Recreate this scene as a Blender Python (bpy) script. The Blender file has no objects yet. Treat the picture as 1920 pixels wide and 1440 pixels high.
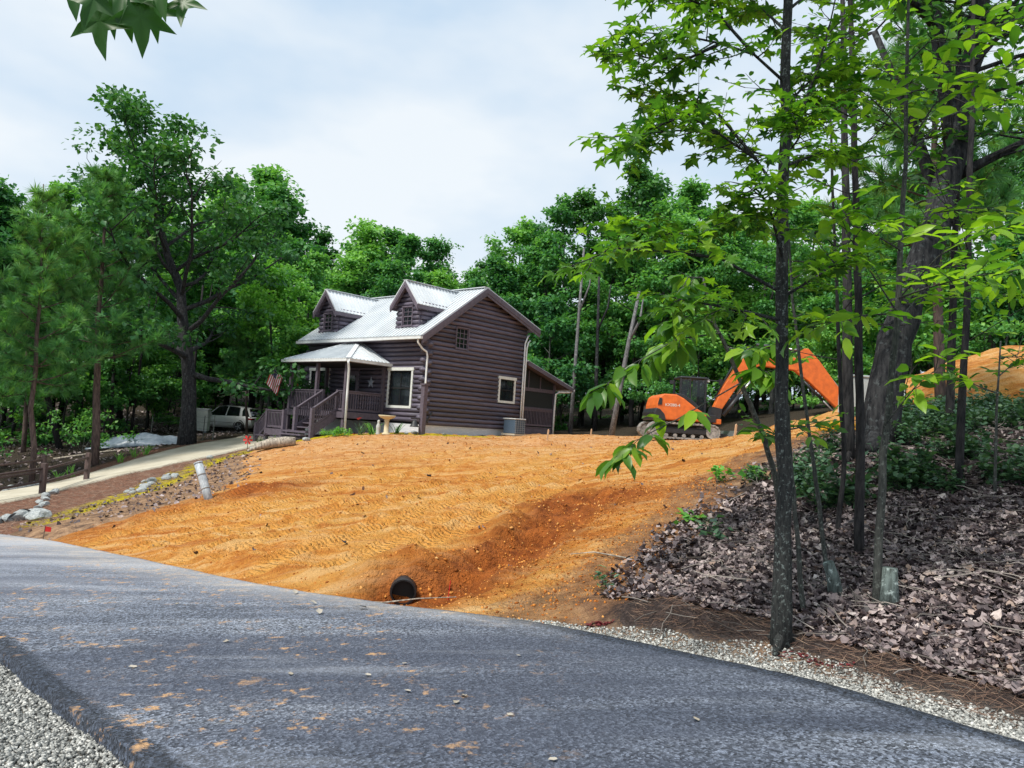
import bpy, math, random
import numpy as np
from mathutils import Vector, Matrix

# ------------------------------------------------------------------ camera, sky, sun, exposure
scene = bpy.context.scene
COL = scene.collection
CAM_H, PITCH, ROLL = 1.6, 0.0564, 0.0627
cam_data = bpy.data.cameras.new("camera")
cam_data.sensor_width = 36.0
cam_data.lens = 27.06
cam_data.clip_start = 0.05
cam_data.clip_end = 2000.0
cam = bpy.data.objects.new("camera", cam_data)
COL.objects.link(cam)
_f = Vector((0, math.cos(PITCH), math.sin(PITCH)))
_r0, _u0 = Vector((1, 0, 0)), Vector((0, -math.sin(PITCH), math.cos(PITCH)))
_r = _r0 * math.cos(ROLL) + _u0 * math.sin(ROLL)
_u = _u0 * math.cos(ROLL) - _r0 * math.sin(ROLL)
cam.matrix_world = Matrix(((_r.x, _u.x, -_f.x, 0), (_r.y, _u.y, -_f.y, 0), (_r.z, _u.z, -_f.z, CAM_H), (0, 0, 0, 1)))
scene.camera = cam

SUN_DIR = Vector((-0.42, -0.40, 0.82)).normalized()          # towards the sun
world = bpy.data.worlds.new("World")
scene.world = world
world.use_nodes = True
wn, wl = world.node_tree.nodes, world.node_tree.links
wn.clear()
w_out = wn.new("ShaderNodeOutputWorld")
w_bg = wn.new("ShaderNodeBackground")
w_bg.inputs["Strength"].default_value = 0.1
sky = wn.new("ShaderNodeTexSky")
sky.sky_type = "NISHITA"
sky.sun_disc = False
sky.sun_elevation = math.asin(SUN_DIR.z)
sky.sun_rotation = math.atan2(SUN_DIR.x, SUN_DIR.y)
sky.air_density = 1.2
sky.dust_density = 2.0
w_tc = wn.new("ShaderNodeTexCoord")
w_map = wn.new("ShaderNodeMapping")
w_map.inputs["Scale"].default_value = (1.0, 1.0, 2.2)
w_noise = wn.new("ShaderNodeTexNoise")
w_noise.inputs["Scale"].default_value = 1.9
w_noise.inputs["Detail"].default_value = 5.0
w_noise.inputs["Roughness"].default_value = 0.52
w_ramp = wn.new("ShaderNodeValToRGB")
w_ramp.color_ramp.elements[0].position = 0.38
w_ramp.color_ramp.elements[0].color = (4.4, 5.7, 7.1, 1)
w_ramp.color_ramp.elements[1].position = 0.60
w_ramp.color_ramp.elements[1].color = (7.0, 7.45, 7.8, 1)
w_mix = wn.new("ShaderNodeMixRGB")
w_mix.inputs[0].default_value = 0.90                          # thin, almost closed cloud cover
wl.new(w_tc.outputs["Generated"], w_map.inputs["Vector"])
wl.new(w_map.outputs["Vector"], w_noise.inputs["Vector"])
wl.new(w_noise.outputs["Fac"], w_ramp.inputs["Fac"])
wl.new(sky.outputs["Color"], w_mix.inputs[1])
wl.new(w_ramp.outputs["Color"], w_mix.inputs[2])
wl.new(w_mix.outputs["Color"], w_bg.inputs["Color"])
wl.new(w_bg.outputs["Background"], w_out.inputs["Surface"])

sun_data = bpy.data.lights.new("sun", "SUN")
sun_data.energy = 3.3
sun_data.angle = math.radians(9.0)
sun_data.color = (1.0, 0.95, 0.86)
sun = bpy.data.objects.new("sun", sun_data)
sun.rotation_euler = (-SUN_DIR).to_track_quat("-Z", "Y").to_euler()
sun.location = (0, 0, 40)
COL.objects.link(sun)

scene.render.engine = "CYCLES"
cy = scene.cycles
cy.max_bounces = 6
cy.diffuse_bounces = 3
cy.glossy_bounces = 2
cy.transmission_bounces = 4
cy.transparent_max_bounces = 8
cy.use_denoising = True
scene.view_settings.view_transform = "Standard"
scene.view_settings.look = "None"
scene.view_settings.exposure = 0.42
scene.view_settings.gamma = 1.0
scene.view_settings.use_curve_mapping = False

rng = np.random.default_rng(7)
random.seed(7)

# ------------------------------------------------------------------ helpers
def link(o, parent=None):
    COL.objects.link(o)
    if parent is not None:
        o.parent = parent
    return o

def tag(o, label=None, cat=None, group=None, kind=None):
    if label: o["label"] = label
    if cat: o["category"] = cat
    if group: o["group"] = group
    if kind: o["kind"] = kind
    return o

def thing(name, label, cat, loc=(0, 0, 0), rotz=0.0, group=None):
    o = bpy.data.objects.new(name, None)
    o.empty_display_size = 0.2
    link(o)
    o.location = loc
    o.rotation_euler = (0, 0, rotz)
    return tag(o, label, cat, group)

def np_mesh(name, V, F, mat=None, smooth=False, attrs=None):
    """mesh from a vertex array and one array of equal-sided faces (or a list of those arrays)"""
    me = bpy.data.meshes.new(name)
    V = np.ascontiguousarray(V, dtype=np.float32).reshape(-1, 3)
    Fs = F if isinstance(F, list) else [F]
    Fs = [np.asarray(a, dtype=np.int32) for a in Fs if len(a)]
    me.vertices.add(len(V))
    me.vertices.foreach_set("co", V.ravel())
    idx = np.concatenate([a.ravel() for a in Fs])
    tot = np.concatenate([np.full(len(a), a.shape[1], np.int32) for a in Fs])
    start = np.concatenate([[0], np.cumsum(tot)[:-1]]).astype(np.int32)
    me.loops.add(len(idx))
    me.loops.foreach_set("vertex_index", idx)
    me.polygons.add(len(tot))
    me.polygons.foreach_set("loop_start", start)
    me.polygons.foreach_set("loop_total", tot)
    if smooth:
        me.polygons.foreach_set("use_smooth", np.ones(len(tot), bool))
    for k, a in (attrs or {}).items():
        a = np.asarray(a, np.float32)
        if a.ndim == 1:
            at = me.attributes.new(k, "FLOAT", "POINT"); at.data.foreach_set("value", a)
        else:
            at = me.attributes.new(k, "FLOAT_COLOR", "POINT"); at.data.foreach_set("color", a.ravel())
    me.update(calc_edges=True)
    me.validate()
    if mat: me.materials.append(mat)
    return me

class MB:
    """collects polygons; build() links them as one mesh object"""
    def __init__(s): s.v, s.f = [], []
    def add(s, vs, fs):
        n = len(s.v); s.v += [tuple(map(float, p)) for p in vs]; s.f += [tuple(i + n for i in q) for q in fs]; return s
    def box(s, x0, x1, y0, y1, z0, z1):
        return s.add([(x0,y0,z0),(x1,y0,z0),(x1,y1,z0),(x0,y1,z0),(x0,y0,z1),(x1,y0,z1),(x1,y1,z1),(x0,y1,z1)],
                     [(0,3,2,1),(4,5,6,7),(0,1,5,4),(1,2,6,5),(2,3,7,6),(3,0,4,7)])
    def bar(s, p, q, w, h, up=(0, 0, 1)):
        p, q = Vector(p), Vector(q); d = (q - p).normalized(); up = Vector(up)
        a = d.cross(up)
        if a.length < 1e-4: a = d.cross(Vector((1, 0, 0)))
        a.normalize(); b = a.cross(d); a *= w / 2; b *= h / 2
        c = [p-a-b, p+a-b, p+a+b, p-a+b, q-a-b, q+a-b, q+a+b, q-a+b]
        return s.add(c, [(0,1,2,3),(7,6,5,4),(4,5,1,0),(5,6,2,1),(6,7,3,2),(7,4,0,3)])
    def tube(s, path, rad, n=8, caps=True, oval=1.0):
        P = [Vector(p) for p in path]
        R = rad if hasattr(rad, "__len__") else [rad] * len(P)
        t0 = (P[1] - P[0]).normalized()
        a = t0.orthogonal().normalized()
        base = len(s.v)
        for i, p in enumerate(P):
            t = (P[min(i+1, len(P)-1)] - P[max(i-1, 0)]).normalized()
            a = (a - t * a.dot(t))
            a = a.normalized() if a.length > 1e-6 else t.orthogonal().normalized()
            b = t.cross(a)
            for k in range(n):
                g = 2 * math.pi * k / n
                s.v.append(tuple(p + (a * math.cos(g) + b * math.sin(g) * oval) * R[i]))
        for i in range(len(P) - 1):
            for k in range(n):
                k2 = (k + 1) % n
                s.f.append((base+i*n+k, base+i*n+k2, base+(i+1)*n+k2, base+(i+1)*n+k))
        if caps:
            s.f.append(tuple(base + k for k in range(n))[::-1])
            s.f.append(tuple(base + (len(P)-1)*n + k for k in range(n)))
        return s
    def prism(s, poly, axis, a0, a1):
        """polygon in the two other axes, extruded along axis"""
        n = len(poly)
        def m(p, a): return {"x": (a, p[0], p[1]), "y": (p[0], a, p[1]), "z": (p[0], p[1], a)}[axis]
        vs = [m(p, a0) for p in poly] + [m(p, a1) for p in poly]
        return s.add(vs, [tuple(range(n))[::-1], tuple(range(n, 2*n))] + [(i, (i+1) % n, n+(i+1) % n, n+i) for i in range(n)])
    def lathe(s, prof, n=16, c=(0, 0)):
        base = len(s.v)
        for r, z in prof:
            for k in range(n):
                g = 2*math.pi*k/n; s.v.append((c[0]+r*math.cos(g), c[1]+r*math.sin(g), z))
        for i in range(len(prof)-1):
            for k in range(n):
                k2 = (k+1) % n; s.f.append((base+i*n+k, base+i*n+k2, base+(i+1)*n+k2, base+(i+1)*n+k))
        s.f.append(tuple(base+k for k in range(n))[::-1]); s.f.append(tuple(base+(len(prof)-1)*n+k for k in range(n)))
        return s
    def build(s, name, mat, parent=None, smooth=False, bevel=0.0):
        me = bpy.data.meshes.new(name); me.from_pydata(s.v, [], s.f)
        if bevel or True:
            import bmesh
            bm = bmesh.new(); bm.from_mesh(me); bmesh.ops.recalc_face_normals(bm, faces=bm.faces); bm.to_mesh(me); bm.free()
        if smooth:
            me.polygons.foreach_set("use_smooth", [True] * len(me.polygons))
        me.materials.append(mat)
        o = link(bpy.data.objects.new(name, me), parent)
        if bevel:
            b = o.modifiers.new("edge", "BEVEL"); b.width = bevel; b.segments = 2; b.limit_method = "ANGLE"
        return o

def copy_tree(o, parent=None):
    c = o.copy(); COL.objects.link(c); c.parent = parent
    for ch in list(o.children): copy_tree(ch, c)
    return c

# value noise on arrays ------------------------------------------------
def _hash(ix, iy, seed):
    h = (ix.astype(np.int64) * 374761393 + iy.astype(np.int64) * 668265263 + seed * 1442695041) & 0x7fffffff
    h = ((h ^ (h >> 13)) * 1274126177) & 0x7fffffff
    return ((h ^ (h >> 16)) & 0xffff) / 65535.0
def vnoise(x, y, seed=0):
    ix, iy = np.floor(x), np.floor(y); fx, fy = x - ix, y - iy
    fx, fy = fx*fx*(3-2*fx), fy*fy*(3-2*fy)
    a, b, c, d = _hash(ix, iy, seed), _hash(ix+1, iy, seed), _hash(ix, iy+1, seed), _hash(ix+1, iy+1, seed)
    return (a*(1-fx)+b*fx)*(1-fy)+(c*(1-fx)+d*fx)*fy
def fbm(x, y, seed=0, oct=4):
    t, a, n = 0, 1.0, 0
    for k in range(oct):
        t = t + a * vnoise(x * 2**k, y * 2**k, seed + k * 17); n += a; a *= 0.5
    return t / n
def in_poly(x, y, poly):
    r = np.zeros(np.shape(x), bool); j = len(poly) - 1
    for i in range(len(poly)):
        xi, yi = poly[i]; xj, yj = poly[j]
        c = ((yi > y) != (yj > y)) & (x < (xj-xi)*(y-yi)/((yj-yi) or 1e-9)+xi)
        r ^= c; j = i
    return r
def d_line(x, y, pts):
    d = np.full(np.shape(x), 1e9)
    for (x0, y0), (x1, y1) in zip(pts[:-1], pts[1:]):
        L = (x1-x0)**2+(y1-y0)**2
        t = np.clip(((x-x0)*(x1-x0)+(y-y0)*(y1-y0))/L, 0, 1)
        d = np.minimum(d, np.hypot(x-x0-t*(x1-x0), y-y0-t*(y1-y0)))
    return d
def soft_poly(x, y, poly, w):
    """1 inside, 0 outside, blending over w metres on both sides of the edge"""
    d = d_line(x, y, poly + [poly[0]])
    s = np.where(in_poly(x, y, poly), d, -d)
    return np.clip(s / (2*w) + 0.5, 0, 1)

# ------------------------------------------------------------------ materials
MATS = {}
def nodes(name):
    m = bpy.data.materials.new(name); m.use_nodes = True
    nt = m.node_tree; nt.nodes.clear()
    out = nt.nodes.new("ShaderNodeOutputMaterial"); b = nt.nodes.new("ShaderNodeBsdfPrincipled")
    nt.links.new(b.outputs[0], out.inputs[0]); MATS[name] = m
    return m, nt, b, out
def N(nt, typ, **kw):
    n = nt.nodes.new(typ)
    for k, v in kw.items():
        if k.startswith("_"): setattr(n, k[1:], v)
        else: n.inputs[k.replace("__", " ")].default_value = v
    return n
def noise(nt, vec, scale, detail=4, rough=0.55):
    n = N(nt, "ShaderNodeTexNoise", Scale=scale, Detail=detail, Roughness=rough)
    if vec is not None: nt.links.new(vec, n.inputs["Vector"])
    return n.outputs["Fac"]
def ramp(nt, fac, stops):
    r = nt.nodes.new("ShaderNodeValToRGB"); e = r.color_ramp.elements
    e[0].position, e[0].color = stops[0][0], tuple(stops[0][1]) + (1,)
    e[1].position, e[1].color = stops[-1][0], tuple(stops[-1][1]) + (1,)
    for p, c in stops[1:-1]:
        q = e.new(p); q.color = tuple(c) + (1,)
    nt.links.new(fac, r.inputs["Fac"]); return r.outputs["Color"]
def mixc(nt, fac, a, b, mode="MIX"):
    n = nt.nodes.new("ShaderNodeMixRGB"); n.blend_type = mode
    for i, v in ((0, fac), (1, a), (2, b)):
        if hasattr(v, "is_linked") or hasattr(v, "links"): nt.links.new(v, n.inputs[i])
        else: n.inputs[i].default_value = v if i == 0 else tuple(v) + (1,)
    return n.outputs[0]
def mth(nt, op, a, b=0.0, clamp=False):
    n = nt.nodes.new("ShaderNodeMath"); n.operation = op; n.use_clamp = clamp
    for i, v in ((0, a), (1, b)):
        if hasattr(v, "links"): nt.links.new(v, n.inputs[i])
        else: n.inputs[i].default_value = v
    return n.outputs[0]
def bump(nt, b, h, strength=0.5, dist=0.02):
    n = N(nt, "ShaderNodeBump", Strength=strength, Distance=dist)
    nt.links.new(h, n.inputs["Height"]); nt.links.new(n.outputs[0], b.inputs["Normal"])
def pos(nt): return nt.nodes.new("ShaderNodeNewGeometry").outputs["Position"]
def objc(nt): return nt.nodes.new("ShaderNodeTexCoord").outputs["Object"]
def orand(nt): return nt.nodes.new("ShaderNodeObjectInfo").outputs["Random"]
def attr(nt, name, out="Fac"):
    a = nt.nodes.new("ShaderNodeAttribute"); a.attribute_name = name; return a.outputs[out]

def simple(name, c0, c1=None, scale=6.0, rough=0.6, bumpv=0.0, bscale=None, metallic=0.0, stretch=None, spec=0.5, vary=0.0):
    """two-tone noisy surface with fine relief"""
    m, nt, b, out = nodes(name)
    v = objc(nt)
    if stretch:
        mp = nt.nodes.new("ShaderNodeMapping"); mp.inputs["Scale"].default_value = stretch
        nt.links.new(v, mp.inputs["Vector"]); v = mp.outputs[0]
    c1 = c1 or tuple(x * 0.75 for x in c0)
    col = ramp(nt, noise(nt, v, scale, 5), [(0.32, c1), (0.68, c0)])
    if vary:
        k = mth(nt, "ADD", mth(nt, "MULTIPLY", orand(nt), vary * 2), 1 - vary)
        mm = nt.nodes.new("ShaderNodeVectorMath"); mm.operation = "SCALE"
        nt.links.new(col, mm.inputs[0]); nt.links.new(k, mm.inputs["Scale"]); col = mm.outputs[0]
    nt.links.new(col, b.inputs["Base Color"])
    b.inputs["Roughness"].default_value = rough; b.inputs["Metallic"].default_value = metallic
    b.inputs["Specular IOR Level"].default_value = spec
    if bumpv: bump(nt, b, noise(nt, v, bscale or scale * 4, 4), bumpv, 0.02)
    return m

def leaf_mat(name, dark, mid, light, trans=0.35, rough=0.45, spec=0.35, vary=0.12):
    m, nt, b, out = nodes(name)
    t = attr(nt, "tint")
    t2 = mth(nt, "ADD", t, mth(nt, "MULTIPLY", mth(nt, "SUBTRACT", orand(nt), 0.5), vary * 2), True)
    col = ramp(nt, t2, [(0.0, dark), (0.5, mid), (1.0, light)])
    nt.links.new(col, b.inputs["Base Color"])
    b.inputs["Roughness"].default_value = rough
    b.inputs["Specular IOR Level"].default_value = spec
    tr = nt.nodes.new("ShaderNodeBsdfTranslucent")
    tc = mixc(nt, 1.0, col, (1.25, 1.35, 0.55), "MULTIPLY")
    nt.links.new(tc, tr.inputs["Color"])
    mx = nt.nodes.new("ShaderNodeMixShader"); mx.inputs[0].default_value = trans
    nt.links.new(b.outputs[0], mx.inputs[1]); nt.links.new(tr.outputs[0], mx.inputs[2]); nt.links.new(mx.outputs[0], out.inputs[0])
    return m

def bark_mat(name, c0, c1, patch=None, scale=9.0, amt=0.8):
    m, nt, b, out = nodes(name)
    v = objc(nt)
    mp = nt.nodes.new("ShaderNodeMapping"); mp.inputs["Scale"].default_value = (1, 1, 0.22)
    nt.links.new(v, mp.inputs["Vector"])
    n1 = noise(nt, mp.outputs[0], scale * 2.2, 6, 0.65)
    col = ramp(nt, n1, [(0.36, c1), (0.62, c0)])
    if patch:
        p = ramp(nt, noise(nt, v, scale * 1.2, 5, 0.7), [(0.56, (0, 0, 0)), (0.64, (1, 1, 1))])
        col = mixc(nt, p, col, patch)
    nt.links.new(col, b.inputs["Base Color"]); b.inputs["Roughness"].default_value = 0.9
    b.inputs["Specular IOR Level"].default_value = 0.2
    bump(nt, b, n1, amt, 0.03)
    return m
# ------------------------------------------------------------------ trunk and limb lines of the near trees (world metres)
GUM = [(2.48, 6.8, -0.12), (2.45, 6.82, 1.29), (2.38, 6.86, 2.71), (2.36, 6.92, 4.2), (2.34, 6.97, 5.74), (2.33, 7.03, 7.25)]
GUM_BR = [[(2.31, 6.92, 4.95), (1.97, 6.68, 5.05), (1.61, 6.45, 5.01), (1.21, 6.22, 4.94), (0.86, 6.11, 4.88)], [(1.61, 6.45, 5.01), (1.34, 6.45, 4.86), (1.03, 6.57, 4.9), (0.79, 6.68, 4.99)], [(1.97, 6.68, 5.05), (1.57, 6.57, 5.37), (1.22, 6.45, 5.42), (0.83, 6.34, 5.33)], [(2.23, 6.86, 3.97), (2.03, 6.68, 4.1), (1.63, 6.45, 4.22), (1.25, 6.22, 4.13), (0.76, 6.11, 4.01)], [(2.03, 6.68, 4.1), (1.67, 6.8, 4.58), (1.35, 6.92, 4.68), (1.08, 7.03, 4.77)], [(1.63, 6.45, 4.22), (1.34, 6.34, 4.32), (1.1, 6.22, 4.17), (0.93, 6.22, 4.03)], [(2.33, 6.86, 2.98), (1.7, 6.45, 3.14), (1.16, 6.11, 3.09), (0.72, 5.88, 3.03), (0.49, 5.76, 2.89)], [(1.7, 6.45, 3.14), (1.39, 6.34, 3.3), (1.06, 6.22, 3.25), (0.88, 6.22, 3.28)], [(2.35, 6.86, 3.59), (2.03, 6.57, 3.58), (1.74, 6.34, 3.45)], [(2.4, 6.92, 4.36), (2.6, 6.92, 4.98), (2.76, 7.03, 5.49), (2.85, 7.03, 6.02)], [(2.38, 6.92, 4.15), (2.74, 7.15, 4.36), (3.19, 7.49, 4.56)], [(2.34, 6.92, 4.7), (2.7, 7.26, 5.13), (3.05, 7.49, 5.37)], [(2.34, 6.97, 5.74), (1.84, 6.57, 5.77), (1.26, 6.11, 5.59)], [(2.35, 6.97, 5.64), (2.91, 7.38, 6.28), (3.7, 7.95, 6.81)], [(2.35, 6.97, 5.44), (2.28, 7.49, 5.93), (2.22, 8.07, 6.18)], [(2.38, 6.86, 2.71), (1.94, 6.45, 2.7), (1.57, 6.22, 2.7), (1.28, 6.11, 2.71)], [(2.37, 6.86, 2.91), (2.65, 6.8, 3.11), (2.93, 6.92, 3.34)], [(2.36, 6.86, 3.29), (2.08, 6.45, 3.65), (1.83, 6.22, 3.7)]]
HICK = [(3.61, 7.46, 0.1), (3.65, 7.51, 1.58), (3.77, 7.57, 2.9), (3.85, 7.68, 4.56), (3.88, 7.79, 6.31), (3.86, 7.79, 7.18)]
HICK_BR = [[(3.78, 7.57, 2.96), (3.43, 7.35, 3.26), (3.11, 7.24, 3.63), (2.92, 7.13, 3.95)], [(3.78, 7.57, 3.12), (3.98, 7.24, 3.48), (4.14, 6.91, 3.62), (4.33, 6.69, 3.64)], [(3.82, 7.62, 3.61), (3.42, 7.35, 3.68), (3.11, 7.13, 3.81)], [(3.82, 7.62, 3.67), (4.22, 7.79, 4.07), (4.72, 7.9, 4.19), (5.31, 8.12, 4.23)], [(3.78, 7.57, 3.12), (3.71, 6.91, 3.1), (3.86, 6.58, 3.14), (4.08, 6.36, 3.16)], [(3.78, 7.57, 2.9), (4.25, 8.12, 3.24), (4.96, 8.56, 3.36), (5.58, 8.78, 3.46)], [(3.85, 7.68, 4.67), (4.0, 7.46, 5.04), (4.13, 7.24, 5.22), (4.47, 7.13, 5.29)], [(3.85, 7.68, 4.56), (4.41, 8.01, 5.18), (4.93, 8.12, 5.44), (5.46, 8.23, 5.58)], [(3.86, 7.73, 5.6), (3.99, 7.57, 5.75), (4.18, 7.35, 5.7), (4.41, 7.13, 5.71)], [(3.84, 7.68, 4.84), (3.47, 7.57, 5.1), (3.15, 7.46, 5.25)], [(3.64, 7.51, 1.83), (3.82, 7.24, 2.25), (3.89, 7.02, 2.39)], [(3.78, 7.57, 2.96), (3.34, 7.24, 2.88), (2.9, 6.91, 2.75), (2.67, 6.8, 2.68)]]
DROOP = [(3.59, 9.84, 0.48), (3.41, 9.84, 1.21), (3.16, 9.73, 1.81), (2.86, 9.61, 2.34), (2.47, 9.5, 3.05), (2.29, 9.5, 3.61)]
DROOP_BR = [[(2.54, 9.5, 2.93), (1.94, 9.15, 2.78), (1.41, 8.92, 2.44), (1.03, 8.7, 2.13)], [(2.39, 9.5, 3.15), (2.04, 9.61, 2.81), (1.86, 9.73, 2.71)], [(2.86, 9.61, 2.34), (1.97, 9.15, 1.81), (1.53, 8.92, 1.58), (1.35, 8.81, 1.42)], [(2.86, 9.61, 2.34), (2.95, 9.27, 2.5), (3.0, 9.04, 2.43)], [(2.47, 9.5, 3.05), (2.17, 9.38, 3.12), (1.86, 9.27, 3.02)], [(2.64, 9.61, 2.78), (2.85, 9.38, 2.7), (3.03, 9.15, 2.76)], [(2.29, 9.5, 3.61), (2.08, 9.38, 3.58), (1.94, 9.27, 3.29)]]
THIN = [([(4.02, 8.72, 0.42), (3.99, 8.77, 1.86), (3.94, 8.83, 3.34), (3.86, 8.88, 4.99), (3.76, 8.93, 6.96), (3.69, 8.93, 7.95)], 0.055), ([(3.55, 8.4, 0.27), (3.36, 8.4, 1.24), (3.21, 8.46, 2.19), (3.06, 8.51, 3.23), (2.98, 8.51, 4.07)], 0.026), ([(4.1, 9.54, 0.57), (4.16, 9.54, 1.39), (4.09, 9.65, 2.79), (3.99, 9.75, 4.61), (3.89, 9.75, 6.01)], 0.034), ([(5.24, 11.84, 1.43), (5.12, 11.84, 3.5), (5.04, 11.93, 6.14), (4.93, 12.02, 8.8)], 0.09), ([(7.21, 12.64, 1.94), (7.22, 12.64, 3.83), (7.27, 12.75, 6.58), (7.3, 12.85, 9.43)], 0.075), ([(5.88, 10.06, 1.1), (5.95, 10.11, 3.4), (5.97, 10.16, 6.31), (5.95, 10.16, 8.55)], 0.055), ([(6.21, 9.82, 1.12), (6.2, 9.82, 2.2), (6.23, 9.82, 3.1)], 0.022), ([(2.91, 7.4, 0.02), (2.8, 7.4, 0.76), (2.73, 7.46, 1.52), (2.69, 7.46, 1.98)], 0.028)]
OAK = [(5.83, 12.2, 1.68), (6.01, 12.2, 3.09), (6.39, 12.3, 4.34), (6.84, 12.4, 5.53), (7.12, 12.49, 6.75), (7.37, 12.59, 8.36), (7.57, 12.69, 9.92), (7.59, 12.69, 11.72)]
OAK_BR = [[(7.09, 12.49, 6.47), (6.94, 12.59, 7.78), (6.73, 12.69, 9.3), (6.52, 12.69, 10.61)], [(7.14, 12.49, 6.21), (7.5, 12.3, 6.43), (8.05, 12.1, 6.73), (8.68, 11.91, 6.8)], [(6.84, 12.4, 5.53), (6.76, 13.08, 7.04), (6.65, 13.47, 7.96), (6.21, 13.66, 9.22)], [(6.86, 12.69, 8.75), (6.1, 12.3, 9.13), (5.38, 11.91, 9.12)], [(7.37, 12.59, 8.36), (7.63, 12.2, 8.72), (7.82, 11.71, 8.81)]]
TOPLEAF = [(-1.44, 2.2, 3.19), (-1.2, 1.95, 2.81), (-1.02, 1.8, 2.63), (-0.84, 1.75, 2.58)]
TOPLEAF_T = [(-1.01, 1.75, 2.46), (-0.9, 1.72, 2.46), (-0.98, 1.8, 2.53), (-1.11, 1.8, 2.56), (-0.81, 1.72, 2.51), (-1.04, 1.85, 2.56), (-0.91, 1.8, 2.53), (-1.01, 1.7, 2.49), (-0.85, 1.7, 2.52), (-0.94, 1.7, 2.51)]
SEED = [(1.22, 8.76, -0.17), (3.52, 12.9, 0.9), (2.72, 10.1, 0.32), (2.63, 10.74, 0.41), (3.89, 12.52, 0.99), (5.51, 10.64, 1.18)]
# ------------------------------------------------------------------ terrain
ROAD_FAR = [(12.0, -6.0), (6.5, -0.5), (4.3, 2.4), (3.2, 4.7), (2.4, 6.1), (0.4, 8.1), (-1.4, 9.1), (-3.0, 10.2), (-6.1, 13.0), (-9.1, 15.7), (-11.6, 17.6), (-19.0, 22.0), (-34.0, 28.0)]
ROAD_NEAR = [(6.0, -8.0), (2.8, -2.4), (0.6, 1.4), (-0.7, 3.0), (-1.7, 4.1), (-2.3, 4.7), (-3.1, 5.5), (-4.2, 6.7), (-7.3, 9.7), (-11.0, 12.8), (-14.5, 15.0), (-21.0, 18.6), (-36.0, 24.4)]
def road_z(x, y): return 0.05 * x - 0.05 * y - 0.02 * np.clip(-9 - x, 0, 30)
CTRL = [  # x, y, z of points surveyed on the ground
 (-17.5,27,-1.78),(-16.2,30,-1.26),(-14.7,34,-.32),(-13.2,36.6,.12),(-14.6,22.5,-1.56),(-14.2,25,-1.3),(-13.3,27.5,-.88),(-12.1,30,-.43),(-10.9,32,.0),
 (-11.9,19,-1.5),(-13.5,20.5,-1.65),(-9.3,16,-1.2),(-6.9,18,-.55),(-8.4,19,-.76),(-10.1,31,.12),(-9.2,32.8,.42),(-8.0,31.5,.66),(-6.7,32,.86),(-4.9,31,1.0),(-3.7,32.5,1.12),
 (.3,36,1.22),(-1.8,33.7,1.08),(-2.5,15,-.09),(-.6,19,.27),(1,30,1.0),(3.4,34,1.48),(-3.05,13,-.36),(-5,23,.15),(-4,27,.6),(-8.5,25,-.35),(-1.5,25,.75),
 (1.25,8.3,-.18),(1.6,11,.22),(2.1,15,.72),(3,22,1.05),(6.7,31,1.53),(3.4,14,.88),(2.6,10.5,.38),(1.85,7.8,.0),(2.32,6.6,-.12),(4.0,8.7,.42),(3.62,7.6,.1),(4.75,9.2,.6),(4.4,7.4,.34),
 (3.9,5.9,.0),(5.9,12.5,1.75),(5.6,11,1.35),(6.6,10.5,1.4),(7.4,24,1.75),(10.2,24,2.35),(10,19.5,2.45),(5.3,14,1.5),(8,14,2.1),(9,9,1.4),(8,4,.5),(7,17,1.95),
 (10,31,1.7),(9,36,1.6),(4,42,1.5),(12,20.5,2.7),(14,19.5,2.9),(18,16,2.8),(16,30,3.2),(22,30,4.2),(15,38,3.2),(20,10,2.4),
 (-18.2,33,-.95),(-15.1,36,-.16),(-17,32,-1.0),(-17.9,29.5,-1.7),(-17.5,38,-.32),(-18.5,46,.2),(-19.4,54,.1),(-32,55,.75),(-32,65,1.9),(-12.2,45,.4),(-24,30,-2.1),(-28,40,-.8),
 (-6,44,1.2),(0,48,1.5),(0,70,3),(-15,75,2.2),(20,60,4.5),(40,40,5.5),(40,80,7),(-50,40,-1),(-50,90,3),(0,110,6),(50,110,8),(45,10,3.5),(25,-10,1.0),(45,-10,2),
 (-7,-2,-.3),(-12,4,-1.0),(-25,8,-2.2),(-50,10,-3.2),(0,-12,.3),(-30,-12,-2),(2.8,-.8,.05),(-1.4,2.0,-.12)]
for a, b in ((ROAD_FAR, 0.25), (ROAD_NEAR, -0.25)):
    for (x, y) in a:
        CTRL.append((x, y, float(road_z(np.array(x), np.array(y)))))
CT = np.array(CTRL, float)
def _tps(r2): return np.where(r2 > 1e-12, r2 * np.log(np.maximum(r2, 1e-12)), 0.0)
_n = len(CT)
_K = _tps(((CT[:, None, :2] - CT[None, :, :2]) ** 2).sum(2)) + np.eye(_n) * 0.25
_P = np.c_[np.ones(_n), CT[:, :2]]
_A = np.zeros((_n+3, _n+3)); _A[:_n, :_n] = _K; _A[:_n, _n:] = _P; _A[_n:, :_n] = _P.T
_W = np.linalg.solve(_A, np.r_[CT[:, 2], 0, 0, 0])

DITCH = [(-1.2, 9.62), (-.55, 9.85), (.45, 11.4), (1.25, 13.6)]
def signed_road(x, y):
    """distance outside the road ribbon (negative on it)"""
    poly = ROAD_FAR + ROAD_NEAR[::-1]
    d = d_line(x, y, poly + [poly[0]])
    return np.where(in_poly(x, y, poly), -d, d)

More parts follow.
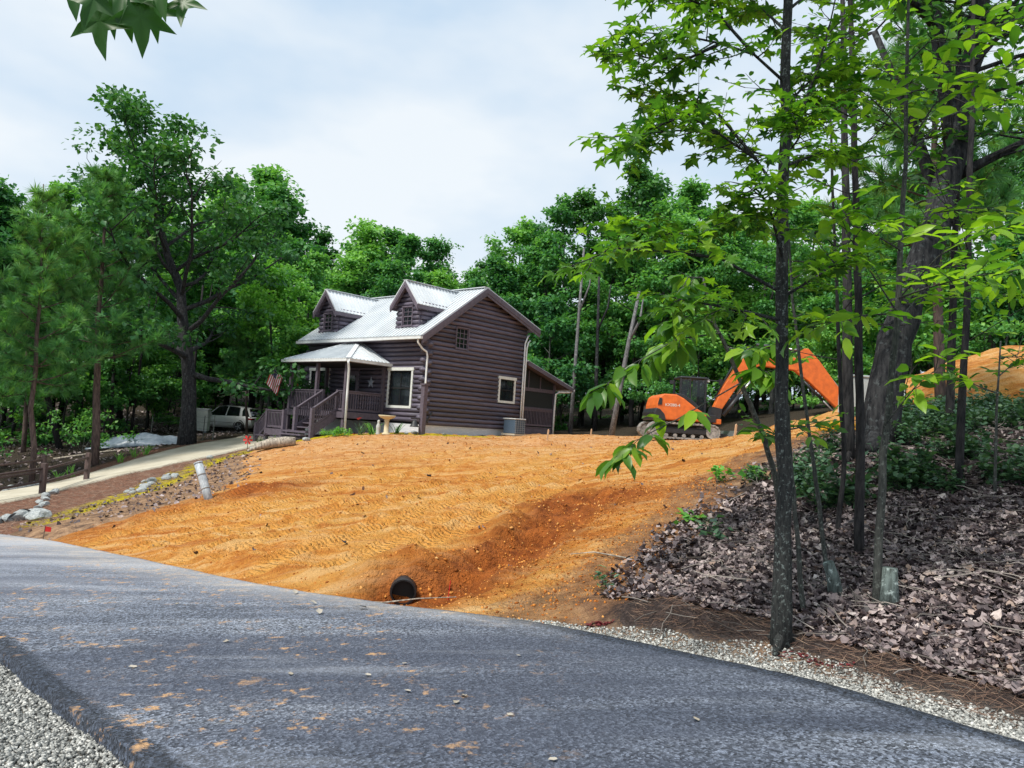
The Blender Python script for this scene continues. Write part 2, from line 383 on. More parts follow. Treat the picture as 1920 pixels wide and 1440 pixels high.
DRIVE_UP = [(-21.5, 23.0), (-19.0, 25.2), (-17.54, 27.0), (-16.8, 28.5), (-16.16, 30.0), (-15.6, 31.5), (-14.68, 34.0), (-13.9, 36.4), (-13.6, 38.6), (-15.0, 44.0)]
DRIVE_LO = [(-17.2, 20.8), (-15.6, 21.6), (-14.58, 22.8), (-14.26, 24.0), (-14.0, 25.2), (-13.33, 27.5), (-12.07, 30.0), (-10.95, 32.2), (-10.4, 34.5), (-10.8, 43.0)]
def mound(x, y, c, r, h, e=1.6):
    q = np.sqrt(((x-c[0])/r[0])**2 + ((y-c[1])/r[1])**2)
    return h * np.clip(1 - q, 0, 1) ** e * (1 + 0.25 * (fbm(x*1.1, y*1.1, 91) - .5))

TRACKS = [((-8.2, 14.9), (-2.5, 20.5)), ((-5.2, 12.7), (4.5, 27.5)), ((-3.4, 11.3), (5.8, 26.5)), ((-6.6, 14.2), (2.2, 27.5)), ((-2.3, 10.9), (2.4, 18.5)),
          ((-7.6, 16.6), (0, 27)), ((-4.4, 12.4), (1.4, 20.6)), ((-2.9, 11.9), (.6, 16.6)), ((-1.7, 10.8), (1.2, 15.2)), ((-5.9, 14.0), (-.2, 19.6))]
def ground_z(x, y, detail=True):
    x = np.asarray(x, float); y = np.asarray(y, float); sh = x.shape
    X, Y = x.ravel(), y.ravel()
    z = np.zeros_like(X)
    for i in range(0, len(X), 20000):
        a, b = X[i:i+20000], Y[i:i+20000]
        r2 = (a[:, None]-CT[None, :, 0])**2 + (b[:, None]-CT[None, :, 1])**2
        z[i:i+20000] = _tps(r2) @ _W[:_n] + _W[_n] + _W[_n+1]*a + _W[_n+2]*b
    # ditch with the culvert mouth, cut bank beside it
    dd = d_line(X, Y, DITCH)
    along = np.clip((Y - 9.5) / 4.3, 0, 1)
    z -= (0.22 - 0.10 * along) * np.exp(-(dd / (0.36 + 0.2*along)) ** 2) * (Y > 8.6)
    z += .30 * np.exp(-((X+1.25)/.75)**2 - ((Y-10.45)/.5)**2) + .12*np.exp(-(np.abs(d_line(X, Y, [(-.3, 10.9), (.6, 13.4)])-.0)/.35)**2)
    # spoil heap, berm, little piles
    z += mound(X, Y, (15.4, 23.8), (4.6, 3.4), 2.05, .55)
    z += mound(X, Y, (7.7, 23.0), (2.4, 1.6), .22) + mound(X, Y, (10.3, 23.6), (3.0, 2.2), .48, 1.0)
    z += mound(X, Y, (1.15, 30), (.85, .8), .34, 1.1)
    z += mound(X, Y, (-5.9, 18.9), (1.2, .7), .26, 1.1) + mound(X, Y, (-6.9, 31.6), (1.0, .5), .1)
    # road and driveway lie in cut beds
    sr = signed_road(X, Y)
    k = np.clip(1 - (sr - 0.10) / 0.6, 0, 1); k = k*k*(3-2*k)
    lip = np.where(d_line(X, Y, ROAD_NEAR) < d_line(X, Y, ROAD_FAR), .105, .06)
    z = z*(1-k) + (road_z(X, Y) - lip)*k
    z -= .26 * np.exp(-((X+1.2)/.36)**2 - ((Y-9.72)/.24)**2)
    if detail:
        o = soft_poly(X, Y, ORANGE, .5)
        rough = fbm(X*1.3, Y*1.3, 5) - .5
        fine = fbm(X*5.5, Y*5.5, 9) - .5
        z += (1-k) * (rough * (0.08 + 0.05*o) + fine * (0.035 + 0.05*o) + (fbm(X*14, Y*14, 13, 2)-.5)*.03*o)
        cut = np.exp(-(np.maximum(dd-.3, 0) / .7) ** 2) * (Y > 8.8)
        z += (1-k) * cut * (fbm(X*3.2, Y*3.2, 33, 4) - .5) * .40
        for (a, b) in TRACKS:
            d = d_line(X, Y, [a, b]); w = .24
            z += (1-k) * (-.045 * np.exp(-(d/w)**6) + .04 * np.exp(-((d-.31)/.07)**2))
        z += .05 * (fbm(X*.55, Y*.55, 77) - .5) * np.clip((Y-30)/20, 0, 1) * 4
    return z.reshape(sh)

ORANGE = [(-9.9, 15.2), (-6.6, 12.4), (-3.5, 9.6), (-1.7, 8.5), (.2, 7.7), (.85, 7.7), (1.5, 9.5), (2.4, 11.2), (3.4, 13.5), (4.6, 14.6), (6.3, 16.2), (8.3, 18.2), (11, 20.2), (14, 20.8), (19, 21.5),
          (20.5, 25), (17, 28.6), (11.5, 31), (9.6, 34.5), (7.2, 38), (3, 41.5), (.9, 38.4), (-3.6, 32.6), (-6.4, 31.6), (-9.0, 31.4), (-10.2, 30.2), (-8.9, 27), (-7.6, 22.5), (-7.3, 18.9), (-8.4, 17.2)]
LITTER = [(1.3, 7.75), (2.05, 9.3), (3.0, 10.9), (4.15, 12.9), (5.5, 14.3), (7.2, 15.5), (9.5, 17.8), (14, 19.4), (24, 17), (24, -4), (6.4, 0.2), (4.6, 2.9), (3.4, 5.0), (2.5, 6.5)]
MOSS = [(-10.9, 18.2), (-11.2, 20.5), (-10.7, 22.5), (-10.9, 25.5), (-10.9, 28.2), (-10.2, 30.5), (-9.3, 31.2), (-6.6, 31.7), (-3.2, 32.0), (-.6, 34.4)]

def spaced(lo, hi, fine_lo, fine_hi, fine, grow=1.12):
    a = [fine_lo]; s = fine
    left = []
    x = fine_lo
    while x > lo: s *= grow; x -= s; left.append(max(x, lo))
    mid = list(np.arange(fine_lo, fine_hi, fine))
    right = []; x, s = mid[-1], fine
    while x < hi: s *= grow; x += s; right.append(min(x, hi))
    return np.array(left[::-1] + mid + right)
gx = spaced(-160, 160, -12.0, 9.5, 0.09, 1.08)
gy = np.concatenate([spaced(-40, 3.0, 2.9, 2.95, 0.09, 1.15)[:-1]])
_ys = [3.0]
while _ys[-1] < 240: _ys.append(_ys[-1] + max(0.07, (_ys[-1]) * 0.0075) * (1 if _ys[-1] < 42 else 4))
gy = np.concatenate([gy[gy < 2.9], _ys])
GX, GY = np.meshgrid(gx, gy)
GZ = ground_z(GX, GY)
nx, ny = len(gx), len(gy)
_i = np.arange(nx*ny).reshape(ny, nx)
GF = np.stack([_i[:-1, :-1], _i[:-1, 1:], _i[1:, 1:], _i[1:, :-1]], -1).reshape(-1, 4)
fx, fy = GX.ravel(), GY.ravel()
jx = fx + (fbm(fx*1.2, fy*1.2, 21) - .5) * 1.5; jy = fy + (fbm(fx*1.2, fy*1.2, 22) - .5) * 1.5
z_or = soft_poly(jx, jy, ORANGE, .28)
z_li = soft_poly(jx, jy, LITTER, .25)
z_mo = np.clip(1.25 - d_line(fx + (fbm(fx*2, fy*2, 23)-.5)*.5, fy, MOSS) / .75, 0, 1) * np.clip((fbm(fx*1.5, fy*1.5, 24)-.15)*6, 0, 1) * np.clip((fy-17.6), 0, 1)
STRAW = DRIVE_LO[1:7] + [(-9.6, 32.0), (-9.4, 31.3)] + [(x+.35, y) for x, y in MOSS[5::-1]] + [(-11.3, 17.6)]
z_st = soft_poly(jx*.4+fx*.6, jy*.4+fy*.6, STRAW, .2)
z_st = np.maximum(z_st, np.clip(1.6 - d_line(fx, fy, DRIVE_UP[1:8]) / 1.0, 0, 1) * (1 - in_poly(fx, fy, DRIVE_LO + DRIVE_UP[::-1])))
t_mask = np.zeros_like(fx)
for a, b in TRACKS:
    t_mask = np.maximum(t_mask, np.clip(1.5 - d_line(fx, fy, [a, b]) / .24, 0, 1))
t_mask *= z_or
r_mask = np.exp(-(np.maximum(d_line(fx, fy, DITCH)-.2, 0) / .6) ** 2) * (fy > 8.9) + .8*np.exp(-(np.hypot(fx+5.9, fy-18.9)/.9)**2) + .8*np.exp(-(np.hypot((fx-2.3), (fy-13.2))/1.0)**2)
r_mask += .55*np.exp(-(d_line(fx, fy, [(-9.2, 15.9), (-7.3, 18.4), (-5.2, 19.6)])/.9)**2)
l_mask = np.clip((fy - 21) / 9, 0, 1)                                   # drier, paler topsoil towards the house
sr_ = signed_road(fx, fy); nearside = d_line(fx, fy, ROAD_NEAR) < d_line(fx, fy, ROAD_FAR)
sh_mask = np.where(nearside, np.clip(3.2-sr_, 0, 1), np.clip(1.25-sr_/np.clip(.12+.09*(fx+.8), .05, .46), 0, 1)*np.clip((fx+1.1)/1.2, 0, 1))
zone = np.c_[z_or, z_li, z_mo, z_st]
aux = np.c_[t_mask, np.clip(r_mask, 0, 1), l_mask, sh_mask]

duff = np.clip(1.3 - d_line(jx*.5+fx*.5, jy*.5+fy*.5, [(.4, 8.3), (1.0, 8.6), (1.8, 9.8), (2.6, 11.2), (3.4, 13.2), (4.6, 14.8), (6.3, 16.0), (8.5, 18.3)]) / .75, 0, 1)
def ground_material():
    m, nt, b, out = nodes("earth")
    p = pos(nt)
    def sep(name):
        a = nt.nodes.new("ShaderNodeAttribute"); a.attribute_name = name
        s = nt.nodes.new("ShaderNodeSeparateColor"); nt.links.new(a.outputs["Color"], s.inputs[0]); return s.outputs[0], s.outputs[1], s.outputs[2], a.outputs["Alpha"]
    o, li, mo, st = sep("zone"); tr, red, pale, sh = sep("aux")
    n_big, n_mid, n_fine, n_grit = noise(nt, p, .8, 5), noise(nt, p, 4, 6, .65), noise(nt, p, 22, 5, .7), noise(nt, p, 90, 3, .7)
    # clay
    clay = ramp(nt, n_mid, [(.30, (.44, .135, .024)), (.50, (.66, .27, .052)), (.70, (.78, .42, .14))])
    clay = mixc(nt, ramp(nt, n_big, [(.45, (0, 0, 0)), (.62, (.75,)*3)]), clay, (.68, .35, .085))
    str_m = nt.nodes.new("ShaderNodeMapping"); str_m.inputs["Rotation"].default_value = (0, 0, -.98); str_m.inputs["Scale"].default_value = (.14, 1.7, 1); nt.links.new(p, str_m.inputs["Vector"])
    n_str = noise(nt, str_m.outputs[0], 1.6, 5, .6)
    clay = mixc(nt, ramp(nt, n_str, [(.50, (0, 0, 0)), (.63, (.75,)*3)]), clay, (.78, .48, .20))
    st2 = nt.nodes.new("ShaderNodeMapping"); st2.inputs["Rotation"].default_value = (0, 0, -.98); st2.inputs["Scale"].default_value = (.10, 4.5, 1); nt.links.new(p, st2.inputs["Vector"])
    clay = mixc(nt, ramp(nt, noise(nt, st2.outputs[0], 1.3, 4, .55), [(.55, (0, 0, 0)), (.66, (.5,)*3)]), clay, (.82, .56, .28))
    clay = mixc(nt, ramp(nt, n_str, [(.36, (.75,)*3), (.47, (0, 0, 0))]), clay, (.46, .145, .026))
    tan = ramp(nt, n_mid, [(.32, (.52, .22, .075)), (.5, (.70, .38, .17)), (.70, (.78, .54, .34))])
    clay = mixc(nt, mth(nt, "MULTIPLY", pale, ramp(nt, n_big, [(.35, (.35,)*3), (.6, (.95,)*3)])), clay, tan)
    clay = mixc(nt, mth(nt, "MULTIPLY", tr, .55), clay, (.74, .36, .075))
    clay = mixc(nt, mth(nt, "MULTIPLY", red, .95), clay, ramp(nt, n_mid, [(.35, (.20, .048, .011)), (.65, (.46, .125, .022))]))
    clay = mixc(nt, ramp(nt, n_grit, [(.56, (0, 0, 0)), (.68, (.6,)*3)]), clay, (.17, .065, .022))
    # woods floor, straw, moss
    floor = ramp(nt, n_fine, [(.30, (.018, .018, .014)), (.55, (.07, .055, .04)), (.75, (.14, .105, .08))])
    lit = ramp(nt, n_fine, [(.30, (.02, .015, .014)), (.55, (.075, .055, .05)), (.75, (.16, .12, .105))])
    straw = ramp(nt, n_fine, [(.28, (.10, .045, .028)), (.52, (.27, .13, .085)), (.75, (.42, .24, .16))])
    verge = ramp(nt, n_mid, [(.34, (.13, .085, .065)), (.5, (.36, .22, .13)), (.66, (.52, .33, .20))])
    moss = ramp(nt, n_mid, [(.30, (.22, .20, .02)), (.55, (.58, .46, .012)), (.75, (.75, .62, .02))])
    sx = nt.nodes.new("ShaderNodeSeparateXYZ"); nt.links.new(p, sx.inputs[0])
    near_field = mth(nt, "MULTIPLY", mth(nt, "MULTIPLY", mth(nt, "ADD", sx.outputs[0], 11.6, True), mth(nt, "SUBTRACT", 34.0, sx.outputs[1], True)), mth(nt, "SUBTRACT", 6.5, sx.outputs[0], True))
    col = mixc(nt, near_field, floor, verge)
    nz = mth(nt, "MULTIPLY", mth(nt, "SUBTRACT", n_fine, .5), .9)
    def edge(a): return mth(nt, "MULTIPLY", mth(nt, "SUBTRACT", mth(nt, "ADD", a, nz), .36), 3.6, True)
    col = mixc(nt, edge(st), col, straw)
    col = mixc(nt, edge(li), col, lit)
    col = mixc(nt, edge(o), col, clay)
    col = mixc(nt, mth(nt, "MULTIPLY", edge(attr(nt, "duff")), .8), col, ramp(nt, n_mid, [(.33, (.10, .055, .035)), (.5, (.27, .14, .075)), (.68, (.46, .26, .13))]))
    col = mixc(nt, edge(mo), col, moss)
    col = mixc(nt, mth(nt, "MULTIPLY", sh, .95), col, ramp(nt, n_grit, [(.35, (.10, .095, .085)), (.62, (.46, .44, .40))]))
    nt.links.new(col, b.inputs["Base Color"])
    b.inputs["Roughness"].default_value = .95; b.inputs["Specular IOR Level"].default_value = .15
    # cleat marks of the crawler tracks, crumbs elsewhere
    mp = nt.nodes.new("ShaderNodeMapping"); mp.inputs["Rotation"].default_value = (0, 0, -.98)
    nt.links.new(p, mp.inputs["Vector"])
    wv = N(nt, "ShaderNodeTexWave", Scale=3.5, Distortion=.25, Detail=1.0); wv.inputs["Detail Scale"].default_value = 1.2
    nt.links.new(mp.outputs[0], wv.inputs["Vector"])
    h = mth(nt, "ADD", mth(nt, "MULTIPLY", n_fine, 1.0), mth(nt, "MULTIPLY", n_grit, .35))
    h = mth(nt, "MULTIPLY", h, mth(nt, "SUBTRACT", 1.0, mth(nt, "MULTIPLY", tr, .55)))
    vo = nt.nodes.new("ShaderNodeTexVoronoi"); vo.inputs["Scale"].default_value = 16; nt.links.new(p, vo.inputs["Vector"])
    vo2 = nt.nodes.new("ShaderNodeTexVoronoi"); vo2.inputs["Scale"].default_value = 45; nt.links.new(p, vo2.inputs["Vector"])
    h = mth(nt, "ADD", h, mth(nt, "MULTIPLY", n_mid, .7))
    h = mth(nt, "ADD", h, mth(nt, "ADD", mth(nt, "MULTIPLY", vo.outputs["Distance"], -.8), mth(nt, "MULTIPLY", vo2.outputs["Distance"], -.45)))
    h = mth(nt, "ADD", h, mth(nt, "MULTIPLY", mth(nt, "MULTIPLY", mth(nt, "MULTIPLY", wv.outputs["Fac"], tr), ramp(nt, n_mid, [(.40, (0, 0, 0)), (.56, (1, 1, 1))])), 1.1))
    bump(nt, b, h, 1.0, .06)
    return m
M_EARTH = ground_material()
g = link(bpy.data.objects.new("ground", np_mesh("ground", np.c_[fx, fy, GZ.ravel()], GF, M_EARTH, True, {"zone": zone, "aux": aux, "duff": duff})))
tag(g, "sloping clay yard, leaf bank and woodland floor", "ground", kind="structure")

# ------------------------------------------------------------------ road
def asphalt_material():
    m, nt, b, out = nodes("asphalt")
    p = pos(nt)
    mp = nt.nodes.new("ShaderNodeMapping"); mp.inputs["Rotation"].default_value = (0, 0, .68); mp.inputs["Scale"].default_value = (.28, 1.5, 1)
    nt.links.new(p, mp.inputs["Vector"])
    streak = noise(nt, mp.outputs[0], .9, 4, .6)
    vor = nt.nodes.new("ShaderNodeTexVoronoi"); vor.inputs["Scale"].default_value = 55; nt.links.new(p, vor.inputs["Vector"])
    vor2 = nt.nodes.new("ShaderNodeTexVoronoi"); vor2.inputs["Scale"].default_value = 120; nt.links.new(p, vor2.inputs["Vector"])
    grit = noise(nt, p, 120, 3, .8)
    base = ramp(nt, streak, [(.30, (.075, .090, .125)), (.50, (.150, .172, .220)), (.70, (.27, .295, .345))])
    spk = ramp(nt, vor.outputs["Color"], [(.15, (.20,)*3), (.55, (.95,)*3), (.92, (2.2,)*3)])
    spk = mixc(nt, .5, spk, ramp(nt, vor2.outputs["Color"], [(.2, (.35,)*3), (.6, (1.0,)*3), (.95, (1.9,)*3)]), "MULTIPLY")
    base = mixc(nt, 1.0, base, spk, "MULTIPLY")
    sx = nt.nodes.new("ShaderNodeSeparateXYZ"); nt.links.new(p, sx.inputs[0])
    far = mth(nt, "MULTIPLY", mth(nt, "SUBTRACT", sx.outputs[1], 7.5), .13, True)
    d1 = attr(nt, "dust")
    dn = noise(nt, mp.outputs[0], 2.6, 5, .65); dn2 = noise(nt, p, 7.0, 5, .7)
    dust = mth(nt, "MULTIPLY", mth(nt, "SUBTRACT", mth(nt, "ADD", mth(nt, "MULTIPLY", dn, .5), mth(nt, "MULTIPLY", dn2, .5)), .50), 7, True)
    dust = mth(nt, "MULTIPLY", dust, d1)
    patch = mth(nt, "MULTIPLY", mth(nt, "SUBTRACT", dn2, .57), 12, True)
    pm = mth(nt, "MULTIPLY", patch, ramp(nt, noise(nt, p, .75, 2), [(.44, (0, 0, 0)), (.52, (.9,)*3)]))
    white = mth(nt, "MULTIPLY", mth(nt, "SUBTRACT", noise(nt, mp.outputs[0], 5.5, 5, .7), .64), 12, True)
    col = mixc(nt, mth(nt, "MULTIPLY", white, .5), base, (.40, .41, .42))
    big = noise(nt, mp.outputs[0], .55, 3, .5)
    col = mixc(nt, ramp(nt, big, [(.40, (.62,)*3), (.54, (0, 0, 0))]), col, (.055, .066, .10))
    col = mixc(nt, ramp(nt, noise(nt, mp.outputs[0], 1.1, 4, .6), [(.55, (0, 0, 0)), (.68, (.3,)*3)]), col, (.36, .38, .43))
    tar = mixc(nt, 1.0, (.030, .040, .060), spk, "MULTIPLY")
    eg = mth(nt, "MULTIPLY", mth(nt, "SUBTRACT", mth(nt, "ADD", attr(nt, "edge"), mth(nt, "MULTIPLY", mth(nt, "SUBTRACT", grit, .5), .8)), .35), 3.0, True)
    col = mixc(nt, mth(nt, "MULTIPLY", eg, .85), col, tar)
    col = mixc(nt, mth(nt, "MULTIPLY", mth(nt, "MULTIPLY", far, ramp(nt, streak, [(.35, (.35,)*3), (.6, (1, 1, 1))])), .62), col, (.46, .48, .54))  # far stretch whitened: pale dust plus sky sheen put into the colour
    col = mixc(nt, mth(nt, "MULTIPLY", d1, .4), col, (.50, .49, .48))
    pm = mth(nt, "MULTIPLY", pm, mth(nt, "MULTIPLY", mth(nt, "SUBTRACT", .9, sx.outputs[0]), .6, True))
    col = mixc(nt, pm, col, (.60, .36, .18))
    col = mixc(nt, mth(nt, "MULTIPLY", dust, .8), col, (.62, .50, .38))
    nt.links.new(col, b.inputs["Base Color"])
    b.inputs["Roughness"].default_value = .8; b.inputs["Specular IOR Level"].default_value = .35
    bump(nt, b, mth(nt, "ADD", vor.outputs["Distance"], grit), .9, .012)
    return m
def ribbon(A, B, n_along, n_across, zf, lift, skirt, jag=0.0, seed=0):
    """a laid slab between two edge lines, with a real edge going down into the ground"""
    def res(P, n):
        P = np.array(P, float); s = np.r_[0, np.cumsum(np.hypot(*np.diff(P, axis=0).T))]; t = np.linspace(0, s[-1], n)
        q = np.c_[np.interp(t, s, P[:, 0]), np.interp(t, s, P[:, 1])]
        k = max(3, n // 40); ker = np.ones(k) / k
        for c in (0, 1):
            pad = np.r_[[q[0, c]]*(k//2), q[:, c], [q[-1, c]]*(k-1-k//2)]; sm = np.convolve(pad, ker, "valid"); q[:, c] = sm
        return q
    a, b = res(A, n_along), res(B, n_along)
    w = np.linspace(0, 1, n_across)
    G = a[:, None]*(1-w)[None, :, None] + b[:, None]*w[None, :, None]
    if jag:
        s = np.arange(n_along)
        for e, sd in ((0, 1), (-1, 2)):
            off = (fbm(s*.35, s*0+sd*9.1+seed, 3+sd) - .5) * jag * 2
            dirv = (b - a) / np.linalg.norm(b - a, axis=1)[:, None]
            G[:, e] += dirv * off[:, None]
    Z = zf(G[..., 0], G[..., 1]) + lift
    V = np.concatenate([G, Z[..., None]], -1)
    lo = V[:, [0, -1]].copy(); lo[..., 2] -= skirt
    out_dir = (b - a) / np.linalg.norm(b - a, axis=1)[:, None]
    lo[:, 0, :2] -= out_dir * .035; lo[:, 1, :2] += out_dir * .035
    F = []; idx = np.arange(n_along*n_across).reshape(n_along, n_across); base = n_along*n_across
    F.append(np.stack([idx[:-1, :-1], idx[:-1, 1:], idx[1:, 1:], idx[1:, :-1]], -1).reshape(-1, 4))
    l0 = base + np.arange(n_along)*2; l1 = l0 + 1
    F.append(np.stack([idx[:-1, 0], idx[1:, 0], l0[1:], l0[:-1]], -1)); F.append(np.stack([idx[1:, -1], idx[:-1, -1], l1[:-1], l1[1:]], -1))
    return np.concatenate([V.reshape(-1, 3), lo.reshape(-1, 3)]), np.concatenate(F)
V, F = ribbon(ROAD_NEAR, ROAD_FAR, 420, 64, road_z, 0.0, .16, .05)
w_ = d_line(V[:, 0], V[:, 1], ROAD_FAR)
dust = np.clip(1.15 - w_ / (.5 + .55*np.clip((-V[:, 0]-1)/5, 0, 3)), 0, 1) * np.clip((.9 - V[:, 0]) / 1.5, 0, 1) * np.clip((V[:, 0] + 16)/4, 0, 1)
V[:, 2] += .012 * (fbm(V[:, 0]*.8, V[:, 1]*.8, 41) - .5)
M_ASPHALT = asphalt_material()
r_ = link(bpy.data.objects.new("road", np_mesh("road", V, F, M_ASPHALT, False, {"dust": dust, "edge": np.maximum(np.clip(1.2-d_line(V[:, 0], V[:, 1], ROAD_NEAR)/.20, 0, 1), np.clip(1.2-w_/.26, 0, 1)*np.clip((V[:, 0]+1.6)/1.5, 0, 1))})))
tag(r_, "narrow worn asphalt lane dusted with orange clay", "road", kind="structure")

# driveway: concrete strip
def conc_material():
    m, nt, b, out = nodes("concrete")
    p = pos(nt)
    c = ramp(nt, noise(nt, p, 1.2, 5), [(.3, (.40, .36, .27)), (.7, (.56, .52, .42))])
    c = mixc(nt, ramp(nt, noise(nt, p, 14, 4), [(.55, (0, 0, 0)), (.75, (.4,)*3)]), c, (.30, .25, .18))
    nt.links.new(c, b.inputs["Base Color"]); b.inputs["Roughness"].default_value = .9
    bump(nt, b, noise(nt, p, 40, 4), .3, .01)
    return m
M_CONC = conc_material()
V, F = ribbon(DRIVE_LO, DRIVE_UP, 120, 12, lambda x, y: ground_z(x, y, False), .06, .25, .06, 3)
d_ = link(bpy.data.objects.new("driveway", np_mesh("driveway", V, F, M_CONC, True)))
tag(d_, "pale concrete driveway climbing past the fence", "driveway", kind="structure")

# ------------------------------------------------------------------ loose material on the ground (nobody could count it)
def scatter(name, pts, size, tmpl_v, tmpl_f, mat, tilt=.5, flat=1.0, tint=None, sink=0.0, detail=True):
    """many copies of a few small shapes joined into one mesh"""
    n = len(pts); tv = tmpl_v if isinstance(tmpl_v, list) else [tmpl_v]
    Vs, Fs, T, off = [], [], [], 0
    which = rng.integers(0, len(tv), n)
    for k, t in enumerate(tv):
        q = pts[which == k]; s = size[which == k]; m_ = len(q)
        if not m_: continue
        R = rand_rot(m_, tilt)
        L = t[None] * s[:, None, None] * np.array([1, 1, flat])
        W = np.einsum("nij,nvj->nvi", R, L) + q[:, None, :]
        W[..., 2] -= sink * s[:, None]
        Vs.append(W.reshape(-1, 3)); Fs.append((tmpl_f[None] + (np.arange(m_)*len(t))[:, None, None] + off).reshape(-1, tmpl_f.shape[1])); off += m_*len(t)
        tt = rng.random(m_) if tint is None else tint[which == k]
        T.append(np.repeat(tt, len(t)))
    o = link(bpy.data.objects.new(name, np_mesh(name, np.concatenate(Vs), np.concatenate(Fs), mat, False, {"tint": np.concatenate(T)})))
    return o
def rand_rot(n, tilt):
    a = rng.random(n)*2*np.pi; b = rng.normal(0, tilt, n); c = rng.normal(0, tilt, n)
    ca, sa, cb, sb, cc, sc_ = np.cos(a), np.sin(a), np.cos(b), np.sin(b), np.cos(c), np.sin(c)
    Z = np.zeros(n); O1 = np.ones(n)
    Rz = np.stack([ca, -sa, Z, sa, ca, Z, Z, Z, O1], 1).reshape(-1, 3, 3)
    Rx = np.stack([O1, Z, Z, Z, cb, -sb, Z, sb, cb], 1).reshape(-1, 3, 3)
    Ry = np.stack([cc, Z, sc_, Z, O1, Z, -sc_, Z, cc], 1).reshape(-1, 3, 3)
    return Rz @ Rx @ Ry
def tint_mat(name, stops, rough=.9, spec=.2, fine=0):
    m, nt, b, out = nodes(name)
    c = ramp(nt, attr(nt, "tint"), stops)
    if fine: c = mixc(nt, .5, c, ramp(nt, noise(nt, pos(nt), fine, 3, .7), [(.3, (.35,)*3), (.7, (1.35,)*3)]), "MULTIPLY")
    nt.links.new(c, b.inputs["Base Color"]); b.inputs["Roughness"].default_value = rough; b.inputs["Specular IOR Level"].default_value = spec
    return m
_oct = np.array([(1,0,0),(0,1,0),(-1,0,0),(0,-1,0),(0,0,1),(0,0,-1),(.7,.7,.1),(-.7,-.7,-.1)], float)
_icoF = np.array([(0,6,4),(6,1,4),(1,2,4),(2,7,4),(7,3,4),(3,0,4),(6,0,5),(1,6,5),(2,1,5),(7,2,5),(3,7,5),(0,3,5)])
STONE = [_oct * (0.5*(.65 + .6*rng.random((8, 1)))) * np.array([1, .8, .62]) for _ in range(7)]
def pts_on(n, x0, x1, y0, y1, ok, extra=0.0):
    x = rng.uniform(x0, x1, n); y = rng.uniform(y0, y1, n); k = ok(x, y); x, y = x[k], y[k]
    return np.c_[x, y, ground_z(x, y) + extra]
M_GRAVEL = tint_mat("gravel_stone", [(0, (.07, .075, .075)), (.35, (.22, .225, .215)), (.75, (.44, .44, .415)), (1, (.70, .69, .65))], .85, .2, 60)
def near_gravel(x, y):
    s = signed_road(x, y); return (s > -.02) & (s < 2.6) & (d_line(x, y, ROAD_NEAR) < d_line(x, y, ROAD_FAR)) & (y > 2.2)
pA = np.r_[pts_on(30000, -6.5, 1.2, 2.2, 8.5, near_gravel, .012), pts_on(60000, -5.0, -.6, 2.6, 7.4, near_gravel, .016)]
sz = .022 + .022*rng.random(len(pA))**2
tag(scatter("gravel", pA, sz, STONE, _icoF, M_GRAVEL, .6, tint=rng.random(len(pA))), "grey limestone gravel heaped along the near edge of the asphalt", "gravel", kind="stuff")
def far_gravel(x, y):
    s = signed_road(x, y); w = .55 + .35*fbm(x*1.5, y*1.5, 61) - .25*np.clip(2 - x, 0, 3)*.5
    return (s > -.05) & (s < np.maximum(w*.62, .12)) & (d_line(x, y, ROAD_FAR) < d_line(x, y, ROAD_NEAR)) & (rng.random(len(x)) < np.clip(1.15 - s/np.maximum(w*.62, .12)*.6, 0, 1))
def along_edge(n, smax, x0, x1):
    P = np.array(ROAD_FAR, float); L = np.r_[0, np.cumsum(np.hypot(*np.diff(P, axis=0).T))]; t = rng.uniform(0, L[-1], n*4)
    x, y = np.interp(t, L, P[:, 0]), np.interp(t, L, P[:, 1]); x = x + rng.uniform(-1, 1, n*4)*smax; y = y + rng.uniform(-1, 1, n*4)*smax
    k = (x > x0) & (x < x1); x, y = x[k], y[k]; s = signed_road(x, y)
    w = np.clip(.16 + .08*(x+.8), .09, .46) * (.7+.6*fbm(x*1.5, y*1.5, 61))
    k = (s > -.03) & (s < w) & (rng.random(len(x)) < 1.1-.55*s/w); x, y = x[k], y[k]
    return np.c_[x, y, ground_z(x, y)+.008]
pB = along_edge(120000, .8, -1.3, 5.2)
sz = .016 + .03*rng.random(len(pB))**2.5
tag(scatter("shoulder_gravel", pB, sz, STONE, _icoF, M_GRAVEL, .5, tint=np.clip(rng.random(len(pB))*.8+.2, 0, 1)), "thin strip of pale gravel along the wooded side of the asphalt", "gravel", kind="stuff")
# clods and crumbs of clay
M_CLOD = tint_mat("clay_clod", [(0, (.20, .06, .016)), (.35, (.50, .17, .034)), (.7, (.66, .29, .07)), (1, (.72, .40, .15))], .95, .1, 40)
def on_clay(x, y): return (soft_poly(x, y, ORANGE, .35) > rng.random(len(x))) & (signed_road(x, y) > .1)
pC = np.r_[pts_on(26000, -9.5, 9, 8, 20, on_clay), pts_on(14000, -10, 12, 18, 34, on_clay)]
cutd = d_line(pC[:, 0], pC[:, 1], DITCH)
sz = (.016 + .042*rng.random(len(pC))**5) * (1 + .6*np.exp(-(cutd/.9)**2)) * (1 + .03*np.clip(pC[:, 1]-12, 0, 20))
tag(scatter("clay_clods", pC, sz, STONE, _icoF, M_CLOD, .9), "crumbled orange clay clods over the graded yard", "soil", kind="stuff")
def bank_clay(x, y): return (soft_poly(x, y, [(.3, 8.4), (1.6, 8.4), (3.4, 12.2), (4.3, 14.4), (2.2, 15), (.9, 12.6), (-.3, 10)], .3) > rng.random(len(x))) & (signed_road(x, y) > .2)
pD = pts_on(16000, -1, 4.6, 8.2, 15, bank_clay)
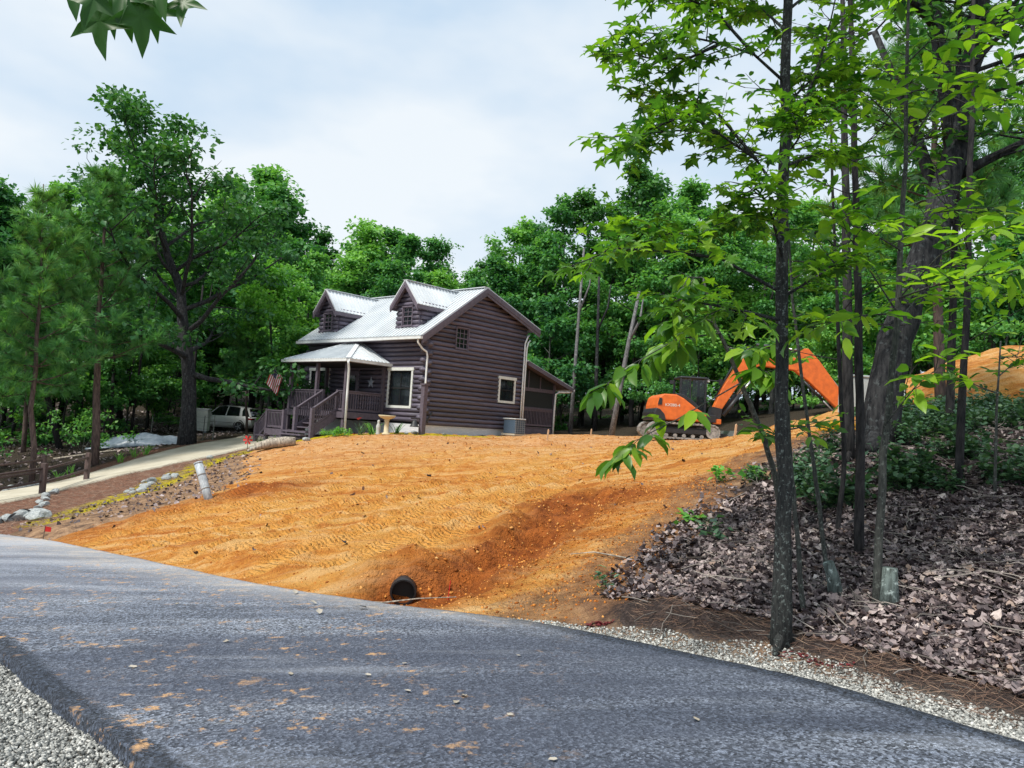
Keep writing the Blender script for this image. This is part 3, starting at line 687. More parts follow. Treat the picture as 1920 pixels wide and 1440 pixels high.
tag(scatter("bank_crumbs", pD, .014+.045*rng.random(len(pD))**5, STONE, _icoF, M_CLOD, .9, tint=rng.random(len(pD))*.75), "rough reddish clay crumbs on the cut bank beside the culvert", "soil", kind="stuff")
# fallen leaves on the bank
def curl_leaf(seed, lobes):
    r_ = np.random.default_rng(seed); n = 9
    out = []
    for i in range(n):
        g = 2*np.pi*i/n; rad = .5*(.80 + .20*np.cos(lobes*g + seed)) * (.88+.24*r_.random())
        out.append((rad*np.cos(g)*.66, rad*np.sin(g), .0))
    v = np.array([(0, 0, 0)] + out); c = .35 + .95*r_.random()
    v[:, 2] = c*(v[:, 0]**2)*1.6 + .55*(r_.random()-.3)*v[:, 1]**2*2 + r_.normal(0, .035, len(v))
    return v
DEADLEAF = [curl_leaf(i, 3 + i % 3) for i in range(10)]
DEADF = np.array([(0, i, i % 9 + 1) for i in range(1, 10)])
M_DEAD = tint_mat("dead_leaf", [(0, (.028, .022, .026)), (.3, (.11, .085, .09)), (.65, (.26, .205, .205)), (.88, (.44, .36, .35)), (.94, (.32, .22, .17)), (1, (.64, .56, .54))], .55, .4, 30)
def on_litter(x, y): return (soft_poly(x, y, LITTER, .75) > rng.random(len(x))) & (signed_road(x, y) > .55 + .5*fbm(x*1.7, y*1.7, 71))
pE = np.r_[pts_on(70000, .8, 8.5, 4.0, 11.5, on_litter), pts_on(14000, 1.5, 13, 9, 17.5, on_litter)]
sz = .045 + .11*rng.random(len(pE))**1.5 ; pE[:, 2] += .01 + .035*rng.random(len(pE))
pE_near = pE
tag(scatter("leaf_litter", pE, sz, DEADLEAF, DEADF, M_DEAD, .5), "deep brown fallen leaves covering the wooded bank", "leaf litter", kind="stuff")
def thin_litter(x, y):
    a = (soft_poly(x, y, [(-11.5, 17.6), (-8.3, 17.4), (-7.2, 19.4), (-7.6, 22.8), (-8.9, 27.2), (-10.0, 30.6), (-10.8, 28), (-10.9, 22)], .5) > rng.random(len(x)))
    return a | ((soft_poly(x, y, ORANGE, 1.2) > .03) & (rng.random(len(x)) < .02) & (signed_road(x, y) > .2))
pF = pts_on(9000, -12, 6, 9, 31.5, thin_litter, .02)
tag(scatter("verge_debris", pF, rng.uniform(.05, .17, len(pF)), DEADLEAF, DEADF, M_DEAD, .6), "dead leaves and scraped roots along the driveway verge", "leaf litter", kind="stuff")
def forest_floor(x, y): return (in_poly(x, y, [(-40, 24), (-18.5, 27), (-15.8, 35), (-15.4, 44), (-20, 60), (-45, 62)])) 
pG = pts_on(9000, -40, -14, 24, 60, forest_floor, .02)
tag(scatter("woodland_litter", pG, rng.uniform(.1, .26, len(pG)), DEADLEAF, DEADF, M_DEAD, .5), "shaded brown leaf litter under the trees behind the driveway", "leaf litter", kind="stuff")
M_TWIG = tint_mat("dead_twig", [(0, (.06, .05, .045)), (1, (.34, .30, .27))], .8, .2)
pT = pts_on(2600, 1.0, 9, 5.5, 15, lambda x, y: in_poly(x, y, LITTER) & (signed_road(x, y) > .4), .06)
TWG = np.array([(-.5, 0, 0), (-.1, .05, .03), (.2, -.02, .05), (.5, .03, .02)], float); TWG = np.concatenate([TWG+np.array(o) for o in ((0, -.011, 0), (0, .011, 0), (0, 0, .018))])
TWF = np.array([(i+a*4, i+1+a*4, i+1+b*4) for i in range(3) for a, b in ((0, 1), (1, 2), (2, 0))] + [(i+a*4, i+1+b*4, i+b*4) for i in range(3) for a, b in ((0, 1), (1, 2), (2, 0))])
tag(scatter("bank_twigs", pT, .12+.5*rng.random(len(pT))**3, TWG, TWF, M_TWIG, .22), "thin dead twigs strewn over the leaf bank", "twigs", kind="stuff")
# pine straw and small twigs: thin slivers
SLIV = np.array([(-.5, -.007, 0), (.5, -.004, .02), (.5, .004, .02), (-.5, .007, 0), (0, 0, .03)], float)
SLF = np.array([(0, 1, 4), (1, 2, 4), (2, 3, 4), (3, 0, 4)])
M_STRAW = tint_mat("pine_straw", [(0, (.07, .04, .032)), (.5, (.20, .115, .08)), (1, (.36, .25, .18))], .7, .3)
def on_straw(x, y):
    s = signed_road(x, y); a = (s > .3) & (s < 1.5) & in_poly(x, y, LITTER)
    b_ = soft_poly(x, y, STRAW, .2) > .5
    c_ = (d_line(x, y, DRIVE_UP[1:8]) < 1.1) & ~in_poly(x, y, DRIVE_LO + DRIVE_UP[::-1])
    return a | b_ | c_
pH = np.r_[pts_on(34000, .5, 7, 2.5, 9, on_straw, .012), pts_on(26000, -18, -9, 17, 38, on_straw, .02)]
s_ = np.where(pH[:, 1] > 12, rng.uniform(.15, .4, len(pH)), rng.uniform(.06, .2, len(pH)))
tag(scatter("pine_straw", pH, s_, SLIV, SLF, M_STRAW, .25), "reddish pine needles strewn beside the asphalt and the driveway", "pine straw", kind="stuff")
# ------------------------------------------------------------------ log cabin (local: x to the rear, y along the front to the far end, z up from the foundation top)
M_LOG = simple("stained_log", (.142, .124, .165), (.072, .064, .088), 5, .5, .35, 30, stretch=(.4, .4, 6), vary=.28, spec=.35)
M_LOGY = M_LOG
M_TRIM = simple("brown_trim", (.152, .125, .160), (.102, .085, .110), 7, .6, .2, 30, vary=.1)
M_DECKWOOD = simple("deck_wood", (.13, .106, .135), (.086, .07, .09), 9, .65, .25, 40, vary=.15)
M_WHITE = simple("white_paint", (.78, .80, .80), (.66, .68, .68), 5, .5, .05, 30)
M_CREAM = simple("cream_frame", (.70, .72, .68), (.58, .60, .57), 8, .55, .05)
M_ROOF = simple("ribbed_steel", (.68, .71, .73), (.56, .60, .63), 1.2, .38, .04, 12, metallic=.0, spec=.6, vary=.05)
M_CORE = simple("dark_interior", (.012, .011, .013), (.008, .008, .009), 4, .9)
M_FOUND = None
def brick_paint():
    m, nt, b, out = nodes("painted_brick")
    br = N(nt, "ShaderNodeTexBrick", Scale=4.0); br.inputs["Color1"].default_value = (.72, .72, .72, 1); br.inputs["Color2"].default_value = (.62, .63, .65, 1); br.inputs["Mortar"].default_value = (.42, .43, .46, 1)
    br.inputs["Mortar Size"].default_value = .012; br.inputs["Brick Width"].default_value = .8; br.inputs["Row Height"].default_value = .27
    tc = objc(nt); mp = nt.nodes.new("ShaderNodeMapping"); mp.inputs["Rotation"].default_value = (math.pi/2, 0, 0)
    s = nt.nodes.new("ShaderNodeSeparateXYZ"); c = nt.nodes.new("ShaderNodeCombineXYZ"); nt.links.new(tc, s.inputs[0])
    nt.links.new(mth(nt, "ADD", s.outputs[0], s.outputs[1]), c.inputs[0]); nt.links.new(s.outputs[2], c.inputs[1])
    nt.links.new(c.outputs[0], br.inputs["Vector"]); nt.links.new(br.outputs["Color"], b.inputs["Base Color"])
    b.inputs["Roughness"].default_value = .7; bump(nt, b, br.outputs["Fac"], -.5, .02)
    return m
M_FOUND = brick_paint()
def glass_mat():
    m, nt, b, out = nodes("window_glass")
    b.inputs["Base Color"].default_value = (.015, .02, .026, 1); b.inputs["Roughness"].default_value = .06; b.inputs["Specular IOR Level"].default_value = .6
    t = nt.nodes.new("ShaderNodeBsdfTransparent"); mx = nt.nodes.new("ShaderNodeMixShader"); mx.inputs[0].default_value = .5
    nt.links.new(b.outputs[0], mx.inputs[1]); nt.links.new(t.outputs[0], mx.inputs[2]); nt.links.new(mx.outputs[0], out.inputs[0])
    return m
M_GLASS = glass_mat()
M_CURTAIN = simple("curtain", (.14, .17, .19), (.07, .09, .10), 6, .9, stretch=(12, 12, .3))
M_SCREEN = simple("insect_screen", (.012, .018, .02), (.008, .012, .014), 20, .8)

HX, HY, HZ, HYAW = -3.735, 33.0991, 1.4768, .8535
house = thing("log_cabin", "dark brown log cabin with metal roof, two dormers and a corner porch", "house", (HX, HY, HZ), HYAW)
def hw(x, y, z=0.0):
    c, s = math.cos(HYAW), math.sin(HYAW)
    return (HX + x*c - y*s, HY + x*s + y*c, HZ + z)
W_, L_, HF, HR, UA, HA = 6.53, 8.62, 4.20, 5.24, 3.147, 6.42
SF, SR = (HA-HF)/UA, (HA-HR)/(W_-UA)
OVX, OVG = .645, .36

def log_mesh(p, q, r=.104, depth=.115, out=(0, -1, 0), n=10):
    """one round-faced wall log between two points: flattened oval section with slightly uneven surface"""
    mb = MB(); p, q, o = Vector(p), Vector(q), Vector(out); up = Vector((0, 0, 1))
    segs = max(1, int((q-p).length / 1.2)); base = 0
    for i in range(segs+1):
        c = p.lerp(q, i/segs); j = 1 + random.uniform(-.04, .04)
        for k in range(n):
            g = 2*math.pi*k/n; mb.v.append(tuple(c + o*math.cos(g)*depth*j + up*math.sin(g)*r*.985))
    for i in range(segs):
        for k in range(n):
            k2 = (k+1) % n; mb.f.append((i*n+k, i*n+k2, (i+1)*n+k2, (i+1)*n+k))
    mb.f.append(tuple(range(n))); mb.f.append(tuple(segs*n+k for k in range(n)))
    return mb
def log_wall(parent, plane, rows, span, openings, out, first=0):
    """rows of (z, low end, high end); openings (a0, a1, z0, z1) cut the logs"""
    for i, (z, a0, a1) in enumerate(rows):
        parts = [(a0, a1)]
        for (b0, b1, z0, z1) in openings:
            if z + .06 > z0 and z - .06 < z1:
                parts = [s for (c0, c1) in parts for s in ((c0, min(c1, b0)), (max(c0, b1), c1)) if s[1]-s[0] > .06]
        for (c0, c1) in parts:
            if plane[0] == "y": mb = log_mesh((c0, plane[1], z), (c1, plane[1], z), out=out)
            else: mb = log_mesh((plane[1], c0, z), (plane[1], c1, z), out=out)
            mb.build("log", M_LOG, parent, True)

# solid body behind the logs, painted near-black for the darkness of the rooms
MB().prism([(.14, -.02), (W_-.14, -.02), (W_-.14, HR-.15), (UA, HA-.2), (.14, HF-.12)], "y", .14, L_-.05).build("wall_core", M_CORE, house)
# foundation
fnd = MB().box(.0, W_, -.02, L_, -2.0, .0).build("foundation", M_FOUND, house)
# gable wall
gable = MB().box(.05, W_-.05, .07, .13, 0, 3.9).build("gable_wall", M_CORE, house)
PITCH_Z = .2055
rows = []
i = 0
while True:
    z = .1 + i*PITCH_Z
    if z > HA - .3: break
    a0 = 0 if z < HF else (z + .12 - HF)/SF
    a1 = W_ if z < HR else W_ - (z + .12 - HR)/SR
    if a1 - a0 < .25: break
    if z < HF - .5: a0 = -.30 if i % 2 else -.04
    rows.append((z, a0, a1)); i += 1
GW = (4.72, 5.72, 1.38, 2.40); UWN = (1.62, 2.36, 3.52, 4.44)
log_wall(gable, ("y", 0.0), rows, None, [GW, UWN], (0, -1, 0))
# front wall
front = MB().box(.07, .13, .05, L_-.05, 0, 3.7).build("front_wall", M_CORE, house)
rows = []
for i in range(19):
    z = .2 + i*PITCH_Z
    if z > HF - .28: break
    rows.append((z, -.26 if i % 2 == 0 and z < HF-.6 else -.05, L_ + (.28 if i % 2 else .05)))
FW = (.80, 2.25, .78, 2.33); FW2 = (6.88, 8.30, .80, 2.33); DOOR = (4.5, 5.5, .3, 2.4)
log_wall(front, ("x", 0.0), rows, None, [FW, FW2, DOOR], (-1, 0, 0))
# far gable's projecting log ends
for i in range(15):
    z = .1 + i*PITCH_Z
    log_mesh((-.30 if i % 2 else -.08, L_, z), (.3, L_, z), out=(0, 1, 0)).build("log", M_LOG, front, True)

def window(parent, plane, a0, a1, z0, z1, trim=.11, mat=None, cols=2, rows_=2, cap=True, curtain=True):
    """framed window standing proud of the logs; plane ('y'|'x', value) faces the negative side"""
    mat = mat or M_CREAM
    ax, c = plane
    w = bpy.data.objects.new("window", None); link(w, parent)
    # use meshes only: the frame carries the pane and bars
    def bx(mb, b0, b1, d0, d1, h0, h1):
        if ax == "y": mb.box(b0, b1, c+d0, c+d1, h0, h1)
        else: mb.box(c+d0, c+d1, b0, b1, h0, h1)
    f = MB()
    bx(f, a0-trim, a0, -.12, .10, z0, z1); bx(f, a1, a1+trim, -.12, .10, z0, z1)
    e = .045 if cap else 0
    bx(f, a0-trim-e, a1+trim+e, -.135, .10, z1+.001, z1+trim+(.03 if cap else 0)); bx(f, a0-trim, a1+trim, -.125, .10, z0-trim, z0-.001)
    bpy.data.objects.remove(w)
    fr = f.build("window", mat, parent)
    g_ = MB(); bx(g_, a0, a1, -.045, -.035, z0, z1); g_.build("pane", M_GLASS, fr)
    s = MB()
    zm = (z0+z1)/2
    bx(s, a0+.001, a1-.001, -.075, -.05, zm-.025, zm+.025)
    for k in range(1, cols):
        x = a0 + (a1-a0)*k/cols; bx(s, x-.014, x+.014, -.07, -.052, z0+.03, zm-.026); bx(s, x-.014, x+.014, -.07, -.052, zm+.026, z1-.03)
    if rows_ > 2:
        for h in (z0+(zm-z0)*.5, zm+(z1-zm)*.5): bx(s, a0+.03, a1-.03, -.0695, -.0525, h-.012, h+.012)
    bx(s, a0, a0+.04, -.0765, -.049, z0, z1); bx(s, a1-.04, a1, -.0765, -.049, z0, z1); bx(s, a0+.041, a1-.041, -.0765, -.049, z0, z0+.04); bx(s, a0+.041, a1-.041, -.0765, -.049, z1-.04, z1)
    s.build("sash", M_CORE if mat is not M_TRIM else M_TRIM, fr)
    if curtain:
        for (b0, b1) in ((a0+.02, a0+(a1-a0)*.36), (a1-(a1-a0)*.36, a1-.02)):
            k = MB(); n = 9
            for i in range(n):
                u0, u1 = b0+(b1-b0)*i/n, b0+(b1-b0)*(i+1)/n; d = .03 if i % 2 else .055
                bx(k, u0, u1, d, d+.02, z0+.02, z1-.02)
            k.build("curtain", M_CURTAIN, fr)
    return fr
window(gable, ("y", 0), *GW, cols=1, rows_=2)
window(gable, ("y", 0), *UWN, trim=.05, mat=M_TRIM, cols=3, rows_=4, cap=False)
window(front, ("x", 0), *FW, cols=2, rows_=2)
window(front, ("x", 0), *FW2, cols=2, rows_=2)
d = MB().box(-.05, -.01, DOOR[0]+.06, DOOR[1]-.06, .36, 2.34).build("door", M_TRIM, front)
MB().box(-.07, -.052, 4.75, 5.25, 1.35, 2.1).build("pane", M_GLASS, d)
MB().tube([(-.06, 4.65, 1.32), (-.12, 4.65, 1.32)], .03, 8).build("handle", M_WHITE, d)
f = MB().box(-.1, .05, DOOR[0]-.06, DOOR[0]+.059, .35, 2.4).box(-.1, .05, DOOR[1]-.059, DOOR[1]+.06, .35, 2.4).box(-.105, .05, DOOR[0]-.06, DOOR[1]+.06, 2.401, 2.5)
f.build("door_frame", M_TRIM, d)

# ---- roof faces made of separate ribbed sheets
def roof_face(parent, o, e, s, width, high, low=None, sheet=.92, rib=.23, th=.03, mat=None):
    """o: lower corner, e: unit along the eave, s: unit up the slope; high/low: break points [(a, b)...] of the upper and lower edge"""
    o, e, s = Vector(o), Vector(e), Vector(s); n = e.cross(s).normalized()
    if n.z < 0: n = -n
    low = low or [(0, 0), (width, 0)]
    H = lambda a: float(np.interp(a, [p[0] for p in high], [p[1] for p in high]))
    Lo = lambda a: float(np.interp(a, [p[0] for p in low], [p[1] for p in low]))
    k = max(1, round(width/sheet)); sw = width/k
    for i in range(k):
        a0, a1 = i*sw + (.004 if i else 0), (i+1)*sw
        up = [(a0, H(a0))] + [p for p in high if a0+1e-3 < p[0] < a1-1e-3] + [(a1, H(a1))]
        dn = [(a0, Lo(a0))] + [p for p in low if a0+1e-3 < p[0] < a1-1e-3] + [(a1, Lo(a1))]
        poly = dn + [p for p in up[::-1] if p[1] - Lo(p[0]) > 1e-3]
        if len(poly) < 3: continue
        mb = MB(); m_ = len(poly)
        P3 = [o + e*a + s*b for a, b in poly]
        mb.add([p + n*th for p in P3] + [p - n*0 for p in P3], [tuple(range(m_)), tuple(range(m_, 2*m_))[::-1]] + [(j, (j+1) % m_, m_+(j+1) % m_, m_+j) for j in range(m_)])
        nr = max(1, round(sw/rib))
        for j in range(nr):
            a = a0 + (j+.12)*sw/nr
            if H(a) - Lo(a) < .08: continue
            mb.bar(o+e*a+s*(Lo(a)+.002)+n*(th+.018), o+e*a+s*(H(a)-.01)+n*(th+.018), .05, .03, n)
        mb.build("roof_sheet", mat or M_ROOF, parent)
roof = MB().bar((UA, -OVG, HA+.075), (UA, L_+.25, HA+.075), .36, .03).build("roof", M_ROOF, house)
sfl, srl = math.hypot(1, SF), math.hypot(1, SR)
ext_f = (UA+OVX)*sfl; ext_r = (W_-UA+OVX)*srl
roof_w = L_ + .25 + OVG
roof_face(roof, (-OVX, -OVG, HF-SF*OVX+.03), (0, 1, 0), (1/sfl, 0, SF/sfl), roof_w, [(0, ext_f), (roof_w, ext_f)])
roof_face(roof, (W_+OVX, -OVG, HR-SR*OVX+.03), (0, 1, 0), (-1/srl, 0, SR/srl), roof_w, [(0, ext_r), (roof_w, ext_r)])
# rake boards (two stepped layers), soffit, fascia, gutter
for (x0, z0, x1, z1) in ((-OVX, HF-SF*OVX, UA, HA), (W_+OVX, HR-SR*OVX, UA, HA)):
    e_ = .0
    MB().prism([(x0, z0+.03), (x1, z1+.03), (x1, z1-.20), (x0, z0-.20)], "y", -OVG-.03, -OVG+.02).build("rake_board", M_TRIM, roof)
    MB().prism([(x0, z0-.201), (x1, z1-.201), (x1, z1-.32), (x0, z0-.32)], "y", -OVG+.0, -OVG+.05).build("rake_board", M_TRIM, roof)
    MB().prism([(x0, z0+.028), (x1, z1+.028), (x1, z1-.06), (x0, z0-.06)], "y", -OVG+.05, L_+.2).build("roof_deck", M_DECKWOOD, roof)
gz = HF-SF*OVX
MB().box(-OVX-.01, -OVX+.03, -OVG+.02, L_+.2, gz-.16, gz-.01).build("fascia", M_TRIM, roof)
def gutter(parent, p, q, w=.12, h=.1):
    p, q = Vector(p), Vector(q); d = (q-p).normalized(); o = Vector((d.y, -d.x, 0))
    if (o.dot(Vector((-1, -1, 0)))) < 0: o = -o
    mb = MB(); t = .012
    mb.bar(p+Vector((0, 0, -h)), q+Vector((0, 0, -h)), w, t); mb.bar(p+o*(w/2)+Vector((0, 0, -h/2+.01)), q+o*(w/2)+Vector((0, 0, -h/2+.01)), t, h); mb.bar(p-o*(w/2)+Vector((0, 0, -h/2)), q-o*(w/2)+Vector((0, 0, -h/2)), t, h)
    mb.bar(p+o*(w/2)+Vector((0, 0, .012)), q+o*(w/2)+Vector((0, 0, .012)), .03, .02)
    mb.bar(p-d*.003+Vector((0, 0, -h/2)), p+d*.01+Vector((0, 0, -h/2)), w, h)
    return mb.build("gutter", M_WHITE, parent)
gutter(roof, (-OVX-.075, -OVG-.02, gz-.02), (-OVX-.075, L_+.2, gz-.02))
for k in range(8):
    y = .35 + k*(L_-.6)/7
    MB().box(-.42, -.06, y-.045, y+.045, HF-.42, HF-.26).build("rafter_tail", M_CREAM if k in (2, 3, 4) else M_TRIM, roof)
# downspouts
def spout(parent, path, r=.042): return MB().tube(path, r, 8).build("downspout", M_WHITE, parent, True)
spout(house, [(-.68, -.12, gz-.08), (-.68, -.12, gz-.26), (-.45, -.16, gz-.5), (-.22, -.2, gz-.62), (-.17, -.21, gz-.8), (-.17, -.21, 1.5), (-.17, -.21, -.42)])
spout(house, [(6.62, -.12, HR-.5), (6.5, -.13, HR-.62), (6.32, -.14, HR-.95), (6.31, -.14, 2.5), (6.30, -.14, .3)])
spout(house, [(6.72, -.12, HR-.75), (6.56, -.13, HR-.9), (6.47, -.14, HR-1.2), (6.46, -.14, 2.5), (6.45, -.14, -.4)])

# ---- dormers
def dormer(y0, y1, zb=4.2):
    ym = (y0+y1)/2; ze, zp, X0 = 5.30, 6.27, .02
    xr = lambda z: (z-HF)/SF
    body = MB().prism([(y0+.1, 4.0), (y1-.1, 4.0), (y1-.1, ze+.05), (ym, zp-.16), (y0+.1, ze+.05)], "x", X0+.1, 1.4).build("dormer", M_CORE, house)
    MB().prism([(y0+.3, ze-.2), (y1-.3, ze-.2), (ym, zp-.16)], "x", 1.4, 2.8).build("dormer_core", M_CORE, body)
    wy0, wy1, wz0, wz1 = ym-.30, ym+.30, 4.34, 5.16
    z = 4.28; i = 0
    while z < zp - .25:
        hw_ = (y1-y0)/2 if z < ze-.02 else (y1-y0)/2*(zp-.08-z)/(zp-.08-ze)
        a0, a1 = ym-hw_, ym+hw_
        parts = [(a0, a1)]
        if wz0-.08 < z < wz1+.08: parts = [(a0, wy0-.04), (wy1+.04, a1)]
        for c0, c1 in parts:
            if c1-c0 > .05: log_mesh((X0, c0, z), (X0, c1, z), out=(-1, 0, 0)).build("log", M_LOG, body, True)
        if z < ze + .05:
            for yy, sg in ((y0, -1), (y1, 1)):
                x1 = xr(z-.02)
                if x1 > X0+.15: log_mesh((X0+.02, yy, z), (x1, yy, z), out=(0, sg, 0)).build("log", M_LOG, body, True)
        z += PITCH_Z; i += 1
    window(body, ("x", X0), wy0, wy1, wz0, wz1, trim=.05, mat=M_TRIM, cols=2, rows_=4, cap=False, curtain=False)
    # roof of the dormer
    hwid = (y1-y0)/2 + .17; sl = (zp-(ze-.12))/hwid; zl = ze-.12; ln = math.hypot(1, sl)
    X1 = -.34; xe, xp = xr(zl)+.02, xr(zp)+.02
    dr = MB().bar((X1, ym, zp+.07), (xp, ym, zp+.07), .26, .025).build("dormer_roof", M_ROOF, body)
    for sg in (-1, 1):
        roof_face(dr, (X1, ym+sg*hwid, zl+.03), (1, 0, 0), (0, -sg/ln, sl/ln), xp-X1, [(0, hwid*ln), (xp-X1, hwid*ln)], [(0, 0), (xe-X1, 0), (xp-X1, hwid*ln)], sheet=.8, rib=.2)
        MB().prism([(ym+sg*hwid, zl+.03), (ym, zp+.03), (ym, zp-.15), (ym+sg*hwid, zl-.15)], "x", X1-.02, X1+.03).build("rake_board", M_TRIM, dr)
        MB().prism([(ym+sg*hwid, zl-.151), (ym, zp-.151), (ym, zp-.24), (ym+sg*hwid, zl-.24)], "x", X1+.0, X1+.05).build("rake_board", M_TRIM, dr)
        MB().prism([(ym+sg*(hwid-.005), zl+.028), (ym, zp+.028), (ym, zp-.04), (ym+sg*(hwid-.005), zl-.04)], "x", X1+.031, xe-.1).build("roof_deck", M_TRIM, dr)
        MB().box(X1+.03, xe+.02, ym+sg*hwid-.02, ym+sg*hwid+.02, zl-.14, zl+.02).build("fascia", M_TRIM, dr)
        for xx in (.35, .95): MB().box(xx-.03, xx+.03, min(ym+sg*(hwid-.1), ym+sg*(hwid-.2)), max(ym+sg*(hwid-.1), ym+sg*(hwid-.2)), zl-.16, zl-.05).build("rafter_tail", M_CREAM, dr)
dormer(.62, 2.12); dormer(6.52, 8.02)

# ---- corner porch: half-pyramid roof on posts, deck, railings, stairs
PY0, PY1, PD, PE, PH, PM = 2.27, 7.12, 2.44, 2.62, 3.74, 4.7
porch = MB().box(-PD+.16, -.1, PY0+.18, PY1-.18, .27, .35).build("porch", M_DECKWOOD, house)
MB().box(-PD+.12, -PD+.159, PY0+.18, PY1-.18, .08, .34).box(-PD+.16, -.1, PY0+.14, PY0+.179, .08, .34).box(-PD+.16, -.1, PY1-.179, PY1-.14, .08, .34).build("skirt_board", M_DECKWOOD, porch)
proof = MB().bar((-.05, PM-.1, PH+.05), (-.05, PM+.1, PH+.05), .12, .05).build("porch_roof", M_ROOF, porch)
rise = PH-PE
lf = math.hypot(PD, rise)
roof_face(proof, (-PD, PY0, PE), (0, 1, 0), (PD/lf, 0, rise/lf), PY1-PY0, [(0, 0), (PM-PY0, lf), (PY1-PY0, 0)], sheet=.9, rib=.2)
for yy, sg in ((PY0, 1), (PY1, -1)):
    run = abs(PM-yy); ls = math.hypot(run, rise)
    roof_face(proof, (-PD, yy, PE), (1, 0, 0), (0, sg*run/ls, rise/ls), PD, [(0, 0), (PD, ls)], sheet=.82, rib=.2)
    MB().bar((-PD, yy, PE+.045), (0, PM, PH+.05), .2, .025).build("hip_cap", M_ROOF, proof)
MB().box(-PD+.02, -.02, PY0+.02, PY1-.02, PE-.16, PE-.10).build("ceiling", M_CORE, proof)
MB().box(-PD, -PD+.04, PY0, PY1, PE-.14, PE-.005).box(-PD+.041, 0, PY0, PY0+.04, PE-.14, PE-.005).box(-PD+.041, 0, PY1-.04, PY1, PE-.14, PE-.005).build("fascia", M_TRIM, proof)
gutter(proof, (-PD-.065, PY0-.05, PE-.01), (-PD-.065, PY1+.05, PE-.01)); gutter(proof, (-PD-.0, PY0-.065, PE-.01), (-.05, PY0-.065, PE-.01))
spout(porch, [(-PD-.04, PY0-.08, PE-.1), (-PD+.0, PY0-.06, PE-.22), (-PD+.1, PY0+.02, PE-.42), (-PD+.12, PY0+.04, 1.2), (-PD+.12, PY0+.02, -.62)], .05)
for (x, y) in ((-2.2, 2.6), (-2.2, 4.72), (-2.2, 6.78), (-.2, 2.55), (-.2, 6.85)):
    MB().box(x-.07, x+.07, y-.07, y+.07, .351, PE-.141).build("post", M_DECKWOOD, porch)
for (x, y) in ((-2.2, 2.6), (-2.2, 6.78), (-2.2, 4.72)):
    MB().box(x-.07, x+.07, y-.07, y+.07, -1.3, .08).build("pier", M_DECKWOOD, porch)
def railing(parent, p, q, h=.9, base=.1, step=.125, posts=()):
    """top rail, foot rail and square balusters between two floor points"""
    p, q = Vector(p), Vector(q); zu = Vector((0, 0, 1)); L = (q-p).length; d = (q-p)/L
    r = MB().bar(p+zu*h, q+zu*h, .13, .045).bar(p+zu*(h-.07), q+zu*(h-.07), .045, .085).build("railing", M_DECKWOOD, parent)
    MB().bar(p+zu*base, q+zu*base, .05, .09).build("foot_rail", M_DECKWOOD, r)
    n = max(2, int(L/step))
    for i in range(n):
        b = p + d*(L*(i+.5)/n)
        MB().bar(b+zu*(base+.046), b+zu*(h-.113), .04, .04, up=(0, 1, 0)).build("baluster", M_DECKWOOD, r)
    return r
F_ = .35
railing(porch, (-2.2, 4.25, F_), (-2.2, 6.7, F_)); railing(porch, (-2.2, 2.68, F_), (-2.2, 3.1, F_))
railing(porch, (-2.12, 2.55, F_), (-.28, 2.55, F_)); railing(porch, (-2.12, 6.82, F_), (-.28, 6.82, F_))
for y in (3.13, 4.22): MB().box(-2.26, -2.14, y-.06, y+.06, .08, 1.3).build("newel", M_DECKWOOD, porch)
# stairs from the porch down to a landing, then steps to the ground
stairs = MB().bar((-2.3, 3.08, .15), (-3.45, 3.08, -.62), .06, .3).bar((-2.3, 4.27, .15), (-3.45, 4.27, -.62), .06, .3).build("stairs", M_DECKWOOD, house)
for i in range(4):
    x, z = -2.45-.28*i, .17-.19*i
    MB().box(x-.16, x+.13, 3.12, 4.23, z-.045, z).build("tread", M_DECKWOOD, stairs)
land = MB().box(-3.72, -2.75, 4.31, 6.25, -.66, -.58).box(-3.72, -3.45, 3.1, 4.30, -.66, -.58).box(-3.74, -3.721, 4.85, 6.25, -.86, -.575).build("landing", M_DECKWOOD, stairs)
for i in range(3):
    x, z = -3.9-.28*i, -.72-.15*i
    t = MB().box(x-.16, x+.15, 2.95, 4.78, z-.05, z).build("tread", M_DECKWOOD, stairs)
    MB().box(x+.10, x+.14, 2.95, 3.6, z-.15, z-.051).box(x+.10, x+.14, 4.15, 4.78, z-.15, z-.051).build("riser", M_DECKWOOD, t)
for (x, y, z0, z1) in ((-3.5, 3.02, -1.2, .42), (-3.5, 4.25, -.6, .42), (-3.65, 4.88, -1.3, .28), (-3.65, 6.2, -1.3, .28), (-3.65, 7.05, -1.3, -.35), (-2.8, 6.2, -1.2, .28)):
    MB().box(x-.075, x+.075, y-.075, y+.075, z0, z1).build("newel", M_DECKWOOD, stairs)
railing(stairs, (-2.22, 3.08, F_-.02), (-3.43, 3.05, -.47), .9, .12); railing(stairs, (-2.22, 4.25, F_-.02), (-3.43, 4.25, -.47), .9, .12)
railing(stairs, (-3.65, 4.95, -.62), (-3.65, 6.13, -.62), .85, .14, .11); railing(stairs, (-3.65, 6.27, -.66), (-3.65, 7.0, -1.22), .82, .14, .12); railing(stairs, (-2.8, 6.2, -.62), (-3.58, 6.2, -.62), .85, .14, .12)
MB().box(-3.74, -3.0, 6.2, 6.95, -.95, -.88).build("tread", M_DECKWOOD, stairs)

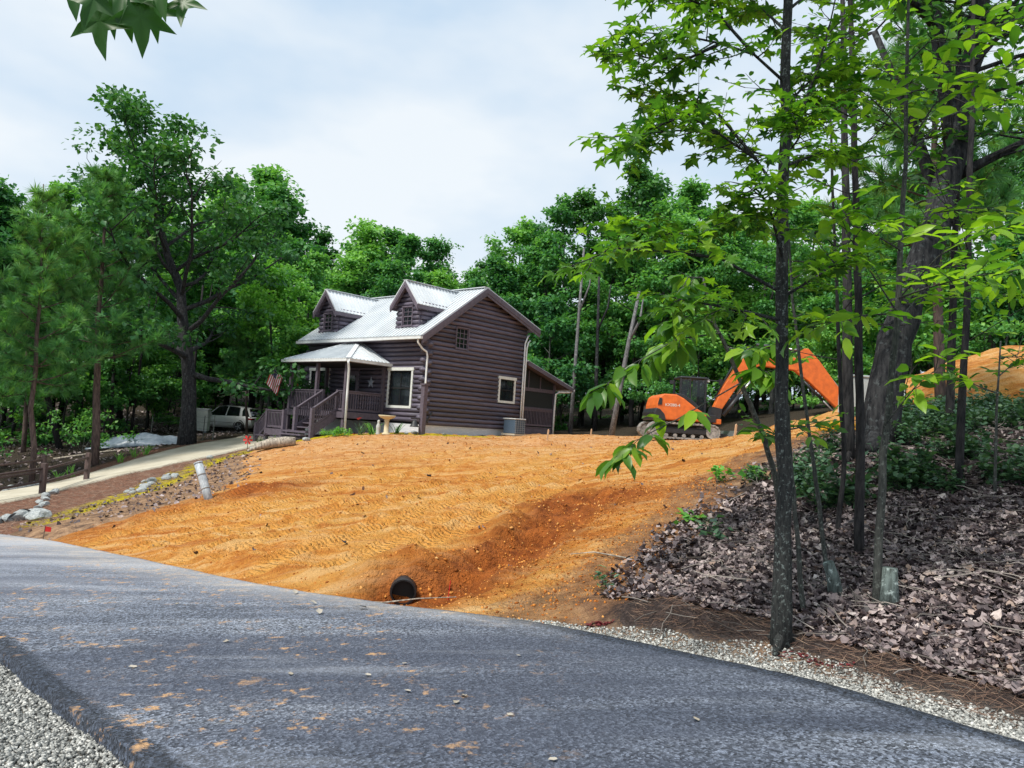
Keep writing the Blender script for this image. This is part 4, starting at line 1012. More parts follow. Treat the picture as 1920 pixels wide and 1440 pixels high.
# ---- screened lean-to at the rear
lean = MB().box(W_+.1, 9.55, .3, 5.2, .12, .22).build("screened_porch", M_DECKWOOD, house)
lr = math.hypot(3.95, 1.12)
roof_l = MB().box(W_+.02, W_+.08, -.2, 5.4, 3.42, 3.5).build("lean_to_roof", M_ROOF, lean)
roof_face(roof_l, (10.42, -.2, 2.36), (0, 1, 0), (-3.9/lr, 0, 1.08/lr), 5.6, [(0, lr*.99), (5.6, lr*.99)])
MB().prism([(10.42, 2.38), (W_+.05, 3.46), (W_+.05, 3.24), (10.42, 2.2)], "y", -.23, -.18).build("rake_board", M_TRIM, roof_l)
MB().prism([(10.40, 2.355), (W_+.05, 3.42), (W_+.05, 3.37), (10.40, 2.305)], "y", -.179, 5.3).build("roof_deck", M_TRIM, roof_l)
gutter(roof_l, (10.48, -.22, 2.33), (10.48, 5.4, 2.33))
for y in (.3, 2.7, 5.1):
    MB().box(9.4, 9.55, y, y+.14, -1.2, 2.5).build("post", M_DECKWOOD, lean)
MB().box(W_+.1, W_+.25, .3, .44, -.3, 3.2).build("post", M_DECKWOOD, lean)
MB().box(W_+.251, 9.399, .33, .40, 2.02, 2.2).box(W_+.251, 9.399, .33, .40, 1.13, 1.22).build("rail_board", M_DECKWOOD, lean)
MB().prism([(W_+.251, 2.201), (9.399, 2.201), (9.399, 2.52), (W_+.251, 3.28)], "y", .36, .375).build("gable_screen", M_SCREEN, lean)
MB().box(W_+.251, 9.399, .36, .37, 1.221, 2.019).build("screen", M_SCREEN, lean)
MB().box(W_+.26, 9.4, .41, .43, .23, 1.13).build("screen", M_SCREEN, lean)
railing(lean, (W_+.28, .34, .22), (9.39, .34, .22), .92, .1, .12)
MB().box(W_+.1, 9.55, .31, .38, -.6, .119).build("skirt_board", M_TRIM, lean)
for xx in (7.35, 8.3): MB().bar((xx, .35, 2.2), (xx, .35, 3.28-(xx-W_)*.27), .05, .05, up=(0, 1, 0)).build("stud", M_DECKWOOD, lean)
spout(lean, [(10.42, -.14, 2.25), (10.2, -.1, 2.16), (9.6, .1, 2.12), (9.45, .2, 2.0), (9.42, .22, 1), (9.42, .22, -.3)], .05)

# ---- things at the house
M_METAL = simple("painted_metal", (.32, .36, .40), (.22, .26, .30), 8, .5, .05)
M_GREYBLUE = simple("condenser_grille", (.09, .14, .20), (.05, .08, .12), 30, .5, .3, 60)
ax_, ay_, az_ = hw(5.05, -.85, 0)
gz_ = float(ground_z(np.array(ax_), np.array(ay_)))
ac = thing("air_conditioner", "grey blue air conditioner condenser standing against the gable wall", "air conditioner", (ax_, ay_, gz_), HYAW)
MB().box(-.42, .42, -.42, .42, .0, .08).build("base", M_CONC, ac)
MB().box(-.36, .36, -.36, .36, .081, .74).build("body", M_GREYBLUE, ac, bevel=.03)
MB().box(-.39, .39, -.39, .39, .741, .80).build("top_cover", simple("condenser_top", (.6, .62, .62)), ac, bevel=.02)
for k in range(6):
    MB().box(-.375, .375, -.375, -.362, .14+k*.1, .155+k*.1).build("louvre", M_METAL, ac)
for k in range(5):
    MB().box(-.33+k*.16, -.31+k*.16, -.385, -.376, .1, .72).build("guard_bar", M_METAL, ac)
# flag
flag_mats = [simple("flag_red", (.5, .03, .04), (.4, .02, .03), 5, .8), simple("flag_white", (.75, .74, .74), (.65, .64, .66), 5, .8), simple("flag_blue", (.03, .04, .13), (.02, .03, .09), 5, .8)]
fl = thing("flag", "stars and stripes flag on a slanted pole at the porch post", "flag", hw(-2.28, 6.78, 1.35), 0)
wl_ = Vector(hw(-2.28, 6.78, 1.35))
pole_d = Vector((-.62, -.25, .80)).normalized()
MB().tube([(0, 0, 0), tuple(pole_d*1.25)], .016, 6).build("pole", simple("flag_pole", (.55, .5, .42)), fl)
MB().tube([tuple(pole_d*-.05), tuple(pole_d*.08)], .03, 8).build("bracket", M_WHITE, fl)
# cloth hangs from the upper part of the pole: hoist along the pole, fly hanging down
def flag_pt(u, v):   # u along the fly 0..1, v along the hoist 0..1
    h = pole_d*(.55+.68*v)
    drop = Vector((-.16*u*(1-.4*v), -.06*u, -.86*u))
    fold = .07*math.sin(v*9 + u*3.0)*(.25+u)
    return h + drop + Vector((.35*fold, -.9*fold, 0)) + Vector((-.12, -.05, .02))*u*v
NR, NC = 13, 12
for r in range(NR):
    mb = MB()
    for c in range(NC):
        u0, u1 = c/NC, (c+1)/NC
        if r >= 6 and u1 <= .42: continue
        v0, v1 = r/NR, (r+1)/NR
        mb.add([flag_pt(u0, v0), flag_pt(u1, v0), flag_pt(u1, v1), flag_pt(u0, v1)], [(0, 1, 2, 3)])
    mb.build("stripe", flag_mats[r % 2], fl)
mb = MB()
for r in range(6, 13):
    for c in range(5):
        v0, v1, u0, u1 = r/NR, (r+1)/NR, c/NC, (c+1)/NC
        mb.add([flag_pt(u0, v0), flag_pt(u1, v0), flag_pt(u1, v1), flag_pt(u0, v1)], [(0, 1, 2, 3)])
canton = mb.build("canton", flag_mats[2], fl)
st = MB()
for r in range(5):
    for c in range(5):
        q = flag_pt((c+.5)/NC, (6.6+r*1.35)/NR); q = q + Vector((-.012, -.016, .0))
        st.add([q+Vector((0, 0, .02)), q+Vector((.014, 0, -.012)), q+Vector((-.014, 0, -.012))], [(0, 1, 2)])
st.build("stars", flag_mats[1], canton)
# barn star on the porch wall
s_ = MB(); pts5 = []
for k in range(10):
    a = math.pi/2 + k*math.pi/5; r = .30 if k % 2 == 0 else .125
    pts5.append((-.11, r*math.cos(a), r*math.sin(a)))
s_.add([(-.17, 0, 0)] + pts5, [(0, k+1, (k+1) % 10+1) for k in range(10)])
so = s_.build("wall_star", simple("star_metal", (.34, .38, .44), (.22, .25, .3), 6, .5)); so.location = hw(0, 3.55, 1.78); so.rotation_euler = (0, 0, HYAW)
tag(so, "grey metal five pointed star hanging on the porch wall", "ornament")
# wind chime
wc = thing("wind_chime", "wind chime of thin tubes hanging at the far porch corner", "wind chime", hw(-2.0, 6.55, 1.5), HYAW)
MB().tube([(0, 0, .9), (0, 0, .98)], .006, 5).lathe([(.06, .88), (.06, .9)], 10).build("disc", M_TRIM, wc)
for k in range(5):
    a = k*1.257; MB().tube([(.05*math.cos(a), .05*math.sin(a), .3+.05*k), (.05*math.cos(a), .05*math.sin(a), .87)], .012, 6).build("chime_tube", M_METAL, wc)
MB().lathe([(.001, -.1), (.05, -.06), (.05, .02), (.001, .06)], 8).build("sail", simple("chime_sail", (.4, .12, .05)), wc)
# ------------------------------------------------------------------ garden things and site things
def gz1(x, y): return float(ground_z(np.array(float(x)), np.array(float(y))))
M_STONEW = simple("cast_stone", (.66, .58, .38), (.52, .46, .30), 8, .9, .2)
x, y = -4.93, 31.0
bb = thing("bird_bath", "cream stone bird bath on a pedestal before the cabin corner", "bird bath", (x, y, gz1(x, y)-.02))
MB().lathe([(.17, 0), (.17, .06), (.10, .10), (.085, .5), (.12, .64)], 16).build("pedestal", M_STONEW, bb, True)
MB().lathe([(.10, .62), (.30, .70), (.35, .76), (.35, .79), (.31, .79), (.12, .73), (.01, .725)], 20).build("basin", M_STONEW, bb, True)
x, y = -5.3, 31.3
sv = MB()
sv.lathe([(.09, 0), (.10, .05), (.075, .1), (.09, .25), (.10, .36), (.06, .44), (.045, .47), (.062, .53), (.055, .58), (.02, .61)], 12)
o = sv.build("garden_statue", simple("pale_stone", (.5, .52, .5), (.4, .42, .4), 10, .9, .2), None, True); o.location = (x, y, gz1(x, y)-.02)
tag(o, "small pale garden statue between the lilies and the bird bath", "statue")
# dinner bell on a post
bx_, by_, _ = hw(-.92, -1.0)
bp = thing("bell_post", "square brown post carrying an iron dinner bell near the cabin corner", "bell post", (bx_, by_, gz1(bx_, by_)-.03), HYAW)
MB().box(-.1, .1, -.1, .1, 0, 2.05).build("post", M_DECKWOOD, bp)
MB().box(-.14, .14, -.14, .14, 2.051, 2.13).build("cap", M_DECKWOOD, bp)
M_IRON = simple("cast_iron", (.03, .032, .036), (.018, .02, .022), 10, .5, .2)
bell = MB().lathe([(.19, .32), (.17, .36), (.12, .46), (.10, .54), (.05, .60), (.01, .61)], 16, (-.34, .1)).build("bell", M_IRON, bp, True)
MB().bar((-.1, .05, .66), (-.5, .15, .66), .05, .05).build("yoke", M_IRON, bell)
MB().bar((.1, -.02, .42), (.42, -.1, .98), .06, .05).build("crank_arm", M_IRON, bp)
MB().bar((.1, -.02, .9), (.25, -.06, .5), .03, .03).build("lever", M_IRON, bp)
# wooden stakes
M_STAKE = simple("raw_pine", (.62, .42, .26), (.48, .32, .2), 8, .8, .2)
for (x, y, h, w, lab) in ((1.5, 30.0, .42, .06, "short wooden survey stake beside the small dirt pile"), (8.25, 28.2, .55, .07, "wooden grade stake in front of the excavator blade"), (3.5, 33.0, .3, .05, "low wooden stake at the edge of the graded pad")):
    o = MB().prism([(-w/2, -.1), (w/2, -.1), (w/2, h-.05), (0, h), (-w/2, h-.05)], "y", -.02, .02).build("survey_stake", M_STAKE); o.location = (x, y, gz1(x, y)); o.rotation_euler = (.05, .06, .3)
    tag(o, lab, "stake")
# leaning white pipe
p0, p1 = Vector((-6.93, 18.3, gz1(-6.93, 18.3)-.1)), Vector((-7.36, 18.5, .27))
wp = thing("marker_pipe", "leaning weathered white plastic pipe stuck in the clay bank", "pipe", tuple(p0))
dv = p1-p0
M_PVC = simple("weathered_pvc", (.52, .56, .59), (.26, .30, .33), 9, .6, .1, stretch=(3, 3, .6))
MB().tube([(0, 0, 0), tuple(dv*.35), tuple(dv*.68), tuple(dv)], .098, 14).build("pipe", M_PVC, wp, True)
for k in (.36, .7): MB().tube([tuple(dv*k), tuple(dv*(k+.035))], .104, 14).build("collar", simple("pipe_stain%d" % int(k*100), (.34, .34, .33), (.2, .2, .2), 8), wp, True)
MB().tube([tuple(dv*.995), tuple(dv*1.03)], .106, 14).build("cap", M_PVC, wp, True)
# survey flags and spray paint
M_REDFLAG = simple("marking_red", (.62, .02, .015), (.5, .015, .01), 6, .7)
for (x, y, lab, h) in ((-9.62, 16.35, "tiny red marking flag at the road corner of the clay", .28), (-.62, 9.55, "thin red survey whisker beside the culvert mouth", .26)):
    f_ = thing("marker_flag", lab, "marker flag", (x, y, gz1(x, y)))
    MB().tube([(0, 0, -.03), (.02, 0, h)], .006, 5).build("wire", M_REDFLAG if h < .27 else M_IRON, f_)
    if h > .27: MB().add([(.02, 0, h), (.14, .02, h-.02), (.13, .03, h-.12), (.015, 0, h-.11)], [(0, 1, 2, 3)]).build("pennant", M_REDFLAG, f_)
def paint_strip(path, w, lab):
    mb = MB(); P = [Vector((x, y, 0)) for x, y in path]; R = np.random.default_rng(3)
    for k in range(46):
        t = R.random()*(len(P)-1.001); i = int(t); q = P[i].lerp(P[i+1], t-i) + Vector((R.normal(0, w*.4), R.normal(0, w*.4), 0))
        z = gz1(q.x, q.y)+.012; r = R.uniform(.01, .036); n = 6
        mb.add([(q.x+r*R.uniform(.6, 1.2)*math.cos(g*2*math.pi/n), q.y+.6*r*math.sin(g*2*math.pi/n), z+R.uniform(-.004, .012)) for g in range(n)], [tuple(range(n))])
    o = mb.build("paint_mark", M_REDPAINT); tag(o, lab, "paint mark", kind="stuff")
M_REDPAINT = simple("red_marking_paint", (.17, .016, .022), (.09, .012, .014), 12, .9)
paint_strip([(2.42, 6.66), (2.65, 6.45), (2.88, 6.3)], .05, "stroke of red marking paint on the ground by the sweetgum foot")
paint_strip([(.95, 8.0), (1.15, 7.9)], .04, "small dab of red marking paint at the gravel edge")
# culvert: corrugated black plastic pipe
M_BLACKPL = simple("black_plastic", (.012, .012, .014), (.008, .008, .009), 10, .45, .1)
cu = thing("culvert_pipe", "black corrugated culvert pipe mouth under the orange clay bank", "culvert", (-1.2, 9.80, -.735))
ax = Vector((-.10, .99, .0)).normalized()
ou = MB(); path, rad = [], []
for k in range(26):
    path.append(tuple(ax*(k*.055) + Vector((0, 0, .185)))); rad.append(.172 if k % 2 else .156)
ou.tube(path, rad, 24, caps=False); ou.build("outer_wall", M_BLACKPL, cu, True)
MB().tube([tuple(ax*(.001)+Vector((0, 0, .185))), tuple(ax*1.4+Vector((0, 0, .185)))], .143, 24, caps=False).build("liner", M_BLACKPL, cu, True)
rim = MB(); n = 24
s1 = ax.orthogonal().normalized(); s2 = ax.cross(s1)
c_ = Vector((0, 0, .185))
rv = [c_+(s1*math.cos(2*math.pi*k/n)+s2*math.sin(2*math.pi*k/n))*r for r in (.143, .163) for k in range(n)]
rim.add(rv, [(k, (k+1) % n, n+(k+1) % n, n+k) for k in range(n)]).build("rim", M_BLACKPL, cu)
MB().tube([tuple(ax*.10+Vector((0, 0, .185))), tuple(ax*.12+Vector((0, 0, .185)))], .142, 24).build("shade_disc", simple("pipe_darkness", (.003, .003, .003)), cu)  # black disc painted in for the shade inside the pipe
# driveway culvert with rock headwall
cu2 = thing("driveway_culvert", "small dark culvert opening among the white rocks by the road", "culvert", (-12.05, 19.3, gz1(-12.05, 19.3)-.2))
ax2 = Vector((-.35, .93, 0)).normalized()
MB().tube([tuple(ax2*k*.06+Vector((0, 0, .2))) for k in range(14)], [.24 if k % 2 else .22 for k in range(14)], 18, caps=False).build("outer_wall", M_BLACKPL, cu2, True)
MB().tube([tuple(ax2*.7+Vector((0, 0, .2))), tuple(ax2*.72+Vector((0, 0, .2)))], .22, 18).build("shade_disc", M_CORE, cu2)  # dark disc, its colour stands in for shade down the pipe
def rock_mesh(seed, flat=.7):
    import bmesh
    bm = bmesh.new(); bmesh.ops.create_icosphere(bm, subdivisions=2, radius=1); r = np.random.default_rng(seed)
    D = [Vector(r.normal(0, 1, 3)).normalized() for _ in range(9)]; C = [r.uniform(.55, .95) for _ in range(9)]
    for v in bm.verts:
        for d_, c in zip(D, C):
            k = v.co.dot(d_)
            if k > c: v.co -= d_*(k-c)
        v.co *= 1 + r.normal(0, .02); v.co.z *= flat
    me = bpy.data.meshes.new("rock"); bm.to_mesh(me); bm.free(); return me
M_ROCK = simple("limestone_rock", (.46, .48, .47), (.20, .23, .24), 5, .9, .5, 22, vary=.2)
ROCKS = [rock_mesh(i) for i in range(6)]
for m_ in ROCKS: m_.materials.append(M_ROCK)
def rock(x, y, s, lab, grp, k=0, sink=.25, mat=None):
    o = link(bpy.data.objects.new("rock", ROCKS[k % 6])); o.location = (x, y, gz1(x, y) + s*(.7-.7*sink*2)); o.scale = (s, s*random.uniform(.7, 1), s*random.uniform(.7, 1)); o.rotation_euler = (random.uniform(-.3, .3), random.uniform(-.3, .3), random.uniform(0, 6))
    tag(o, lab, "rock", grp)
rr = np.random.default_rng(11)
for k in range(13):
    a = k/12*math.pi
    rock(-12.05+.62*math.cos(a)+rr.normal(0, .08), 19.15+.25*math.sin(a)+rr.normal(0, .12), rr.uniform(.16, .28), "white grey rock stacked around the driveway culvert", "rocks around the driveway culvert", k)
for k in range(9):
    rock(-13.1-.25*k+rr.normal(0, .1), 19.6+.2*k+rr.normal(0, .2), rr.uniform(.15, .3), "white grey rock banked along the road beyond the culvert", "rocks along the road beyond the culvert", k+2)
for k in range(12):
    t = k/11; rock(-12.3-1.9*t+rr.normal(0, .07), 20.3+4.2*t, rr.uniform(.10, .2), "small pale rock edging the driveway below the fence post", "rocks edging the driveway", k)
for k in range(10):
    t = k/9; rock(-18.3+1.1*t, 26.6+2.4*t+rr.normal(0, .1), rr.uniform(.14, .24), "pale rock edging the far side of the driveway", "rocks along the far driveway edge", k+1)
for k in range(16):
    t = k/15; rock(-11.05+.2*rr.normal(), 22.5+3.2*t, rr.uniform(.10, .22), "flat grey stone laid along the mossy strip", "flat stones in the mossy strip", k, .35)
for (x, y, s) in ((-10.0, 30.2, .14), (-9.6, 29.9, .1), (-8.0, 30.6, .16), (-4.2, 31.7, .12), (-3.9, 31.9, .16), (-2.7, 32.4, .12), (-11.2, 29.2, .15)):
    rock(x, y, s, "small grey stone at the edge of the clay before the cabin", "stones before the cabin", int(x*10) % 6)
# split-rail fence
M_FENCE = simple("fence_rail", (.115, .075, .066), (.06, .042, .04), 7, .8, .4, 25, stretch=(2, 2, .5), vary=.15)
def fence(name, lab, posts, rails_h, tail=None, ph=1.0):
    P = [Vector((x, y, gz1(x, y))) for x, y in posts]
    f_ = thing(name, lab, "fence", tuple(P[0]))
    o = P[0]
    for k, p in enumerate(P):
        q = p - o; MB().box(q.x-.075, q.x+.075, q.y-.075, q.y+.075, q.z-.25, q.z+ph).build("post", M_FENCE, f_, bevel=.015)
    for a, b in zip(P[:-1], P[1:]):
        for h in rails_h:
            da, db = random.uniform(-.03, .03), random.uniform(-.03, .03)
            a_, b_ = a-o+Vector((0, 0, h+da)), b-o+Vector((0, 0, h+db)); m1 = a_.lerp(b_, .5)+Vector((0, 0, random.uniform(-.02, .01)))
            MB().tube([tuple(a_), tuple(m1), tuple(b_)], [.05, .058, .05], 7, oval=.7).build("rail", M_FENCE, f_, True)
fence("rail_fence", "brown split rail fence along the yard side of the driveway", [(-14.75, 27.3), (-14.35, 24.1), (-15.9, 21.9), (-18.6, 20.9)], (.82, .42))
fence("rail_fence", "brown split rail fence on the woods side of the driveway", [(-17.25, 28.9), (-19.2, 26.6), (-22, 24.6)], (.95, .48), ph=1.12)
# old weathered log by the stairs, fallen branches, stumps
M_DRIFT = bark_mat("grey_deadwood", (.50, .44, .36), (.16, .14, .12), None, 8, .6)
lg = MB(); lg.tube([(-.85, 0, .02), (-.3, .05, .16), (.25, .02, .22), (.62, -.02, .24)], [.14, .19, .2, .16], 12).tube([(-.5, -.02, .1), (-.85, -.14, -.02), (-1.1, -.2, -.12)], [.1, .08, .05], 8)
o = lg.build("old_log", M_DRIFT, None, True); o.location = (-8.75, 29.5, gz1(-8.75, 29.5)+.02); o.rotation_euler = (0, -.06, .25)
tag(o, "thick weathered grey log lying in front of the porch stairs", "log")
for (pts, r, lab) in (([(4.05, 10.9), (4.4, 11.5), (4.75, 11.9), (5.05, 12.3)], .07, "pale grey fallen branch lying on the leaf bank behind the sweetgum"),
                      ([(-1.9, 9.25), (-1.35, 9.2), (-.95, 9.38), (-.5, 9.28)], .013, "thin bent twig lying at the culvert mouth"),
                      ([(4.9, 7.2), (5.3, 7.0), (5.6, 7.4)], .012, "thin pale twig on the leaf bank by the stump"),
                      ([(-19.6, 33.5), (-18.0, 34.6), (-16.6, 34.9)], .05, "pale fallen branch on the shaded floor behind the driveway"),
                      ([(1.6, 9.7), (1.2, 10.1), (.9, 10.2)], .012, "thin twig lying on the orange cut bank")):
    mb = MB(); P = [(x, y, gz1(x, y)+r*.8+.03) for x, y in pts]
    mb.tube(P, [r*(1-.6*k/(len(P)-1)) for k in range(len(P))], 7)
    if r > .04: mb.tube([P[1], (P[1][0]+.35, P[1][1]+.1, P[1][2]+.18)], [r*.5, r*.2], 5)
    tag(mb.build("fallen_branch", M_DRIFT, None, True), lab, "branch")
M_LICHEN = bark_mat("lichen_stump", (.16, .20, .19), (.05, .06, .055), (.42, .50, .48), 12, .8)
for (x, y, h, r, lean_, lab) in ((3.38, 7.8, .34, .062, (-.05, -.02), "short lichen covered stump leaning on the leaf bank beside the thin sapling"), (3.72, 7.45, .36, .085, (.0, .0), "lichen covered stump at the foot of the grey sapling")):
    z = gz1(x, y); mb = MB().tube([(0, 0, -.08), (lean_[0], lean_[1], h*.5), (lean_[0]*2.4, lean_[1]*2, h)], [r*1.35, r, r*.85], 12)
    mb.tube([(0, 0, .02), (.13, -.05, -.08)], [r*.6, r*.3], 6).tube([(0, 0, .02), (-.12, -.06, -.08)], [r*.6, r*.3], 6)
    o = mb.build("stump", M_LICHEN, None, True); o.location = (x, y, z); tag(o, lab, "stump")
# tarp heap and white tank in the woods
M_TARP = simple("silver_tarp", (.30, .36, .43), (.14, .19, .25), 3, .4, .5, 5)
import bmesh as _bm
bm = _bm.new(); _bm.ops.create_grid(bm, x_segments=28, y_segments=16, size=1)
for v in bm.verts:
    r_ = max(abs(v.co.x), abs(v.co.y)); v.co.z = max(0, 1-(v.co.x**2+v.co.y**2))**.7*.5 + .07*math.sin(v.co.x*9+v.co.y*5)*(1-r_**4) + .05*math.sin(v.co.y*13); v.co.x *= 2.1; v.co.y *= 1.1
me = bpy.data.meshes.new("tarp_heap"); bm.to_mesh(me); bm.free(); me.materials.append(M_TARP); me.polygons.foreach_set("use_smooth", [True]*len(me.polygons))
o = link(bpy.data.objects.new("tarp_heap", me)); o.location = (-17.9, 37.6, gz1(-17.9, 37.6)-.02); o.rotation_euler = (0, -.12, .15)
sm = o.modifiers.new("thick", "SOLIDIFY"); sm.thickness = .02
tag(o, "crumpled silver blue tarp over a heap behind the oak", "tarp")
tk = thing("white_cabinet", "white metal cabinet between the oak trunk and the parked car", "cabinet", (-18.5, 45.5, gz1(-18.5, 45.5)), .2)
MB().box(-.75, .75, -.4, .4, .1, 1.35).build("body", M_WHITE, tk, bevel=.03)
MB().box(-.8, .8, -.45, .45, 1.351, 1.42).build("lid", M_WHITE, tk, bevel=.02)
MB().box(-.7, -.02, -.43, -.401, .2, 1.28).box(.02, .7, -.43, -.401, .2, 1.28).build("door", M_CREAM, tk)
for sx_ in (-.65, .65): MB().box(sx_-.06, sx_+.06, -.35, .35, -.1, .099).build("foot", M_METAL, tk)
# wire garden fence pieces near the oak
M_WIRE = simple("rusty_post", (.10, .12, .11), (.06, .07, .07), 8, .7)
wf = thing("wire_fence", "low wire fence on thin metal posts behind the oak", "fence", (-14.6, 38.2, gz1(-14.6, 38.2)))
P = [Vector((x, y, gz1(x, y))) for x, y in ((-14.6, 38.2), (-15.6, 39.5), (-16.5, 40.6), (-17.4, 41.4), (-18.4, 39.8))]
for p in P:
    q = p-P[0]; MB().tube([(q.x, q.y, q.z-.1), (q.x+.02, q.y, q.z+1.25)], .022, 5).build("post", M_WIRE, wf)
for a, b in zip(P[:-1], P[1:]):
    for h in (.2, .55, .9, 1.15): MB().tube([tuple(a-P[0]+Vector((0, 0, h))), tuple(b-P[0]+Vector((0, 0, h)))], .006, 4, caps=False).build("wire", M_WIRE, wf)

# ------------------------------------------------------------------ white SUV
M_CARW = simple("white_car_paint", (.80, .81, .82), (.76, .77, .78), 2, .18, spec=.6)
M_CARG = simple("car_glass", (.012, .016, .02), (.01, .012, .015), 2, .05, spec=.8)
M_TYRE = simple("tyre_rubber", (.018, .018, .02), (.012, .012, .013), 12, .8)
M_RIM = simple("dark_rim", (.05, .052, .056), (.03, .03, .032), 8, .35, metallic=.6)
M_TAIL = simple("tail_lamp", (.28, .01, .012), (.2, .008, .01), 5, .2)
car = thing("parked_car", "white sport utility car parked under the trees behind the stairs", "car", (-19.6, 54.0, gz1(-19.6, 54.0)+.02), math.radians(164))
# stations along the length (x forward): x, half width at sill / belt, z bottom, z belt
ST = [(-2.42, .74, .80, .50, .98), (-2.36, .88, .90, .36, 1.04), (-1.9, .95, .97, .28, 1.08), (-1.0, .97, .985, .26, 1.07), (0, .97, .985, .26, 1.05), (1.0, .97, .98, .26, 1.02), (1.6, .96, .955, .28, .99), (2.1, .93, .90, .32, .90), (2.4, .80, .76, .40, .80), (2.47, .60, .58, .48, .70)]
mb = MB(); ring = 10
for (x, ws, wb, zb, zt) in ST:
    h = zt-zb
    pr = [(-ws*.9, zb), (-ws, zb+h*.25), (-wb, zb+h*.7), (-wb*.96, zt-.02), (-wb*.86, zt+.02), (wb*.86, zt+.02), (wb*.96, zt-.02), (wb, zb+h*.7), (ws, zb+h*.25), (ws*.9, zb)]
    mb.v += [(x, a, b) for a, b in pr]
for i in range(len(ST)-1):
    for k in range(ring):
        k2 = (k+1) % ring; mb.f.append((i*ring+k, i*ring+k2, (i+1)*ring+k2, (i+1)*ring+k))
mb.f.append(tuple(range(ring))); mb.f.append(tuple((len(ST)-1)*ring+k for k in range(ring)))
body = mb.build("body", M_CARW, car, True)
# greenhouse: roof with glass sides
cab_lo = [(-2.28, .84, 1.05), (-1.0, .88, 1.08), (.3, .88, 1.06), (1.18, .82, 1.02)]
cab_hi = [(-1.92, .60, 1.60), (-1.0, .66, 1.71), (-.1, .66, 1.73), (.45, .62, 1.66)]
g_ = MB()
for sg in (-1, 1):
    for (a, b) in ((0, 1), (1, 2), (2, 3)):
        g_.add([(cab_lo[a][0], sg*cab_lo[a][1], cab_lo[a][2]), (cab_lo[b][0], sg*cab_lo[b][1], cab_lo[b][2]), (cab_hi[b][0], sg*cab_hi[b][1], cab_hi[b][2]), (cab_hi[a][0], sg*cab_hi[a][1], cab_hi[a][2])], [(0, 1, 2, 3)])
g_.add([(cab_lo[0][0], -.84, 1.05), (cab_lo[0][0], .84, 1.05), (cab_hi[0][0], .6, 1.6), (cab_hi[0][0], -.6, 1.6)], [(0, 1, 2, 3)])
g_.add([(1.18, -.82, 1.02), (1.18, .82, 1.02), (.45, .62, 1.66), (.45, -.62, 1.66)], [(0, 1, 2, 3)])
gl = g_.build("windows", M_CARG, car)
rf = MB()
for (a, b) in ((0, 1), (1, 2), (2, 3)):
    A, B = cab_hi[a], cab_hi[b]
    rf.add([(A[0], -A[1]-.02, A[2]), (A[0], -A[1]*.7, A[2]+.05), (A[0], A[1]*.7, A[2]+.05), (A[0], A[1]+.02, A[2]), (B[0], -B[1]-.02, B[2]), (B[0], -B[1]*.7, B[2]+.05), (B[0], B[1]*.7, B[2]+.05), (B[0], B[1]+.02, B[2])],
           [(0, 1, 5, 4), (1, 2, 6, 5), (2, 3, 7, 6)])
rf.build("roof", M_CARW, car, True)
MB().box(-2.12, -1.82, -.6, .6, 1.62, 1.66).build("spoiler", M_CARW, car, bevel=.01)
for sg in (-1, 1):
    MB().bar((-2.30, sg*.85, 1.06), (-1.90, sg*.62, 1.62), .10, .07).bar((-1.55, sg*.875, 1.07), (-1.45, sg*.655, 1.66), .22, .03).bar((-.35, sg*.89, 1.07), (-.4, sg*.665, 1.72), .07, .03).bar((1.16, sg*.83, 1.02), (.43, sg*.63, 1.67), .06, .05).build("pillar", M_CARW, car)
    MB().box(.72, .9, min(sg*.92, sg*1.12), max(sg*.92, sg*1.12), 1.02, 1.16).build("mirror", M_CARW, car, bevel=.03)
    MB().box(-2.44, -2.1, min(sg*.55, sg*.93), max(sg*.55, sg*.93), .86, .98).build("tail_light", M_TAIL, car, bevel=.02)
    MB().box(2.15, 2.42, min(sg*.5, sg*.82), max(sg*.5, sg*.82), .68, .80).build("headlight", M_CARG, car, bevel=.02)
    MB().box(-1.0, .9, sg*.985-.006, sg*.985+.006, .60, .615).build("door_crease", M_RIM, car)
    for xx in (-.28, .02): MB().box(xx-.5, xx-.32, sg*.99-.012, sg*.99+.012, .86, .885).build("door_handle", M_CARW, car)
    for xw in (-1.48, 1.48):
        w = MB().tube([(xw, sg*.74, .37), (xw, sg*.80, .37), (xw, sg*.95, .37), (xw, sg*.99, .37)], [.34, .375, .375, .34], 24).build("wheel", M_TYRE, car, True)
        MB().tube([(xw, sg*.97, .37), (xw, sg*1.0, .37)], [.26, .24], 18).build("rim", M_RIM, w)
        sp = MB()
        for k in range(5):
            a = k*1.2566; sp.bar((xw, sg*1.003, .37), (xw+.24*math.cos(a), sg*1.003, .37+.24*math.sin(a)), .05, .012, up=(0, 1, 0))
        sp.build("spoke", M_METAL, w)
        ar = MB(); na = 14
        for k in range(na+1):
            a = math.pi*k/na
            for r in (.40, .46): ar.v.append((xw+r*math.cos(a), sg*.975, .37+r*math.sin(a)))
        ar.f += [(2*k, 2*k+1, 2*k+3, 2*k+2) for k in range(na)]
        ar.build("wheel_arch", M_RIM, car)
MB().box(-2.46, -2.3, -.7, .7, .34, .52).build("rear_bumper", M_RIM, car, bevel=.03)
MB().box(-2.445, -2.425, -.26, .26, .70, .83).build("number_plate", M_CREAM, car)

